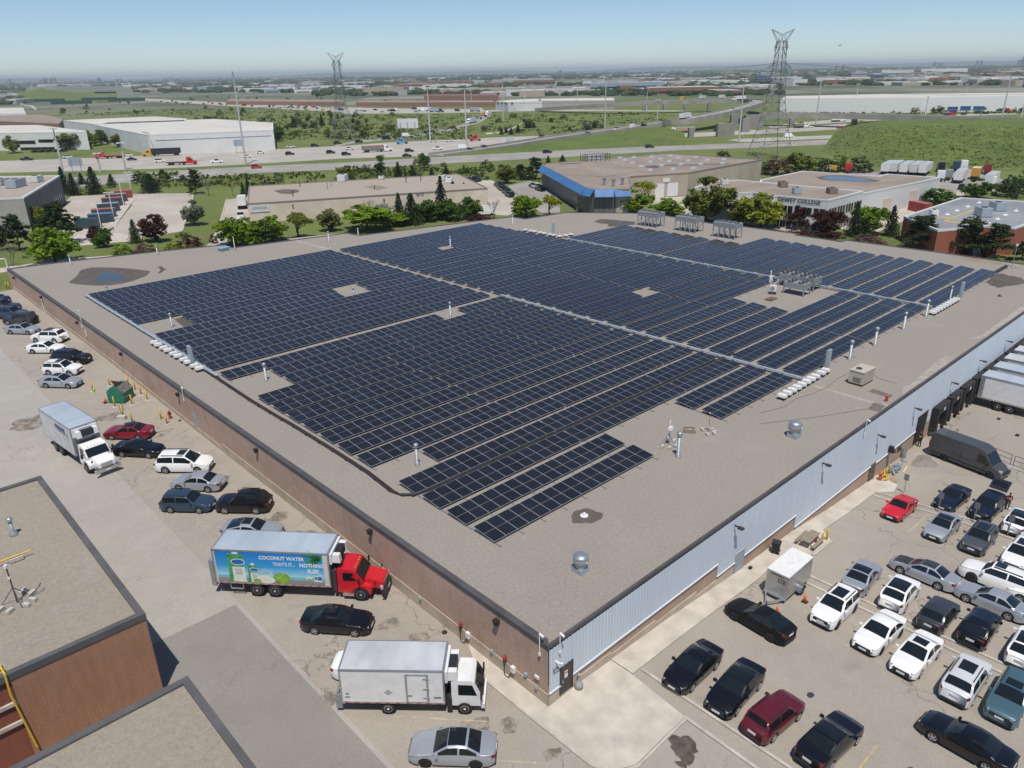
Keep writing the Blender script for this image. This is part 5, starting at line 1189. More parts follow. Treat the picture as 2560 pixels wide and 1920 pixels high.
o = MB(); o.lathe([(.10,0),(.10,.5),(.12,.55),(.05,.6)], n=10); o = ting('fire_extinguisher', o, HY, 'small red canister beside the two yellow bollards at the picnic table', 'canister'); o.location = (29.5,-2.2,zt(29.5,-2)+.13)
p = gnd(*Z(1280,1560,200,1475)(1230,1190)); t = thing('smoking_post', 'grey round ash post beside the front corner door', 'ash post', (p.x, p.y, p.z+.08)); GP = mat('grey_plastic', (.30,.31,.31), .6)
MB().lathe([(.27,0),(.27,.28),(.20,.42),(.09,.50),(.075,.95),(.11,1.0),(.11,1.08)], n=16).build('body', GP, t, True)
# parking signs
SG = mat('grey_sign_back', (.20,.21,.22), .5, .3)
for i, (x, y) in enumerate(((45.5,-3.3),(44.1,-6.85),(44.5,-9.7),(44.3,-12.44))):
    t = thing('parking_sign', ['grey parking sign behind the red coupe','grey parking sign in front of the navy sports coupe','grey parking sign between navy SUV and grey SUV','grey parking sign by the white SUV seen from behind'][i], 'sign', (x, y, zt(x, y)+.1), R(180), 'parking signs on the median')
    MB().bb(-.03,.03,-.03,.03,0,1.95).build('post', C['steel'], t); MB().bb(.035,.05,-.22,.22,1.35,2.0).build('sign_plate', SG, t)
# machine guard, scrap, gravel heap by the brown door
t = thing('machine_guard', 'tangle of bent yellow steel guard rails by the brown door', 'scrap rail', (46.9,-.95,zt(47,-.9)+.1), R(10)); b = MB()
b.tube([(.5*math.cos(k*.6),.32*math.sin(k*.6),.25) for k in range(12)], .06, 6); b.tube([(-.6,.2,.5),(0,.1,.55),(.4,.25,.85),(.5,.3,.2)], .06, 6); b.tube([(-.4,-.2,.2),(-.3,-.1,.55)], .06, 6); b.build('rail', C['yellow'], t)
MB().box((-.5,.35,.45),(.3,.3,.7)).build('orange_case', mat('orange_red_case', (.5,.09,.03), .5), t)
o = MB(); o.box((0,0,.03),(.8,.5,.06)); o = ting('cardboard_sheet', o, mat('brown_card', (.36,.23,.12), .9, var=.15, scale=4), 'brown board lying on the pavement beside the yellow guard', 'board'); o.location = (47.5,-1.6,zt(47.5,-1.6)+.02); o.rotation_euler.z = .5
t = thing('metal_scrap', 'pile of bluish metal offcuts and a board by the wall', 'scrap pile', (50.3,-.7,zt(50.3,-.7)+.015)); rd = random.Random(11)
SCR = mat('blue_grey_sheet', (.26,.32,.38), .45, .3, var=.25, scale=3)
for k in range(16):
    b = MB(); b.box((rd.uniform(-1.2,1.2), rd.uniform(-.35,.45), .05+.03*k*.6), (rd.uniform(.6,1.6), rd.uniform(.12,.35), .04), rz=rd.uniform(-.3,.5)); b.build('metal_sheet', SCR if k % 4 else C['alu'], t)
b = MB(); b.box((.3,-.8,.05),(1.5,.18,.06),rz=.15); b.build('board', mat('pale_board', (.55,.48,.32), .8), t)
t = thing('metal_duct', 'shiny short metal duct leaning at the wall above the scrap', 'duct', (53.0,-.4,zt(53,-.4)+.015), R(10)); b = MB(); b.cyl((0,0,.15),(.25,.1,1.0),.22,n=12); b.build('duct', C['chrome'], t); b = MB(); b.box((-.5,-.1,.1),(.8,.4,.15),rz=.4); b.build('flange', C['alu'], t)
GRV = gravel('loose_gravel', (.23,.21,.185)); bm = MB(); n, m_ = 22, 6; rd = random.Random(2)
vs = [(0,0,.42)]
for j in range(1, m_+1):
    for i in range(n): q = j/m_; rr = q*(1.6+.3*math.sin(3*i*6.28/n)); vs.append((rr*1.25*math.cos(6.28*i/n), rr*.8*math.sin(6.28*i/n), .42*(1-q)**1.3+(rd.uniform(-.02,.02) if j < m_ else -.02)))
bm.v = vs; bm.f = [(0,1+i,1+(i+1) % n) for i in range(n)]
for j in range(m_-1):
    for i in range(n): bm.f.append((1+j*n+i,1+(j+1)*n+i,1+(j+1)*n+(i+1) % n,1+j*n+(i+1) % n))
bm.m = [0]*len(bm.f); o = bm.build('gravel_heap', GRV, None, True); tag(o, 'low grey heap of gravel between the wall and the dark grey van', 'gravel heap'); o.location = (53.6,-2.2,zt(53.6,-2.2)-.02)
# railings at the dock ramp
def railing(pts, label, h=1.05):
    t = thing('railing', label, 'railing', (pts[0][0], pts[0][1], zt(*pts[0])+.1)); L = [Vector((x-pts[0][0], y-pts[0][1], zt(x, y)-zt(*pts[0]))) for x, y in pts]
    b = MB()
    for z_ in (h*.5, h): b.tube([v+Vector((0,0,z_)) for v in L], .03, 5)
    b.build('rail', C['dark'], t); b = MB()
    for p_, q_ in zip(L, L[1:]):
        k = max(1, int((q_-p_).length/1.8))
        for i in range(k+1): v = p_.lerp(q_, i/k); b.cyl(v, v+Vector((0,0,h)), .03, n=5)
    b.build('post', C['dark'], t)
railing([(60.2,-5.6),(59.5,-8.5)], 'black pipe railing beyond the windscreen of the grey van'); railing([(59.4,-8.8),(58.9,-14.0)], 'black pipe railing running off the right edge behind the grey van'); railing([(60.2,-.3),(60.2,-2.4),(62.2,-2.5)], 'black stair railing beside the first loading dock')
o = MB(); o.box((0,0,.04),(.5,.3,.08)); o = ting('rubbish_bag', o, C['black'], 'small dark rag on the dock yard, nearer the trailer', 'rag'); o.location = (70.8,-4.2,-3.26); o = MB(); o.box((0,0,.05),(.5,.35,.1)); o = ting('rubbish_bag', o, C['black'], 'small dark rag on the dock yard, nearer the van', 'rag'); o.location = (67.5,-7.0,-3.26)
p = (12.45,-10.2); blot('manhole_cover', p[0], p[1], .28, .2, C['dark'], 3, .024, rough=.05)

# ------------------------------------------------------------------ people
SKIN = mat('skin', (.34,.20,.14), .6); VEST = mat('hi_vis_lime', (.45,.70,.04), .6); OVEST = mat('hi_vis_orange', (.75,.16,.05), .6); CLO = mat('dark_clothing', (.018,.018,.024), .85); PANTS = mat('dark_trousers', (.035,.033,.034), .85); HAIR = mat('dark_hair', (.015,.012,.010), .7)
def skin_body(name, J, E, root, m, parent, sub=1):
    me = bpy.data.meshes.new(name); me.from_pydata([j[0] for j in J], E, []); me.materials.append(m)
    o = bpy.data.objects.new(name, me); COL.objects.link(o); md = o.modifiers.new('skin', 'SKIN'); md.use_smooth_shade = True
    if not me.skin_vertices: 
        bpy.context.view_layer.objects.active = o
    ly = me.skin_vertices[0] if me.skin_vertices else None
    for i, j in enumerate(J): ly.data[i].radius = (j[1], j[1]*(j[2] if len(j) > 2 else 1)); ly.data[i].use_root = (i == root)
    s = o.modifiers.new('sub', 'SUBSURF'); s.levels = s.render_levels = sub
    dg = bpy.context.evaluated_depsgraph_get(); m2 = bpy.data.meshes.new_from_object(o.evaluated_get(dg)); bpy.data.objects.remove(o); bpy.data.meshes.remove(me)
    m2.materials.clear(); m2.materials.append(m)
    return link(name, m2, parent)
def person(label, x, y, rz, arms, legs, top, vest, hat=None, z=None):
    t = thing('person', label, 'person', (x, y, (zt(x, y) if z is None else z)+.012), rz)
    # x forward, y left. joints: (pos, radius, flatness)
    hipL, hipR = (0,.09,.92), (0,-.09,.92); kL, fL, kR, fR = legs
    J = [((0,0,.95),.135,.8),((0,0,1.12),.125,.8),((.0,0,1.32),.145,.75),((.01,0,1.46),.075),((.02,0,1.54),.055)]
    sL, sR = (0,.19,1.41), (0,-.19,1.41); eL, wL, eR, wR = arms
    J += [(sL,.062),(eL,.045),(wL,.034),(sR,.062),(eR,.045),(wR,.034)]
    J += [(hipL,.095),(kL,.062),(fL,.045),((fL[0]+.16,fL[1],.035),.036),(hipR,.095),(kR,.062),(fR,.045),((fR[0]+.16,fR[1],.035),.036)]
    E = [(0,1),(1,2),(2,3),(3,4),(2,5),(5,6),(6,7),(2,8),(8,9),(9,10),(0,11),(11,12),(12,13),(13,14),(0,15),(15,16),(16,17),(17,18)]
    skin_body('body', J, E, 0, CLO, t, 2)
    hd = MB(); hd.lathe([(.03,-.115),(.062,-.09),(.078,-.02),(.080,.04),(.062,.095),(.02,.118)], n=14); h = hd.build('head', SKIN, t, True, (.03,0,1.655), (0,R(12),0))
    f = MB(); f.box((.083,0,-.015),(.03,.025,.045),top=(.4,.6)); f.build('nose', SKIN, h); f = MB()
    for s in (-1,1): f.box((.073,s*.03,.015),(.012,.02,.01))
    f.build('eyes', HAIR, h); MB().box((.07,0,-.06),(.012,.04,.01)).build('mouth', mat('lips', (.25,.09,.08), .6), h)
    f = MB()
    for s in (-1,1): f.box((0,s*.08,-.01),(.03,.015,.05))
    f.build('ears', SKIN, h); hr = MB(); hr.lathe([(.085,.0),(.088,.05),(.07,.105),(.02,.13)], n=14); hr.build('hair' if not hat else 'cap', HAIR if not hat else hat, h, True, (-.012,0,.012))
    # trousers over the legs
    LJ = [((0,0,.96),.14,.8),(hipL,.10),(kL,.07),((fL[0],fL[1],fL[2]+.02),.058),(hipR,.10),(kR,.07),((fR[0],fR[1],fR[2]+.02),.058)]
    skin_body('trousers', LJ, [(0,1),(1,2),(2,3),(0,4),(4,5),(5,6)], 0, PANTS, t, 1)
    VJ = [((0,0,1.0),.15,.82),((0,0,1.15),.142,.82),((0,0,1.33),.158,.78),((.005,0,1.43),.10),((0,.14,1.41),.07),((0,-.14,1.41),.07)]
    v = skin_body('vest', VJ, [(0,1),(1,2),(2,3),(2,4),(2,5)], 0, vest, t, 1)
    # hands: palm with five separate fingers
    for w_, e_, s in ((wL, eL, 1), (wR, eR, -1)):
        w0, e0 = Vector(w_), Vector(e_); d = (w0-e0).normalized(); n = d.cross(Vector((0,0,1))).normalized()*s; u = n.cross(d)
        HJ = [(tuple(w0),.03),(tuple(w0+d*.075),.038,.5)]; HE = [(0,1)]
        for k, l in enumerate((.065,.078,.072,.055)):
            o0 = w0+d*.085+n*(.03-.02*k); HJ += [(tuple(o0+d*l*.5-u*.008),.0095),(tuple(o0+d*l-u*.03),.008)]; HE += [(1,len(HJ)-2),(len(HJ)-2,len(HJ)-1)]
        HJ += [(tuple(w0+d*.05+n*.045-u*.01),.011),(tuple(w0+d*.085+n*.055-u*.03),.009)]; HE += [(0,len(HJ)-2),(len(HJ)-2,len(HJ)-1)]
        skin_body('hand', HJ, HE, 0, SKIN, t, 1)
    return t
person('person in a lime hi-vis vest and pink cap standing at the open loading door', 57.1, -.45, R(160), ((.12,.24,1.16),(.30,.14,1.30),(.10,-.24,1.16),(.22,-.10,1.36)), ((.02,.10,.49),(-.03,.11,.07),(.05,-.10,.49),(.02,-.12,.07)), CLO, VEST, mat('pink_cap', (.40,.06,.15), .7))
person('person in dark clothes and an orange vest looking down at something in hand', 49.35, -11.0, R(200), ((.10,.24,1.15),(.30,.08,1.20),(.10,-.24,1.15),(.30,-.06,1.20)), ((.02,.10,.49),(-.02,.10,.07),(.03,-.10,.49),(.0,-.11,.07)), CLO, OVEST)

# ------------------------------------------------------------------ the two buildings at the lower left
C['brickl'] = brick('orange_brown_block', (.40,.185,.095), (.30,.17,.115), (.42,.29,.20), row=.19, bw=.40, ms=.020, axis='y', noise=.35)
C['brickr'] = brick('red_brick', (.27,.075,.04), (.20,.065,.045), (.28,.18,.13), row=.085, bw=.24, ms=.010, axis='y')
C['gravel2'] = gravel('gravel_roof_near', (.295,.258,.208))
for nm, lb, (x0, x1, y0, y1), H in (('brick_building','flat-roofed orange brick building at the left edge',(-46,-16.2,17,39.9),6.2), ('low_roofed_building','flat gravel-roofed building in the bottom left corner',(-46,-16.35,-32,10.45),6.0)):
    t = thing(nm, lb, 'building', (x1, y0, 0)); BB = t; w_, d_ = x1-x0, y1-y0; poly = [(-w_,0),(0,0),(0,d_),(-w_,d_)]
    b = MB(); b.add([(*p_, H-.1) for p_ in inset(poly,.1)], [(0,1,2,3)]); b.build('roof', C['gravel2'], t)
    coping('coping', poly, .34, H-.35, H+.06, C['coping2'], t, .05)
    b = MB(); b.quad((-6.95,0,-1),(0,0,-1),(0,0,H-.3),(-6.95,0,H-.3)); b.build('brick_wall', C['brickl'], t)
    b = MB(); b.quad((-w_,.12,-1),(-6.95,.12,-1),(-6.95,.12,H-.3),(-w_,.12,H-.3)); b.quad((-6.95,.12,-1),(-6.95,0,-1),(-6.95,0,H-.3),(-6.95,.12,H-.3)); b.build('brick_wall', C['brickr'], t)
    b = MB(); b.quad((0,0,-1),(0,d_,-1),(0,d_,H-.3),(0,0,H-.3)); b.quad((0,d_,-1),(-w_,d_,-1),(-w_,d_,H-.3),(0,d_,H-.3)); b.build('side_wall', C['brickw'], t)
    if nm == 'brick_building':
        for z_ in (4.2, 2.9): MB().bb(-8.9,-6.9,-.03,.115,z_,z_+.22).build('lintel', C['kerb'], t)
    else:
        b = MB(); b.bb(-w_,0,d_,d_+.14,H-.55,H-.36); b.build('ledge', C['kerb'], t)
GY_ = mat('gas_yellow', (.68,.46,.03), .5)
t = thing('gas_pipe', 'yellow gas pipe bent over the roof edge and down the red brick wall', 'pipe', (-23.4,17,6.3)); b = MB(); b.tube([(-2.5,1.4,.1),(.1,.6,.18),(.15,-.12,.1),(.1,-.14,-1.2),(.45,-.14,-5.2)], .055, 8); b.build('pipe', GY_, t); MB().box((-.2,.9,.0),(.7,.4,.15)).build('pipe_support', C['block'], t)
t = thing('gas_pipe', 'yellow gas pipe resting on a block on the upper left roof', 'pipe', (-21.0,28.5,6.15)); b = MB(); b.tube([(-4,-.1,.35),(1.6,0,.35)], .05, 8); b.build('pipe', GY_, t); MB().box((.7,0,.14),(.8,.35,.25)).build('pipe_support', C['block'], t)
t = thing('vent_pipe', 'galvanised vent pipe on the upper left roof', 'vent pipe', (-19.7,32.1,6.1)); MB().lathe([(.28,0),(.28,.05),(.24,.25),(.13,.35),(.12,1.2)], n=12).build('pipe', C['steel'], t, True); MB().lathe([(.16,1.1),(.2,1.15),(.2,1.32),(.1,1.4)], n=12).build('cap', C['alu'], t, True)
t = thing('antenna_stand', 'antenna mast on concrete blocks on the upper left roof', 'antenna', (-21.3,23.6,6.1), R(35)); blocks(t, .85); b = MB(); b.cyl((0,0,.05),(.0,0,2.6),.04,n=8)
for a in (0,2.1,4.2): b.tube([(.8*math.cos(a),.8*math.sin(a),.05),(0,0,1.1)], .025, 5)
b.build('mast', C['dark'], t); b = MB(); b.box((0,0,2.6),(.18,.18,.2)); b.box((0,0,1.8),(.14,.14,.14)); b.build('sensor', C['white'], t); MB().tube([(.5,-.4,.1),(1.1,-.7,.5),(1.3,-.6,.55)], .03, 5).build('bracket', C['dark'], t)
# ------------------------------------------------------------------ trees
def leafmat(name, c, v=.45):
    t = NT(name); n = t.noise(3.2, 3, .6); n2 = t.n('ShaderNodeObjectInfo').outputs['Random']
    a = t.ramp(n, .36, tuple(x*(1-v) for x in c), .64, tuple(x*(1+v*.75) for x in c))
    a = t.mix(t.math('MULTIPLY', n2, .35), a, tuple(x*.72 for x in c)); t.out(a, .75)
    t.b.inputs['Specular IOR Level'].default_value = .2
    tr = t.N.new('ShaderNodeBsdfTranslucent'); t.L.new(a, tr.inputs[0]); mx = t.N.new('ShaderNodeMixShader'); mx.inputs[0].default_value = .28
    o = t.N['Material Output']; t.L.new(t.b.outputs[0], mx.inputs[1]); t.L.new(tr.outputs[0], mx.inputs[2]); t.L.new(mx.outputs[0], o.inputs[0])
    return t.M
LEAF = {k: leafmat('leaf_'+k, c) for k, c in dict(bright=(.19,.30,.015), green=(.085,.165,.022), olive=(.17,.195,.03), yellow=(.28,.31,.025), purple=(.085,.030,.026), spruce=(.034,.060,.026), pine=(.048,.075,.026), silver=(.24,.28,.19), brown=(.17,.11,.075), pale=(.22,.235,.075), blossom=(.48,.49,.43), dark=(.042,.078,.024)).items()}
BARK = mat('bark', (.075,.058,.045), .9, var=.3, scale=5); TWIG = mat('pale_twigs', (.16,.135,.11), .9, var=.2, scale=4)
def leaves(b, c, n, spread, size, rd, flat=1.0, droop=0):
    for _ in range(n):
        while True:
            p = Vector((rd.uniform(-1,1), rd.uniform(-1,1), rd.uniform(-1,1)))
            if p.length < 1: break
        p = Vector((p.x*spread, p.y*spread, p.z*spread*flat))+Vector(c)
        d = Vector((rd.gauss(0,1), rd.gauss(0,1), rd.gauss(0,1)+.7)).normalized(); a = d.orthogonal().normalized(); a.rotate(Matrix.Rotation(rd.uniform(0,6.3), 3, d)); e = d.cross(a); s = size*rd.uniform(.6,1.35)
        n0 = len(b.v); b.v += [tuple(p-a*s*.6), tuple(p+e*s*.45), tuple(p+a*s*.75), tuple(p-e*s*.45)]; b.f.append([n0,n0+1,n0+2,n0+3]); b.m.append(0)
def limb(b, p, d, ln, r, depth, rd, tips, spread=.55):
    q = p+d*ln; b.cyl(p, q, r, r*.62, 5 if depth > 1 else 3, caps=False)
    if depth == 0: tips.append(q); return
    for _ in range(rd.choice((2,3,3))):
        nd = (d+Vector((rd.gauss(0,spread), rd.gauss(0,spread), rd.gauss(.08,spread*.5)))).normalized(); limb(b, q, nd, ln*rd.uniform(.6,.82), r*.58, depth-1, rd, tips, spread)
def proto(kind, seed):
    rd = random.Random(seed); tr, cr = MB(), MB()
    if kind == 'round':
        tips = []; limb(tr, Vector((0,0,0)), Vector((0,0,1)), .24, .028, 3, rd, tips, .5)
        lobes = [(Vector((0,0,.50)), .34), (Vector((0,0,.28)), .24)]+[(Vector((.27*math.cos(a)*rd.uniform(.7,1.1), .27*math.sin(a)*rd.uniform(.7,1.1), rd.uniform(.26,.76))), rd.uniform(.15,.23)) for a in [k*.785+rd.uniform(-.3,.3) for k in range(9)]]+[(Vector((rd.uniform(-.12,.12), rd.uniform(-.12,.12), .84)), .14)]
        for c, r in lobes:
            for _ in range(int(15*r/.2)):
                u = Vector((rd.gauss(0,1), rd.gauss(0,1), rd.gauss(.25,1))).normalized()*r*rd.uniform(.62,1.05); leaves(cr, c+Vector((u.x,u.y,u.z*.9)), 26, .075, .046, rd, .7)
    elif kind == 'sparse':
        tips = []
        for k in range(3): limb(tr, Vector((.02*k-.02,0,0)), Vector((rd.uniform(-.35,.35), rd.uniform(-.35,.35), 1)).normalized(), .26, .02, 4, rd, tips, .38)
        for q in tips:
            leaves(cr, (max(-.5,min(.5,q.x)), max(-.5,min(.5,q.y)), min(.98,max(.2,q.z))), 15, .075, .036, rd)
    elif kind == 'spruce':
        tr.cyl((0,0,0), (0,0,.97), .022, .003, 6)
        for k in range(17):
            z = .06+.055*k; R0 = .46*(1-z)**.85+.015
            nb = max(5, int(13*(1-z)+3))
            for i in range(nb):
                a = 6.283*i/nb+rd.uniform(-.25,.25)+k; R1 = R0*rd.uniform(.72,1.12)
                for s in range(4):
                    f = (s+.7)/4; leaves(cr, (R1*f*math.cos(a), R1*f*math.sin(a), z-.055*f*f+.02), 6, .034+.02*(1-z), .036, rd, .45)
    elif kind == 'pine':
        tips = []; limb(tr, Vector((0,0,0)), Vector((rd.uniform(-.08,.08),0,1)).normalized(), .34, .026, 2, rd, tips, .5)
        for k in range(34):
            z = rd.uniform(.10,.97); R0 = .5*min(1, (1.03-z)*1.5)*(.65+.35*rd.random()); a = rd.uniform(0,6.28); c = Vector((R0*math.cos(a)*rd.uniform(.3,1), R0*math.sin(a)*rd.uniform(.3,1), z))
            for _ in range(7): leaves(cr, c+Vector((rd.gauss(0,.06), rd.gauss(0,.06), rd.gauss(0,.025))), 15, .055, .040, rd, .5)
    elif kind == 'shrub':
        tips = []
        for k in range(4): limb(tr, Vector((rd.uniform(-.1,.1),rd.uniform(-.1,.1),0)), Vector((rd.uniform(-.6,.6), rd.uniform(-.6,.6), 1)).normalized(), .3, .02, 1, rd, tips)
        for k in range(60):
            a = rd.uniform(0,6.28); q = rd.random()**.5; z = (1-q*q)**.5*rd.uniform(.25,.95); leaves(cr, (q*.46*math.cos(a), q*.46*math.sin(a), z), 24, .095, .055, rd, .8)
    else:   # bare
        tips = []
        for k in range(2): limb(tr, Vector((.03*k,0,0)), Vector((rd.uniform(-.25,.25), rd.uniform(-.25,.25), 1)).normalized(), .27, .019, 5, rd, tips, .36)
        for v in range(len(tr.v)): x, y, z = tr.v[v]; tr.v[v] = (max(-.5,min(.5,x)), max(-.5,min(.5,y)), min(z, 1.0))
        for q in tips[::3]: leaves(cr, (max(-.5,min(.5,q.x)), max(-.5,min(.5,q.y)), min(1,q.z)), 2, .03, .012, rd)
    return tr.mesh('trunk', BARK if kind != 'bare' else TWIG), cr.mesh('crown', LEAF['green'])
PROTO = {k: [proto(k, 10*i+n) for n in range(c)] for i, (k, c) in enumerate((('round',4),('sparse',3),('spruce',3),('pine',3),('shrub',3),('bare',2)))}
TREEN = 0
def tree_at(kind, leaf, P, h, w, label, group=None, name=None, cat='tree'):
    global TREEN
    TREEN += 1; rd = random.Random(TREEN*7); t = thing(name or {'spruce':'spruce_tree','pine':'pine_tree','shrub':'shrub','bare':'bare_tree'}.get(kind, 'leafy_tree'), label, cat if kind != 'shrub' else 'shrub', P, rd.uniform(0,6.28), group)
    tm, cm = PROTO[kind][rd.randrange(len(PROTO[kind]))]; sc = (w, w, h)
    link('trunk', tm, t, None, None, sc); link('crown', cm, t, None, None, sc, [LEAF[leaf]])
    return t
def outside(x, y, mg=3.0):
    c = False; n = len(PLAN); dm = 1e9
    for i in range(n):
        (x1, y1), (x2, y2) = PLAN[i], PLAN[(i+1) % n]
        if (y1 > y) != (y2 > y) and x < (x2-x1)*(y-y1)/(y2-y1)+x1: c = not c
        d = Vector((x2-x1, y2-y1)); u = max(0, min(1, (Vector((x-x1, y-y1)).dot(d))/d.length_squared)); dm = min(dm, (Vector((x-x1, y-y1))-d*u).length)
    return (not c) and dm > mg
def tree(kind, leaf, f, bx, by, ty, wpx, label, group=None, s=None):
    px, py = f(bx, by); P = gnd(px, py)
    if outside(P.x, P.y) and not outside(P.x-(P.x-CO.x)*.14, P.y-(P.y-CO.y)*.14, .1):   # its foot is hidden by the roof edge: it stands close behind the wall
        for k in range(14, 0, -1):
            q = P.lerp(Vector((CO.x, CO.y, P.z)), k*.01)
            if outside(q.x, q.y): P = Vector((q.x, q.y, zt(q.x, q.y))); break
    tp = f(bx, ty)[1]; sc = f(1,0)[0]-f(0,0)[0]
    return tree_at(kind, leaf, P, hgt(P, tp)*1.04, wpx*sc/ppm(P)*dict(spruce=1.5,pine=1.45,round=1.38,sparse=1.4,shrub=1.3,bare=1.2)[kind], label, group)
T1, T2, T3, T4, T5, T6, T7 = Z(0,0,860), Z(850,0,860), Z(1700,0,860), Z(0,420,700), Z(600,380,800), Z(1300,380,700), Z(1900,380,660)
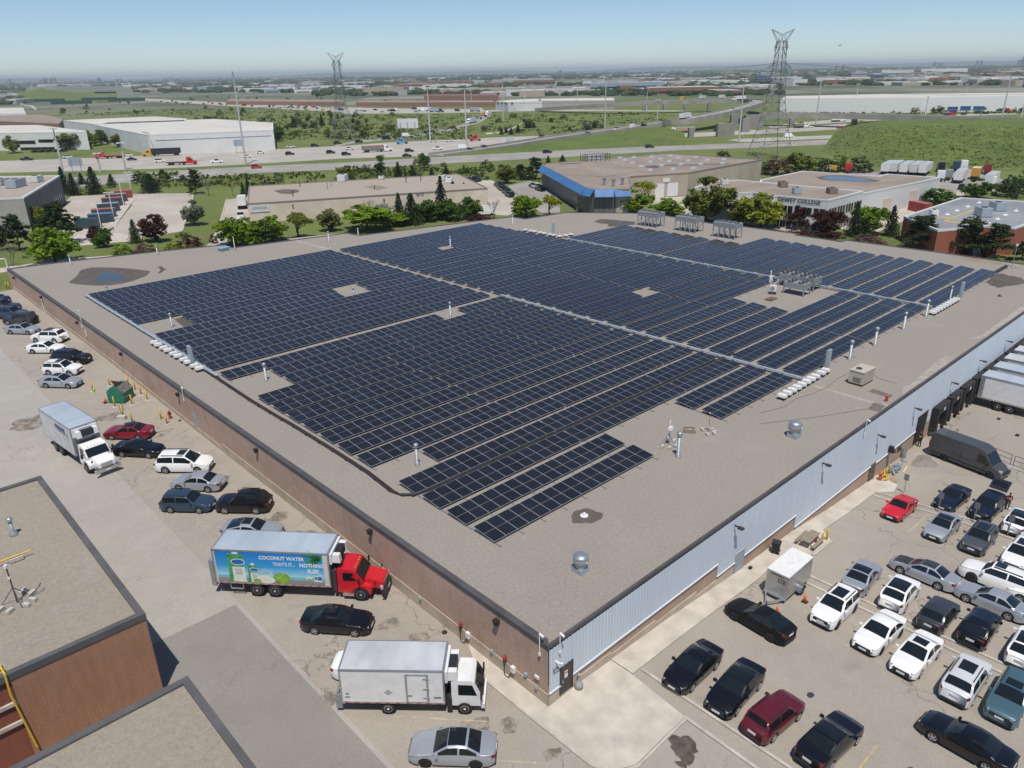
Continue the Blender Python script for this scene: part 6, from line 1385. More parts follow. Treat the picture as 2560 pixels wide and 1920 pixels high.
for a in (
 ('spruce','spruce',T4,520,205,-8,100,'dark spruce leaning beside the grey concrete building'),('spruce','spruce',T4,590,215,42,110,'dark spruce second from the grey concrete building'),('spruce','spruce',T4,650,130,38,70,'small dark spruce close to the road behind the containers'),('spruce','spruce',T4,755,205,-8,130,'tall dark spruce left of the red container'),('spruce','spruce',T4,885,135,48,70,'small spruce alone above the red container'),
 ('spruce','spruce',T4,1195,195,48,135,'dark spruce behind the empty parking lot'),('pine','pine',T4,1550,205,18,125,'tall dark pine at the back corner of the empty lot'),('bare','brown',T4,1650,220,55,140,'leafless brown tree beside the tall dark pine'),('spruce','spruce',T4,1925,220,108,45,'thin spruce at the left end of the beige warehouse'),('spruce','spruce',T4,1965,205,66,55,'spruce touching the left end of the beige warehouse'),('bare','brown',T4,1840,220,100,60,'small leafless tree above the grass slope'),
 ('pine','pine',T4,160,650,375,210,'dark pine at the far left roof corner'),('pine','dark',T4,480,600,285,340,'broad dark pine left of the shipping containers'),('round','yellow',T4,310,470,300,120,'yellow green tree in front of the grey concrete building'),('round','bright',T4,440,745,468,330,'large bright green tree at the back left roof corner'),('bare','brown',T4,110,775,555,220,'grey twiggy bush at the far left roof corner'),('round','purple',T4,15,650,385,120,'purple leaved tree cut off by the left edge'),
 ('round','purple',T4,755,575,455,100,'small purple tree below the nearest lamp post'),('round','green',T4,830,625,472,145,'round green tree below the lamp posts'),('spruce','dark',T4,1075,595,408,95,'scraggly young spruce before the empty lot'),('round','purple',T4,1235,580,362,195,'purple maple before the empty lot'),('shrub','bright',T4,970,685,588,135,'bright green shrub at the back left parapet'),('shrub','brown',T4,1140,668,598,155,'brown twiggy shrub at the back left parapet'),
 ('shrub','yellow',T4,1375,640,583,120,'yellow green shrub at the parapet left of the purple bush'),('shrub','purple',T4,1500,630,522,160,'purple bush beside the grass slope'),('shrub','olive',T4,1440,545,502,85,'small grey green shrub at the edge of the grass slope'),('round','silver',T4,1540,452,253,165,'pale silvery tree on the grass slope'),('shrub','purple',T4,1690,595,518,55,'small purple sapling at the driveway bend'),
 ('round','bright',T4,1840,615,388,235,'bright green tree at the back parapet beside the blue roof hatch'),('round','bright',T4,1960,605,448,160,'small bright tree right of the one by the roof hatch'),('round','green',T4,2090,592,408,180,'mid green tree in front of the beige warehouse wall'),('round','bright',T5,60,640,452,165,'bright tree at the left end of the beige warehouse wall'),
 ('round','bright',T5,230,612,440,165,'second bright tree along the beige warehouse wall'),('sparse','olive',T5,410,592,392,230,'olive tree with a loose crown before the beige wall'),('round','pale',T5,625,548,388,145,'pale budding tree left of the dark door'),('round','bright',T5,880,542,373,295,'broad bright tree right of the dark door'),('round','bright',T5,1060,512,428,190,'lower bright tree before the dark spruces'),('bare','brown',T5,900,472,298,135,'leafless brown tree above the broad bright tree'),
 ('sparse','blossom',T5,1030,462,338,150,'white blossoming tree left of the dark spruces'),('spruce','spruce',T5,1105,492,286,95,'narrow dark spruce in the middle tree group'),('spruce','dark',T5,1190,502,288,140,'broad dark spruce in the middle tree group'),('round','green',T5,1295,482,328,180,'dense green tree right of the dark spruces'),('spruce','spruce',T5,1395,462,168,110,'tall dark spruce before the far end of the beige warehouse'),('spruce','spruce',T5,1475,335,203,85,'spruce second of the three by the car park'),('spruce','spruce',T5,1550,335,213,65,'slim spruce nearest the car park'),
 ('round','green',T5,1460,474,323,160,'green tree in front of the tall spruce'),('round','green',T5,1595,454,308,150,'green tree at the corner of the small car park'),('bare','brown',T5,1290,335,273,85,'leafless tree before the warehouse number'),('shrub','purple',T5,1660,468,428,160,'purple hedge at the third parapet corner'),('bare','brown',T5,1755,458,306,150,'leafless grey tree beside the white parked van'),('round','bright',T5,1980,458,303,195,'bright tree at the back parapet before the blue banded warehouse'),('sparse','yellow',T5,2140,442,278,180,'yellow green tree left of the leafless bushes'),
 ('spruce','spruce',T5,1095,178,68,62,'spruce on the grass strip behind the beige warehouse'),('spruce','dark',T5,1145,168,128,26,'very small spruce behind the beige warehouse'),('spruce','dark',T5,1195,168,103,64,'broad low spruce behind the beige warehouse'),('spruce','spruce',T5,1325,162,108,36,'little spruce on the grass near the rooftop pipes'),('spruce','spruce',T5,1425,157,93,52,'spruce behind the right end of the beige warehouse'),('shrub','green',T5,1520,162,118,44,'round bush behind the right end of the beige warehouse'),('shrub','green',T5,760,192,148,64,'round bush behind the rooftop unit of the beige warehouse'),('shrub','olive',T5,865,188,150,56,'olive bush behind the beige warehouse'),
 ('round','olive',T5,1840,218,88,125,'dark olive tree beside the curved driveway'),('pine','pine',T5,1940,192,88,95,'dark pine between olive tree and blue band'),('pine','pine',T5,2045,192,44,145,'large dark pine at the corner of the blue banded warehouse'),('spruce','spruce',T5,2130,82,25,38,'small spruce left of the rooftop screen'),('spruce','spruce',T6,335,78,22,55,'small spruce at the roof corner of the blue banded warehouse'),
 ('bare','brown',T6,450,475,318,210,'leafless bush under the blue band'),('bare','brown',T6,565,475,306,160,'second leafless bush under the blue band'),('sparse','pale',T6,700,480,288,200,'pale sparse tree under the end of the blue band'),('round','bright',T6,890,485,300,255,'dense bright tree before the white garage doors'),('sparse','yellow',T6,990,400,193,200,'tall yellow green tree beside the white garage doors'),('round','bright',T6,1170,500,362,225,'bright tree behind the leftmost chiller'),('round','olive',T6,1470,560,198,340,'big olive tree before the college entrance'),('round','olive',T6,1760,580,380,240,'lower olive tree left of the lamp post before the college'),('round','yellow',T6,1900,600,315,300,'big olive yellow tree before the college windows'),
 ('bare','brown',T7,185,645,455,55,'thin dead sapling before the college'),('round','purple',T7,340,645,443,205,'left purple maple before the college'),('round','purple',T7,570,695,488,215,'right purple maple before the college'),('shrub','purple',T7,330,700,640,200,'purple undergrowth below the left maple'),('shrub','purple',T7,590,715,650,190,'purple undergrowth below the right maple'),('bare','brown',T7,690,715,480,60,'bare dead trunk right of the purple maples'),('spruce','dark',T7,780,705,418,120,'tall ragged spruce beside the bright tree'),('round','bright',T7,910,690,452,235,'bright green tree between the ragged spruce and the slim spruce'),('spruce','dark',T7,860,715,555,175,'dark bushy conifer below the bright tree'),('spruce','spruce',T7,1090,705,452,125,'slim dark spruce alone right of the bright tree'),
 ('shrub','brown',T7,900,755,688,220,'reddish shrubs at the right parapet corner'),('pine','pine',T7,1340,825,540,320,'dark pine left of the brick wall corner'),('pine','pine',T7,1720,860,568,330,'dark pine before the red brick building'),('pine','dark',T7,1960,890,615,280,'dark pine right of the orange machine'),('pine','pine',T7,2190,905,755,170,'dark pine at the right edge'),('round','green',T7,1475,455,308,250,'round green tree above the red container'),('round','green',T7,1815,390,222,215,'round green tree among the parked trailers'),('shrub','dark',T7,2090,375,178,200,'dark bushes at the right edge below the mound'),('shrub','green',T7,2180,330,150,120,'green bush at the right edge on the mound foot'),
 ('shrub','brown',T7,130,190,25,180,'brownish bush behind the tower legs'),('shrub','green',T7,60,185,60,140,'green bush at the corner of the blue banded warehouse'),('round','olive',T7,310,190,5,230,'rounded olive tree behind the college roof'),('shrub','dark',T7,500,165,45,190,'dark bushes at the foot of the mound, left'),('shrub','green',T7,650,160,25,180,'green bushes at the foot of the mound, middle'),('shrub','dark',T7,820,165,40,190,'dark bushes at the foot of the mound, right'),('shrub','dark',T3,275,1010,965,75,'round dark bush on the grass behind the blue banded warehouse'),
 ('round','pale',T1,85,985,870,90,'pale young tree before the white office at the left edge'),('round','pale',T1,425,965,855,100,'pale tree at the right corner of the white office'),('round','pale',T1,510,960,848,95,'pale tree second from the corner of the white office'),('round','bright',T1,585,940,838,90,'bright tree between the two white buildings'),('round','green',T1,660,930,832,90,'green tree at the left wall of the white warehouse'),('round','olive',T1,770,945,845,90,'olive tree before the left corner of the white warehouse'),('round','pale',T1,835,945,850,95,'pale tree before the corner of the white warehouse'),('round','olive',T1,915,950,862,75,'small olive tree at the corner of the white warehouse'),('round','olive',T1,1205,945,838,110,'olive tree before the middle of the white warehouse'),('round','pale',T1,1300,945,832,100,'pale tree before the parked cars of the white warehouse'),
 ('round','olive',T1,1500,925,815,115,'olive tree beside the tall light mast'),('round','pale',T1,1575,920,815,90,'pale tree right of the tall light mast'),('round','pale',T1,1720,910,818,90,'pale tree at the right end of the white warehouse'),('round','green',T1,1790,910,810,85,'green tree past the right end of the white warehouse'),('spruce','spruce',T1,460,830,783,45,'dark spruce behind the white office'),('spruce','spruce',T1,515,860,785,50,'dark spruce in the row between the white buildings'),('spruce','spruce',T1,580,865,780,60,'largest dark spruce between the white buildings'),('spruce','spruce',T1,1700,920,878,35,'small spruce by the parked cars'),('spruce','spruce',T1,2070,810,735,40,'spruce on the green field left of the tower'),('spruce','spruce',T1,1890,820,750,40,'spruce on the green field by the white warehouse'),
 ('spruce','spruce',T2,1040,865,825,30,'spruce in the infield, first from the left'),('spruce','spruce',T2,1068,855,815,30,'spruce in the infield, second from the left'),('spruce','spruce',T2,1100,865,820,34,'spruce in the infield, third from the left'),('spruce','spruce',T2,1145,855,800,34,'spruce in the infield by the pale path'),('spruce','spruce',T2,1200,825,785,36,'spruce pair on the infield slope, left one'),('spruce','spruce',T2,1220,825,783,34,'spruce pair on the infield slope, right one'),('spruce','spruce',T2,1245,822,785,30,'lone small spruce on the infield slope'),('round','silver',T2,930,845,805,45,'silvery tree in the infield'),('spruce','spruce',T2,1475,840,812,28,'spruce at the far infield end'),('round','silver',T2,1585,835,790,50,'silvery tree at the ramp'),('spruce','spruce',T2,1635,825,780,40,'dark spruce at the ramp'),('shrub','silver',T2,1685,825,783,36,'silvery bush before the infield mast'),
): tree(*a)
rd = random.Random(21); GSH = 'shrubs scattered on the grass beyond the motorway'
SHL = 'small bush scattered on the wild grass beyond the motorway'
zones = [(T1,1250,2212,690,830,60),(T1,1750,2212,760,900,30),(T2,20,420,740,900,30),(T2,1000,1700,745,880,12),(T1,400,1250,660,740,14),(T3,650,2200,690,735,30),(T2,0,1000,1050,1150,12),(T1,700,1250,1160,1220,12),(T2,250,1050,640,690,26),(T1,1200,2212,620,660,16)]
for f, xa, xb, ya, yb, n in zones:
    for _ in range(n):
        x, y = rd.uniform(xa, xb), rd.uniform(ya, yb); P = gnd(*f(x, y)); h = rd.uniform(1.5, 5.5) if yb > 900 or f is not T3 else rd.uniform(3,7)
        tree_at(rd.choice(('shrub','shrub','round')), rd.choice(('olive','green','dark','pale','green')), P, h, h*rd.uniform(.9,1.7), SHL, GSH)
# ------------------------------------------------------------------ motorway land beyond
ZF = -2.2
MASTM = mat('pale_mast_steel', (.55,.56,.57), .5, .2)
C['road'] = mat('motorway_concrete', (.39,.365,.325), .9, var=.10, scale=.08, detail=8); C['road2'] = mat('service_road', (.30,.285,.26), .9, var=.12, scale=.09, detail=8); C['dirtlot'] = mat('pale_lot_concrete', (.43,.39,.335), .92, var=.12, scale=.07, detail=8)
C['mark'] = mat('white_marking', (.62,.62,.60), .8); C['wgrass'] = C['grass']; C['deck'] = mat('bridge_concrete', (.32,.30,.265), .9, var=.12, scale=.15, detail=7); C['deckdark'] = mat('pier_concrete', (.27,.255,.23), .9, var=.15, scale=.1)
def gp(f, *pts): return [tuple(gnd(*f(*q)).xy) for q in pts]
def px2(*fp): return [tuple(gnd(*f(*q)).xy) for f, q in fp]
drape('motorway', gp(T1,(-400,1065),(0,1036),(700,1012),(1500,974),(2212,938))+gp(T2,(300,918),(700,898),(1000,884),(1500,866),(1750,850),(1700,862),(1300,905),(1000,948),(620,1002),(0,1022))+gp(T1,(1580,1058),(1100,1082),(640,1098),(0,1112),(-400,1140)), .06, C['road'], z=ZF)
drape('service_road', gp(T1,(300,1150),(640,1128),(1200,1094),(1900,1058))+gp(T2,(0,1048),(600,1012),(1000,990),(1700,955),(2212,935))+gp(T3,(500,918),(1000,897),(1150,893),(1150,922),(1000,928),(500,950),(0,968))+gp(T2,(1500,1008),(800,1046),(0,1092))+gp(T1,(1700,1112),(1200,1146),(640,1190),(300,1222)), .07, C['road2'], z=ZF)
drape('motorway', gp(T3,(300,905),(330,896),(700,880),(1180,862),(1400,850),(1400,872),(1180,884),(700,902),(420,915)), .08, C['road'], z=ZF)
drape('motorway', gp(T3,(-250,868),(200,850),(700,825),(1000,800),(1300,780),(1900,765),(2300,760),(2300,800),(1700,806),(1200,822),(800,845),(400,868),(-100,888)), .06, C['road'], z=ZF)
drape('motorway', gp(T3,(560,815),(700,795),(1000,768),(1300,750),(1700,738),(2300,722),(2300,732),(1700,750),(1100,785),(800,805),(600,825)), .08, C['road'], z=ZF)
drape('ramp_road', gp(T1,(2150,935))+gp(T2,(100,905),(480,866),(700,826),(860,778),(915,745),(900,722),(935,712),(975,722),(965,750),(900,790),(720,840),(490,882),(100,920))+gp(T1,(2150,945)), .09, C['road2'], z=ZF)
drape('ramp_road', gp(T2,(940,708),(1300,705),(1800,708),(2212,712),(2212,718),(1800,716),(1300,714),(960,718)), .10, C['road'], z=ZF)
drape('far_motorway', gp(T1,(900,632),(1200,648),(1600,664),(2212,692))+gp(T2,(0,690),(500,700),(900,702),(930,722),(600,728),(0,732))+gp(T1,(2212,722),(1600,690),(1200,664),(900,645)), .05, C['road'], z=ZF)
drape('dirt_path', gp(T2,(935,855),(1040,845),(1130,810),(1180,785),(1170,795),(1120,825),(1040,855),(940,865)), .05, C['dirtlot'], z=ZF)
drape('dirt_path', gp(T1,(130,655),(180,660),(140,672),(215,680),(240,705),(225,705),(195,685),(130,672)), .05, C['dirtlot'], z=ZF)
b = MB()
for a, c in (((T1,(645,1160)),(T1,(2100,1068))),):
    P0, P1 = gnd(*a[0](*a[1])), gnd(*c[0](*c[1])); n = int((P1-P0).length/9)
    for i in range(n):
        p, q = P0.lerp(P1, i/n), P0.lerp(P1, (i+.42)/n); d = (q-p).normalized(); nn = Vector((-d.y,d.x,0))*.35; z_ = Vector((0,0,ZF+.09-p.z)); b.quad(p-nn+z_, q-nn+z_, q+nn+z_, p+nn+z_)
tag(b.build('lane_marking', C['mark']), kind='structure')
b = MB()
for k, (ya, yb) in enumerate(((1055,958),(1075,978),(1094,1000))):
    P0, P1 = gnd(*T1(0,ya)), gnd(*T1(2212,yb)); n = int((P1-P0).length/12)
    for i in range(n):
        p, q = P0.lerp(P1, i/n), P0.lerp(P1, (i+.3)/n); d = (q-p).normalized(); nn = Vector((-d.y,d.x,0))*.12; z_ = Vector((0,0,ZF+.085-p.z)); b.quad(p-nn+z_, q-nn+z_, q+nn+z_, p+nn+z_)
tag(b.build('lane_marking', C['mark']), kind='structure')
# local lots and drives
drape('container_lot', gp(T4,(560,225),(930,208),(1040,235),(880,470),(905,500),(640,600),(500,520),(480,300)), .03, C['dirtlot'])
drape('empty_lot', gp(T4,(1050,205),(1520,200),(1525,230),(1440,500),(1150,545),(905,520),(900,470),(1040,300)), .03, C['dirtlot'])
drape('driveway', gp(T4,(1790,250),(2000,225),(2000,330),(1900,560),(1700,640),(1640,620),(1740,430)), .03, C['dirtlot'])
drape('driveway', gp(T4,(600,530),(900,510),(1150,545),(1050,580),(640,615),(560,600)), .035, C['conc'])
drape('pavement', gp(T4,(0,790),(560,715),(900,690),(900,700),(560,730),(0,830)), .03, C['conc'])
drape('car_park', gp(T5,(1560,200),(1740,195),(1930,310),(1940,400),(1850,440),(1640,430),(1560,320)), .03, C['dirtlot'])
drape('driveway', gp(T5,(1850,235),(2000,200),(2110,225),(2212,300),(2212,420),(2080,420),(1960,330)), .035, C['road2'])
drape('college_forecourt', gp(T6,(1050,360),(1360,350),(1600,440),(2000,520),(2212,560),(2212,640),(1700,560),(1300,520),(1050,420)), .03, C['dirtlot'])
drape('college_forecourt', gp(T7,(0,590),(420,600),(700,560),(1040,500),(1500,330),(1720,330),(1700,400),(1350,500),(1180,590),(990,670),(600,640),(0,650)), .035, C['dirtlot'])
drape('truck_yard', gp(T7,(560,190),(900,150),(1010,170),(1560,205),(1720,130),(1900,150),(2060,250),(1960,330),(1700,340),(1480,300)), .04, mat('dusty_yard', (.29,.275,.255), .95, var=.2, scale=.12, detail=7))
strip('kerb', gp(T4,(1520,200),(1525,230),(1440,500)), .4, .03, C['kerb'], thick=.15); strip('kerb', gp(T4,(1790,250),(1740,430),(1690,560),(1640,620)), .4, .03, C['kerb'], thick=.15); strip('kerb', gp(T4,(1050,230),(905,420),(880,470)), 2.4, .03, C['conc'], thick=.15)

# mounds: grassy heaps built from their foot line and crest
def mound(name, f, cols, depth, label_kind, back=1.6):
    b = MB(); prof = [(-.08,-.15),(0,0),(.12,.08),(.3,.27),(.5,.52),(.7,.76),(.88,.94),(1,1),(1.3,1.0),(1.7,.9),(2.4,.5),(3.2,-.1)]; rdm = random.Random(5); n = len(prof); m_ = len(cols); d0 = depth
    for (x, yb, yc) in cols:
        px, pb = f(x, yb); P = gnd(px, pb); d = Vector((P.x-CO.x, P.y-CO.y, 0)).normalized(); depth = min(d0, d0*(yb-yc)/150 if label_kind else d0); Rg = P+d*depth; Rg.z = P.z; h = hgt(Rg, f(x, yc)[1])
        for k, (u, v) in enumerate(prof): b.v.append(tuple(P+d*depth*u+Vector((0,0,h*v+(rdm.uniform(-.25,.25) if 1 < k < n-2 else 0)))))
    b.f = [(i*n+k, (i+1)*n+k, (i+1)*n+k+1, i*n+k+1) for i in range(m_-1) for k in range(n-1)]; b.m = [0]*len(b.f)
    return tag(b.build(name, C['mound'], None, True), kind='structure')
t = NT('mound_grass'); n1, n2, n3 = t.noise(.05,6,.65), t.noise(.35,6,.7), t.noise(1.5,5,.7)
c = t.ramp(n1, .3, (.070,.115,.014), .68, (.130,.180,.028)); c = t.mix(t.ramp(n2, .52, 0.0, .72, .7), c, (.26,.235,.13)); c = t.mix(t.ramp(n3, .4, 0.0, .7, .4), c, (.035,.06,.012)); t.bump(n3, .6, .4); C['mound'] = t.out(c, .95)
mound('grass_mound', T3, [(900,985,984),(960,1000,940),(1050,1010,890),(1120,1040,858),(1200,1075,832),(1320,1085,818),(1500,1085,808),(1700,1085,804),(1900,1090,804),(2100,1100,804),(2300,1115,806),(2600,1140,815),(2900,1160,850)], 95, 1)
mound('far_hill', T1, [(-250,650,640),(-100,655,615),(60,655,632),(140,655,598),(220,655,585),(290,655,568),(340,655,588),(420,655,597),(520,655,618),(620,655,636),(760,655,652)], 420, 0)

# elevated ramp and bridge
def deck(name, label, pts, wd, th, piers, cat='bridge', par=1.0, group=None):
    P = [Vector(at(*f(x, y), ZF+z)) for f, x, y, z in pts]; fine = []
    for i in range(len(P)-1):
        p0, p1, p2, p3 = P[max(i-1,0)], P[i], P[i+1], P[min(i+2,len(P)-1)]
        for s in range(5):
            u = s/5; fine.append(.5*((2*p1)+(-p0+p2)*u+(2*p0-5*p1+4*p2-p3)*u*u+(-p0+3*p1-3*p2+p3)*u**3))
    fine.append(P[-1]); o = P[0].copy(); o.z = ZF; t = thing(name, label, cat, o); b = MB(); rf = MB(); n = 8
    sec = [(-wd/2-.4,-th),(-wd/2-.4,par),(-wd/2,par),(-wd/2,0),(wd/2,0),(wd/2,par),(wd/2+.4,par),(wd/2+.4,-th)]
    for i, p in enumerate(fine):
        d = (fine[min(i+1,len(fine)-1)]-fine[max(i-1,0)]); d.z = 0; d.normalize(); q = Vector((-d.y,d.x,0))
        for u, v in sec: b.v.append(tuple(p+q*u+Vector((0,0,v))-o))
        for u in (-wd/2+.02, wd/2-.02): rf.v.append(tuple(p+q*u+Vector((0,0,.03))-o))
    for i in range(len(fine)-1):
        for k in range(n): b.f.append((i*n+k,(i+1)*n+k,(i+1)*n+(k+1) % n,i*n+(k+1) % n))
        rf.f.append((i*2,i*2+1,i*2+3,i*2+2))
    b.m = [0]*len(b.f); rf.m = [0]*len(rf.f); b.build('girder', C['deck'], t); rf.build('roadway', C['road2'], t)
    for f, x, y, w_, l_, top in piers:
        g = gnd(*f(x, y)); g.z = ZF; d = Vector((g.x-CO.x, g.y-CO.y)); MB().box((0,0,top/2-.3),(l_,w_,top+.6)).build('pier', C['deckdark'], t, False, g-o, (0,0,math.atan2(d.y,d.x)+.3))
    return t
deck('flyover', 'curved concrete flyover ramp rising over the motorway right of centre', [(T2,620,1000,.2),(T2,1000,948,.6),(T2,1400,884,1.2),(T2,1750,836,2.5),(T2,2050,795,4.5),(T3,0,775,6.8),(T3,150,748,8.2),(T3,290,720,9.2),(T3,400,692,9.8),(T3,470,671,10),(T3,500,655,10),(T3,470,645,10),(T3,380,641,10),(T3,200,645,10),(T3,0,651,9.8),(T2,1990,657,9.5),(T2,1800,668,8.5),(T2,1500,686,5.5),(T2,1280,700,2.5)], 10.5, 2.3,
    [(T3,68,885,3,3,5.5),(T3,288,878,10,4,7.5),(T3,418,850,5,4,8.2),(T3,470,822,12,4,8.3),(T3,345,812,5,3,8.2),(T3,38,712,5,3,8),(T3,186,712,3,3,8.2),(T2,2090,710,4,3,7.5),(T2,1960,712,4,3,7)])
deck('motorway_bridge', 'long straight motorway bridge crossing behind the grassy mound', [(T3,520,735,7.5),(T3,900,738,7.5),(T3,1300,746,7.5),(T3,1700,756,7.5),(T3,2250,770,7.5),(T3,2600,780,7.5)], 12, 2.0, [(T3,715,818,3,3,5.5),(T3,1115,822,3,3,5.5),(T3,1690,818,7,3,5.5),(T3,2200,830,5,3,5.5)])
# grass flank of the ramp
b = MB(); up = [(T2,640,1004,.1),(T2,1000,962,.5),(T2,1400,899,1.1),(T2,1750,852,2.3),(T2,1950,824,3.6),(T2,2080,815,4.0),(T2,2212,850,1.6)]; lo_ = [(T2,700,1007),(T2,1000,990),(T2,1400,970),(T2,1750,952),(T2,1950,944),(T2,2080,940),(T2,2230,934)]
for (f, x, y, z_), (f2_, x2, y2) in zip(up, lo_):
    p = at(*f(x, y), ZF+z_); q = gnd(*f2_(x2, y2)); q.z = ZF-.1; mm = p.lerp(q, .5); mm.z += .25*z_; b.v += [tuple(p), tuple(mm), tuple(q)]
b.f = [(i*3+k, i*3+k+1, (i+1)*3+k+1, (i+1)*3+k) for i in range(len(up)-1) for k in range(2)]; b.m = [0]*len(b.f); tag(b.build('embankment', C['mound'], None, True), kind='structure')

# ------------------------------------------------------------------ background buildings
def flatroof(name, label, pts, H, wall, roofm, zg=None, rim=None, rimw=.5, cat='building', band=None, group=None):
    """pts: roof corners in the photograph as (frame,x,y); footprint lies below them"""
    g0 = gnd(*pts[0][0](pts[0][1], pts[0][2])) if zg is None else None; z0 = zg if zg is not None else g0.z
    W_ = [at(*f(x, y), z0+H) for f, x, y in pts]; P0 = W_[0]; poly = [(p.x-P0.x, p.y-P0.y) for p in W_]
    ar = sum(poly[i][0]*poly[(i+1) % len(poly)][1]-poly[(i+1) % len(poly)][0]*poly[i][1] for i in range(len(poly)))
    if ar < 0: poly = poly[::-1]
    t = thing(name, label, cat, (P0.x, P0.y, z0), 0, group); b = MB(); n = len(poly)
    for i in range(n): b.quad((*poly[i],-1.5),(*poly[(i+1) % n],-1.5),(*poly[(i+1) % n],H),(*poly[i],H))
    b.build('wall', wall, t); b = MB(); b.add([(*p,H-.06) for p in inset(poly,.15)], [tuple(range(n))]); b.build('roof', roofm, t)
    if rim: coping('coping', poly, rimw, H-.25, H+.18, rim, t, .05)
    t['_p'] = 0; del t['_p']; t_info = (t, P0, z0, H, poly)
    return t_info
def wallpt(info, f, x, y, i0):           # hit of a pixel ray with wall i0 -> local point
    t, P0, z0, H, poly = info; a = Vector((*poly[i0],0))+Vector((P0.x,P0.y,0)); c = Vector((*poly[(i0+1) % len(poly)],0))+Vector((P0.x,P0.y,0)); d = c-a; nn = Vector((d.y,-d.x,0)).normalized(); r = ray(*f(x, y)); s = (a-CO).dot(nn)/r.dot(nn); return CO+s*r-Vector((P0.x,P0.y,z0)), nn, d.normalized()
def wallrect(info, i0, f, xa, ya, xb, yb, name, m, off=.06, th=.1, parent=None):  # rectangle spanning two pixels on a wall
    p, nn, d = wallpt(info, f, xa, ya, i0); q, _, _ = wallpt(info, f, xb, yb, i0); ln = (q-p).dot(d); zc = (p.z+q.z)/2; c = p+d*ln/2; c.z = zc; c += nn*off
    return MB().box((0,0,0),(abs(ln),th,abs(q.z-p.z))).build(name, m, parent or info[0], False, c, (0,0,math.atan2(d.y,d.x)))
WB = mat('beige_wall', (.62,.53,.44), .9, var=.08, scale=.3, detail=6); RB = gravel('gravel_roof_far', (.36,.31,.255)); GW = mat('dark_grey_panel_wall', (.115,.115,.115), .8, var=.10, scale=.25); GW2 = mat('grey_panel_wall', (.36,.34,.31), .85, var=.08, scale=.3); WW = mat('white_panel_wall', (.66,.66,.64), .7, var=.05, scale=.1); TW = mat('tan_concrete_wall', (.45,.385,.305), .9, var=.12, scale=.25, detail=6, stretch=(1,1,.2)); RR = mat('brown_membrane_roof', (.27,.222,.18), .9, var=.14, scale=.12, detail=6); GR_ = mat('grey_membrane_roof', (.245,.255,.27), .7, var=.16, scale=.10, detail=6); WR = mat('pale_roof', (.55,.53,.48), .85, var=.06, scale=.05); RIMW = mat('white_rim', (.62,.63,.63), .6); RIMB = mat('brown_rim', (.23,.19,.16), .7); RBK = brick('far_red_brick', (.34,.10,.06), (.28,.09,.055), (.25,.14,.1), row=.16, bw=.5, axis='y', noise=.2); BLUE = mat('blue_metal_band', (.055,.17,.38), .6, 0, var=.12, scale=.6)
# beige warehouse
z0 = gnd(*T5(50,490)).z; Hb = 5.2
A, B_, D_ = at(*T5(50,360), z0+Hb), at(*T5(62,238), z0+Hb), at(*T5(1510,153), z0+Hb); E_ = A+D_-B_; ex, ey = proj(E_); I1 = Z(0,0,2560,2560)
bw = flatroof('beige_warehouse', 'long low beige warehouse with a flat gravel roof beyond the back trees', [(T5,50,360),(T5,62,238),(T5,1510,153),(I1,ex,ey)], Hb, WB, RB, z0, RIMB, .3, 'warehouse')
fi = [i for i in range(4)]
def wall_facing(info):                    # index of the wall whose outward normal points most at the camera, and list sorted
    t, P0, z0, H, poly = info; out = []
    for i in range(len(poly)):
        a, c = Vector(poly[i]), Vector(poly[(i+1) % len(poly)]); d = c-a; n = Vector((d.y,-d.x)).normalized(); mid = (a+c)/2+Vector((P0.x,P0.y)); v = (Vector((CO.x,CO.y))-mid).normalized(); out.append((n.dot(v)*d.length, i))
    return [i for s, i in sorted(out, reverse=True)]
w0 = wall_facing(bw)[0]
wallrect(bw, w0, T5, 718, 425, 742, 465, 'door', C['doorb']); s = wallrect(bw, w0, T5, 65, 368, 205, 410, 'wall_sign', C['whitedirty'], .1); wallrect(bw, w0, T5, 85, 380, 190, 390, 'sign_lettering', mat('pale_grey_letters', (.40,.42,.42), .6), .17, .03)
for x, y in ((365,370),(995,330)): wallrect(bw, w0, T5, x-5, y-6, x+5, y+6, 'wall_lamp', C['dark'], .2, .3)
p, nn, d = wallpt(bw, T5, 1218, 304, w0); text_mesh('0018', 1.1, mat('blue_grey_letters', (.13,.15,.20), .6), 'number', bw[0], p+nn*.1, (R(90),0,math.atan2(d.y,d.x)), bold=.03)
def onroof(info, f, x, y, bm, name, m, label, cat, top=True):
    t, P0, z0, H, poly = info; q = at(*f(x, y), z0+H); o = bm.build(name, m); o.location = q; tag(o, label, cat); return o
def unit(info, f, x, y, d, label, m=None, rz=.75):
    t, P0, z0, H, poly = info; q = at(*f(x, y), z0+H); t = thing('rooftop_unit', label, 'rooftop unit', (q.x,q.y,z0+H-.05), rz); MB().box((0,0,d[2]/2+.1),d).build('casing', m or C['greysteel'], t); MB().lathe([(min(d[:2])*.3,d[2]+.1),(min(d[:2])*.3,d[2]+.25)], n=12).build('fan', C['dark'], t); MB().box((0,0,.06),(d[0]*1.05,d[1]*1.05,.12)).build('curb', C['dark'], t)
unit(bw, T5, 712, 200, (4.5,2.5,2.0), 'pale rooftop unit at the back of the beige warehouse', C['whitedirty']); unit(bw, T5, 1395, 195, (3.5,2,1.6), 'rooftop unit near the right end of the beige warehouse', C['whitedirty']); unit(bw, T5, 1445, 210, (2.5,2,1.4), 'small white rooftop unit at the right end of the beige warehouse', C['white']); unit(bw, T5, 978, 188, (2.2,1.6,1.0), 'small vent box at the back of the beige warehouse', C['whitedirty'])
